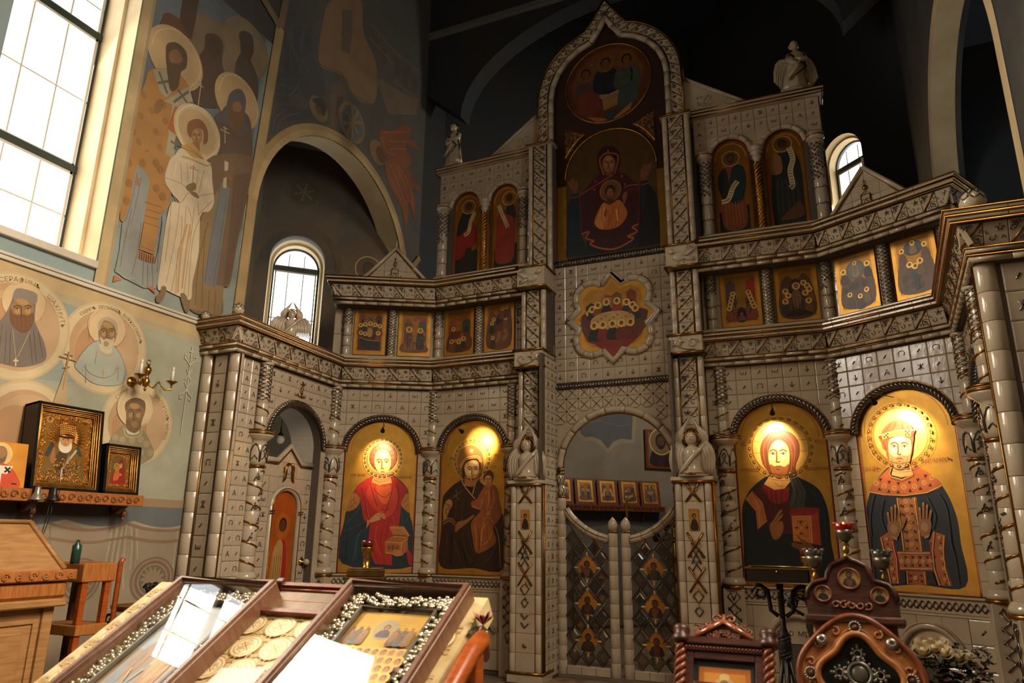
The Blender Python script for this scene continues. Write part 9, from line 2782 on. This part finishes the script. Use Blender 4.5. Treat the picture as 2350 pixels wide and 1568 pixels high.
def scene_right(P, x0, x1, y0, y1):
 w_, h = x1-x0, y1-y0; F = lambda a, c: (x0+a*w_, y0+c*h); rnd = random.Random(8)
 P.poly([F(0, 0), F(1, 0), F(1, 1), F(0, 1)], 'b8913e', .35); P.poly([F(0, 0), F(1, 0), F(1, .62), F(0, .62)], '8a6a42')
 P.ell(*F(.5, .82), w_*.16, h*.10, '8f8a78', 0, 0, 24); P.ell(*F(.5, .82), w_*.13, h*.08, 'a08a60', 0, 0, 24); bust(P, F(.5, .75)[0], F(.5, .75)[1], h*.13, '6a3a2c', '46525c', 'a07048', '3a2416')
 for i in range(9): x = .06+.1*i+(.02 if i > 4 else 0); (abs(x-.5) > .14) and standing(P, F(x, .66)[0], F(x, .66)[1], h*.18, ('6a4438', '54606a', '7c5a3c')[i % 3], ('8e6a4a', '6c5440')[i % 2], 'a07048', '3a2416', None, None)
 for r_ in range(7):
  for i in range(9): bust(P, F(.06+.11*i+.05*(r_ % 2), .52-.085*r_)[0], F(0, .50-.085*r_)[1], h*.11, ('6a4438', '5c5448', '7c5a3c', '46505a', '84603c')[rnd.randrange(5)], None, 'a8784e', ('3a2416', '7a6248', '2a1a12')[rnd.randrange(3)], 'b8924c')
icon_case('left glazed icon case with a silver floral border, reflecting the tall windows', -.75, -.165, -.035, .82, .075, scene_left)
icon_case('right glazed icon case with a crowded gold-ground scene and silver floral border', .225, .815, -.0, .82, .075, scene_right)
# gold braid strip and a red artificial flower at the right edge of the stand
t = tag(MB().box(.868, .90, -.80, -.10, -.12, -.05, .004).xform(SL).build('gold_braid', mat('gold_braid', 'b5903a', .4, .5, '8a6a24', 40), None), 'gold braid strip along the right edge of the sloping stand', 'trim')
t = thing('fabric_flower', 'red fabric flower with dark leaves at the right edge of the stand', 'flower', T(.90, -5.30, 1.31))
b = MB()
for i in range(9):
 a = 2*pi*i/9; b.add([(0, 0, 0), (.03*cos(a-.3), .03*sin(a-.3), .03), (.045*cos(a), .045*sin(a), .035+.01*(i % 3)), (.03*cos(a+.3), .03*sin(a+.3), .03)], [(0, 1, 2, 3)])
b.build('petals', mat('dark_red_petal', '7a1f22', .6), t)
b = MB(); [b.add([(0, 0, 0), (.05*cos(a)-.015*sin(a), .05*sin(a)+.015*cos(a), -.01), (.085*cos(a), .085*sin(a), -.02), (.05*cos(a)+.015*sin(a), .05*sin(a)-.015*cos(a), -.01)], [(0, 1, 2, 3)]) for a in (2.4, 3.3, 4.3, 5.2)]; b.tube([(0, 0, 0), (.0, 0, -.1)], .004, 4); b.build('leaves', mat('dark_leaf', '1c2416', .6), t)

# ================================================================ RIGHT FOREGROUND
# ---- carved dark frame on a sloping stand
M = T(1.735, -4.80, 0)
t = thing('carved_icon_frame', 'dark red-brown carved frame with a small gable around an orange icon', 'icon', T(1.735, -4.78, 1.20) @ RX(R(-26)))
hw, tp = .155, 0.0
for s in (-1, 1):
 b = MB(); rope(b, [(s*(hw+.018), 0, -.42+.45*i/40) for i in range(41)], .024, twist=.09, strands=3); b.build('twisted_colonnette', [wood_dark, wood_red], t)
 b = MB(); b.lathe([(0, 0), (.034, 0), (.038, .012), (.034, .028), (.026, .036), (.036, .05), (.03, .07), (0, .075)], 14, (s*(hw+.018), 0, .03)); b.build('corner_cap', wood_dark, t)
b = MB(); b.box(-hw-.0, hw+.0, -.02, .02, .025, .055, .004).box(-hw, hw, -.012, .02, .0, .022, .003); b.build('carved_rail', wood_dark, t)
b = MB(); b.prism([(-.10, .055), (.10, .055), (0, .115)], -.008, .02); b.build('gable', wood_dark, t)
b = MB(); b.tube([(-.115, -.012, .055), (0, -.016, .122)], .012, 4); b.build('raking_strip', mat('polished_red_wood', '8a4a2c', .18, 0, coat=.6), t); b = MB(); b.tube([(.115, -.012, .055), (0, -.016, .122)], .012, 4); b.build('raking_strip', MATS['polished_red_wood'], t)
b = MB(); rnd = random.Random(3)
for i in range(26): u = rnd.uniform(-.11, .11); z = .065+.055*(1-abs(u)/.11); scroll(b, u, z+rnd.uniform(.0, .022), .012, rnd.uniform(0, 6), 1, .0, .004)
for i in range(30): u = rnd.uniform(-.06, .06); scroll(b, u, .062+.03*rnd.random()*(1-abs(u)/.07), .010, rnd.uniform(0, 6), .8, -.012, .003)
for i in range(22): b.tube([(-hw+.014*i, -.015, .006), (-hw+.014*i+.008, -.016, .016)], .003, 3)
scroll(b, -.03, .135, .02, 0, 1, 0, .006); scroll(b, .03, .135, .02, 3, 1, 0, .006, -1); b.tube([(0, 0, .11), (0, 0, .155)], .008, 5)
o = b.build('openwork_carving', wood_red, t); o['kind'] = 'stuff'
for s in (-1, 1): MB().box(min(s*hw, s*(hw-.035)), max(s*hw, s*(hw-.035)), -.004, .03, -.42, .0, .003).build('inner_board', wood_dark, t)
MB().box(-hw+.035, hw-.035, -.004, .03, -.03, .0, .003).build('inner_board', wood_dark, t)
MB().box(-hw+.03, hw-.03, .015, .03, -.42, -.02).build('dark_mount', mat('near_black_mount', '14110e', .5), t)
P = Paint(.00012); P.poly([(-.10, -.42), (.10, -.42), (.10, -.055), (-.10, -.055)], 'b0642a', .25); P.poly([(-.08, -.42), (.08, -.42), (.08, -.075), (-.08, -.075)], 'c9853a', .3)
P.ell(0, -.115, .036, .024, 'b59a62'); P.ell(0, -.09, .02, .014, 'c2ab74'); P.sp([(-.085, -.42), (-.08, -.19), (-.045, -.145), (.045, -.145), (.08, -.19), (.085, -.42)], '9c3a22'); P.sp([(-.05, -.42), (-.045, -.2), (0, -.16), (.045, -.2), (.05, -.42)], 'b8401f'); P.ell(0, -.13, .022, .03, '8a5a34'); P.ell(-.005, -.2, .02, .022, 'c9b48a'); P.ell(.0, -.225, .014, .02, '4a2a1a')
P.build('painting', t, T(0, .0145, 0))
t = thing('small_lectern', 'dark wooden lectern under the carved gabled icon', 'lectern', T(1.735, -4.85, -.055))
b = MB(); b.box(-.17, .17, -.40, .06, -.02, .0); b.xform(T(0, .06, 1.17) @ RX(R(58-90+0))) if False else None
b = MB(); b.add([(-.17, -.30, .84), (.17, -.30, .84), (.17, .09, 1.20), (-.17, .09, 1.20), (-.17, -.30, .80), (.17, -.30, .80), (.17, .12, 1.18), (-.17, .12, 1.18)], [(0, 1, 2, 3), (4, 7, 6, 5), (0, 4, 5, 1), (1, 5, 6, 2), (2, 6, 7, 3), (3, 7, 4, 0)]); b.build('sloping_top', wood_dark, t)
for x in (-.14, .14):
 for y in (-.22, .08): MB().box(x-.02, x+.02, y-.02, y+.02, 0, .86 if y < 0 else 1.16, .003).build('leg', wood_dark, t)
# ---- carved reliquary stand with a glazed cross
RM = T(2.228, -4.80, 1.405) @ RX(R(-14)) @ SC(1.13, 1.13, 1.13)
t = thing('reliquary_stand', 'carved wooden stand with a lobed frame around a silver cross on black', 'reliquary', RM)
def lob(rx, rz, k, n=48, dz=0): 
 return [(rx*cos(a)*(1+k*cos(4*a)), dz+rz*sin(a)*(1+k*cos(4*a))) for a in [2*pi*i/n for i in range(n)]]
# crest
crest = [(-.143, -.035), (.143, -.035), (.143, .02), (.138, .05), (.12, .072), (.095, .08), (.075, .085), (.07, .11), (.055, .135), (.03, .148), (.012, .155), (0, .168), (-.012, .155), (-.03, .148), (-.055, .135), (-.07, .11), (-.075, .085), (-.095, .08), (-.12, .072), (-.138, .05), (-.143, .02)]
MB().prism(crest, -.0, .035).build('crest', wood_dark, t)
b = MB(); b.tube([(x*.98, -.004, z*.98) for x, z in crest[2:]], .008, 6); b.build('crest_moulding', wood_dark, t)
b = MB(); b.box(-.155, .155, -.02, .045, -.06, -.035, .006); b.build('crest_base', wood_dark, t)
b = MB(); [scroll(b, -.05+.025*i, .0, .014, i, 1, -.003, .004) for i in range(5)]; b.build('crest_carving', wood_red, t)
for i, (x, z, r) in enumerate(((0, .088, .034), (-.088, .035, .026), (.088, .035, .026))):
 b = MB(); b.tube([(x+r*cos(2*pi*q/20), -.004, z+r*sin(2*pi*q/20)) for q in range(20)], .004, 5, closed=True); b.build('medallion_rim', wood_red, t)
 P = Paint(.00012); P.ell(x, z, r*.95, r*.95, 'a5864a', .2, 0, 22); bust(P, x, z-r*.75, r*1.55, ('2a2220', '1c1c20', '22201c')[i], '5a3a24' if i == 0 else None, '6a4a30', '20140e', None, '2a1c12' if i == 0 else None); P.build('medallion_painting', t, T(0, -.0005, 0))
# lobed frame built as a ring
zc = -.222
def ring_mesh(o, i, y0, y1, name, m):
 n = len(o); b = MB(); b.add([(p[0], y0, p[1]) for p in o]+[(p[0], y0, p[1]) for p in i]+[(p[0], y1, p[1]) for p in o]+[(p[0], y1, p[1]) for p in i], [f for k in range(n) for f in ((k, (k+1) % n, n+(k+1) % n, n+k), (k, 2*n+k, 2*n+(k+1) % n, (k+1) % n), (n+k, n+(k+1) % n, 3*n+(k+1) % n, 3*n+k))]); b.build(name, m, t)
OO = lob(.176, .178, -.10, 64, zc); II = lob(.112, .116, .13, 64, zc)
OO = [(.176*cos(a)*(1+.05*cos(4*a)), zc+.178*sin(a)*(1+.05*cos(4*a))) for a in [2*pi*i/64 for i in range(64)]]
ring_mesh(OO, II, -.012, .05, 'lobed_frame', wood_honey)
b = MB(); b.tube([(x, -.014, z) for x, z in OO], .010, 6, closed=True); b.build('outer_moulding', wood_red, t)
b = MB(); b.tube([(x, -.016, z) for x, z in II], .011, 6, closed=True); b.tube([(x*1.12, -.012, zc+(z-zc)*1.12) for x, z in II], .005, 5, closed=True); b.build('inner_moulding', wood_honey, t)
MB().prism(II, .012, .02).build('black_velvet', mat('black_velvet', '07090b', .9), t)
b = MB(); rnd = random.Random(2)
for i in range(14):
 a = 2*pi*i/14+.2; r = .148; scroll(b, r*cos(a), zc+r*sin(a), .016, a, 1, -.014, .0045, 1 if i % 2 else -1)
b.build('leaf_carving', wood_honey, t)
for i in range(8):
 a = pi/2+2*pi*i/8; x, z = .148*cos(a), zc+.150*sin(a); big = i % 2 == 0
 b = MB()
 if big:
  for q in range(14): b.ball((x+.017*cos(2*pi*q/14), -.020, z+.017*sin(2*pi*q/14)), .0042, 5)
 else:
  b.lathe([(0, 0), (.019, 0), (.017, .01), (.010, .013), (0, .013)], 14); b.xform(T(x, -.012, z) @ RX(pi/2)); n0 = len(b.v)
  [b.ball((x+.009*cos(2*pi*q/9), -.028, z+.009*sin(2*pi*q/9)), .003, 5) for q in range(9)]
 b.build('relic_capsule', [mat('dull_silver', '8a857a', .35, .8), ][0] if big else mat('dull_silver', '', 0), t)
 b = MB(); b.ball((x, -.018, z), .010 if big else .006, 8, 1, .5); b.build('capsule_centre', wood_dark if big else MATS['dull_silver'], t)
# silver cross
b = MB(); sm_ = MATS['dull_silver']; zz = zc+.01
b.tube([(.034*cos(2*pi*q/24), -.0, zz+.034*sin(2*pi*q/24)) for q in range(24)], .006, 6, closed=True)
for a in range(4):
 dx, dz_ = cos(a*pi/2), sin(a*pi/2); L_ = .075 if a != 3 else .125
 b.tube([(dx*.034, 0, zz+dz_*.034), (dx*(L_-.02), 0, zz+dz_*(L_-.02))], .010, 5, flat=.4)
 for q in ((.06,), ) if a != 3 else ((.11,),):
  r = q[0]
  for k in range(8): b.ball((dx*r+.019*cos(k*pi/4), 0, zz+dz_*r+.019*sin(k*pi/4)), .006, 5)
  b.tube([(dx*r+.012*cos(k*pi/5), -.003, zz+dz_*r+.012*sin(k*pi/5)) for k in range(10)], .003, 4, closed=True)
  b.ball((dx*(r+.026), 0, zz+dz_*(r+.026)), .006, 5)
for k in range(16): b.ball((.044*cos(k*pi/8), 0, zz+.044*sin(k*pi/8)), .005, 5)
b.build('silver_cross', sm_, t)
b = MB(); b.ball((0, 0, zz), .026, 12, 1, .3); b.build('cross_centre', mat('grey_relic', '5a544a', .3, .3), t)
b = MB(); b.add([(x, -.002, z) for x, z in II], [tuple(range(64))]); b.build('glass_pane', pane_m, t)
MB().box(-.13, .13, .022, .06, -.62, -.035, .006).build('back_panel', wood_honey, t)
MB().box(-.05, .05, .03, .07, -1.25, -.5).build('stem', wood_dark, t)
# glass oil lamps standing on the reliquary crest
redglass = mat('red_glass', 'a01412', .08, 0, trans=.35, emit=0); smoke = mat('smoky_glass', '6a6658', .08, 0, trans=.6)
def oil_lamp(label, M, gm, rr=.03, lit=False):
 t = thing('oil_lamp', label, 'oil lamp', M)
 b = MB(); b.lathe([(0, 0), (.016, 0), (.014, .006), (.005, .012), (.012, .02), (.014, .03), (.006, .04), (.006, .05), (.014, .056), (0, .058)], 14); b.build('brass_foot', brass, t)
 b = MB(); b.lathe([(.0, .056), (.012, .058), (.024, .07), (rr-.002, .09), (rr, .105), (rr-.003, .105), (rr-.006, .09), (.02, .073), (0, .062)], 16); b.build('metal_cup', mat('tarnished_cup', '6a6152', .3, .7), t)
 b = MB(); b.lathe([(.0, .085), (rr-.008, .088), (rr, .11), (rr+.006, .128), (rr+.003, .128), (rr-.004, .11), (0, .095)], 16)
 for q in range(10): a = 2*pi*q/10; b.ball(((rr+.005)*cos(a), (rr+.005)*sin(a), .129), .006, 5)
 b.build('glass_bowl', gm, t)
 if lit:
  b = MB(); b.lathe([(0, .105), (.005, .11), (.006, .118), (.002, .132), (0, .136)], 8); b.build('flame', mat('flame', 'ffb45a', .5, 0, emit=9), t)
  Ld = bpy.data.lights.new('flame_light', 'POINT'); Ld.energy = .25; Ld.color = (1, .45, .2); Ld.shadow_soft_size = .01; lo = bpy.data.objects.new('flame_light', Ld); COL.objects.link(lo); lo.parent = t; lo.location = (0, 0, .125)
q = RM @ Vector((0, .018, .166)); oil_lamp('red glass oil lamp on the peak of the carved reliquary stand', T(*q), redglass, .032, True)
q = RM @ Vector((-.108, .018, .072)); oil_lamp('smoky glass oil lamp on the left shoulder of the reliquary crest', T(*q), smoke, .032)
q = RM @ Vector((.108, .018, .072)); oil_lamp('smoky glass oil lamp on the right shoulder of the reliquary crest', T(*q), smoke, .032)
# ---- iron candle stands before the right icons
t = thing('sand_box_stand', 'dark metal candle box on a wrought-iron pedestal below the red-book icon', 'candle stand', T(1.875, -3.38, .0))
b = MB(); b.box(-.17, .17, -.17, .17, 1.405, 1.412).box(-.17, -.163, -.17, .17, 1.41, 1.485).box(.163, .17, -.17, .17, 1.41, 1.485).box(-.17, .17, -.17, -.163, 1.41, 1.485).box(-.17, .17, .163, .17, 1.41, 1.485); b.build('tray', mat('dark_tray', '2a241c', .35, .5), t)
b = MB(); [b.tube([(-.17, -.17, z), (.17, -.17, z), (.17, .17, z), (-.17, .17, z)], .004, 4, closed=True) for z in (1.41, 1.487)]; b.ball((0, -.172, 1.47), .006, 6); b.build('tray_edge', brass, t)
b = MB(); b.lathe([(0, .15), (.02, .15), (.016, .6), (.016, .95), (.03, 1.0), (.04, 1.06), (.03, 1.12), (.016, 1.16), (.016, 1.405), (0, 1.405)], 10)
for s in range(4):
 a = s*pi/2; n0 = len(b.v); scroll(b, .115, 1.345, .045, 0, 1.2, 0, .011); b.tube([(.02, 0, 1.22), (.06, 0, 1.25), (.07, 0, 1.36), (.13, 0, 1.40)], .013, 5); b.tube([(.015, 0, 1.0), (.05, 0, .8), (.06, 0, .5), (.15, 0, .16)], .012, 5); b.xform(RZ(a), n0)
b.build('wrought_pedestal', iron, t)
b = MB(); [helix(b, .032, 1.0, 1.12, .08, q*pi/2, .007, 1, 4, 8) for q in range(4)]; b.build('twisted_basket', iron, t)
def brass_stand(label, loc, wd, with_lamp):
 t = thing('brass_candle_stand', label, 'candle stand', T(*loc) @ RZ(R(24) if loc[0] < 0 else 0))
 b = MB(); b.box(-wd, wd, -wd*.8, wd*.8, 0, .05, .006).box(-wd*1.18, wd*1.18, -wd*.95, wd*.95, -.018, 0, .004).box(-wd*.95, wd*.95, -wd*.75, wd*.75, .05, .058, .002); b.build('stepped_box', mat('worn_brass', '7a5f34', .35, .85, '5c4524', 10), t)
 b = MB(); b.lathe([(0, -loc[2]+.15), (.16, -loc[2]+.15), (.14, -loc[2]+.19), (.03, -loc[2]+.22), (.025, -.3), (.05, -.2), (.03, -.1), (.06, -.018), (0, -.018)], 14)
 for s in range(4): n0 = len(b.v); scroll(b, .12, -.07, .045, 0, 1.2, 0, .011); b.tube([(.03, 0, -.15), (.1, 0, -.11), (.16, 0, -.02)], .010, 5); b.xform(RZ(s*pi/2), n0)
 b.build('iron_pedestal', iron, t)
 l = thing('oil_lamp', label.split(' candle')[0]+' lamp with a reddish glass on the brass candle box', 'oil lamp', T(loc[0], loc[1], loc[2]+.058))
 b = MB(); b.lathe([(0, 0), (.034, 0), (.03, .01), (.026, .012), (.026, .09), (.034, .1), (.026, .11), (.045, .125), (.04, .14), (.05, .15), (.0, .15)], 16); b.build('brass_stem', brass, l)
 b = MB(); b.lathe([(.0, .15), (.035, .15), (.045, .17), (.048, .2), (.044, .2), (.04, .172), (0, .16)], 16); b.build('glass_bowl', mat('dim_red_glass', '5a1a14', .1, 0, trans=.3), l)
 return t
brass_stand('left brass candle stand in front of the red-robed icon', (-1.05, -3.30, 1.345), .125, True)
brass_stand('right brass candle stand beside the carved reliquary', (2.03, -3.02, 1.335), .10, True)
# ---- roses at the lower right
rose = mat('cream_rose', 'c9b48e', .6, 0, 'd8c8a8', 20); leaf = mat('dark_green_leaf', '151c12', .6, 0, '202a18', 12)
t = thing('bouquet_greenery', 'dark green foliage of the rose bouquet in a vase, lower right', 'plant', T(2.72, -2.85, .15))
b = MB(); rnd = random.Random(12)
for i in range(420):
 a, r, z = rnd.uniform(0, 2*pi), rnd.uniform(.02, .24), rnd.uniform(.60, .90); x, y = r*cos(a), r*sin(a)*.6; d = rnd.uniform(0, 2*pi); L_ = rnd.uniform(.035, .06)
 b.add([(x, y, z), (x+L_*.5*cos(d)-.018*sin(d), y+L_*.5*sin(d)+.018*cos(d), z+.012), (x+L_*cos(d), y+L_*sin(d), z+rnd.uniform(-.02, .02)), (x+L_*.5*cos(d)+.018*sin(d), y+L_*.5*sin(d)-.018*cos(d), z+.012)], [(0, 1, 2, 3)])
b.build('leaves', leaf, t)['kind'] = 'stuff'
b = MB(); b.lathe([(0, 0), (.09, 0), (.1, .1), (.11, .35), (.09, .5), (.1, .55), (.09, .55), (.08, .4), (0, .1)], 18); b.build('vase', mat('dark_vase', '2a2620', .3), t)
RS = [(2.595, -2.95, 1.03), (2.655, -2.93, 1.045), (2.70, -2.95, 1.03), (2.765, -2.93, 1.005), (2.62, -2.87, 1.06), (2.81, -2.88, 1.0), (2.70, -2.86, 1.06)]
RL = ['cream rose farthest left in the bouquet, beside the carved reliquary', 'cream rose second from the left in the bouquet front', 'cream rose third from the left in the bouquet front', 'cream rose farthest right in the bouquet front', 'cream rose behind the two leftmost roses', 'cream rose at the right back of the bouquet', 'cream rose at the back middle of the bouquet']
def rose_mesh():
 b = MB(); rnd = random.Random(1)
 b.ball((0, 0, 0), .016, 8, 1.2)
 for ring_, (n, r, h, tw) in enumerate(((4, .016, .03, 0), (5, .024, .026, .5), (6, .032, .018, .2))):
  for i in range(n):
   a = 2*pi*i/n+tw; V = []
   for q in range(4):
    for k in range(3):
     aa = a+(q-1.5)*.42; rr = r*(.5+.35*k+(.12 if k == 2 else 0)); V.append((rr*cos(aa), rr*sin(aa), -.02+h*k*.75+(-.004 if q in (0, 3) else 0)))
   b.add(V, [(q*3+k, q*3+k+1, (q+1)*3+k+1, (q+1)*3+k) for q in range(3) for k in range(2)], True)
 return b.mesh('rose', [rose])
rm = rose_mesh()
for p, lab in zip(RS, RL):
 t = thing('rose', lab, 'flower', T(*p) @ RX(R(38)) @ RZ(p[0]*9) @ SC(1.35, 1.35, 1.35), 'cream roses of the bouquet'); inst(rm, 'bloom', t)
 b = MB(); b.tube([(0, 0, -.02), (0, .01, -.07)], .004, 4); b.build('stalk', leaf, t)
# fine ornament that is real geometry but too small to pick apart piece by piece
for o in bpy.data.objects:
 if o.parent is not None and o.name.split('.')[0] in ('relief', 'leaf_relief', 'lattice_relief', 'spiral', 'knotwork', 'gilt_knotwork', 'silver_knotwork', 'grape_relief', 'gilding', 'gilt_bead', 'gilt_roll', 'bead', 'glazing_bar', 'scale_relief', 'arch_gilding', 'top_gilding', 'icon_gilding', 'lattice_bars', 'leaf_carving', 'crest_carving', 'carving', 'repousse_crown', 'church_relief', 'cross_relief', 'silver_cross', 'scrollwork', 'gilt_moulding', 'niche_lettering', 'angel_head_relief', 'gilt_hems'):
  o['kind'] = 'stuff'
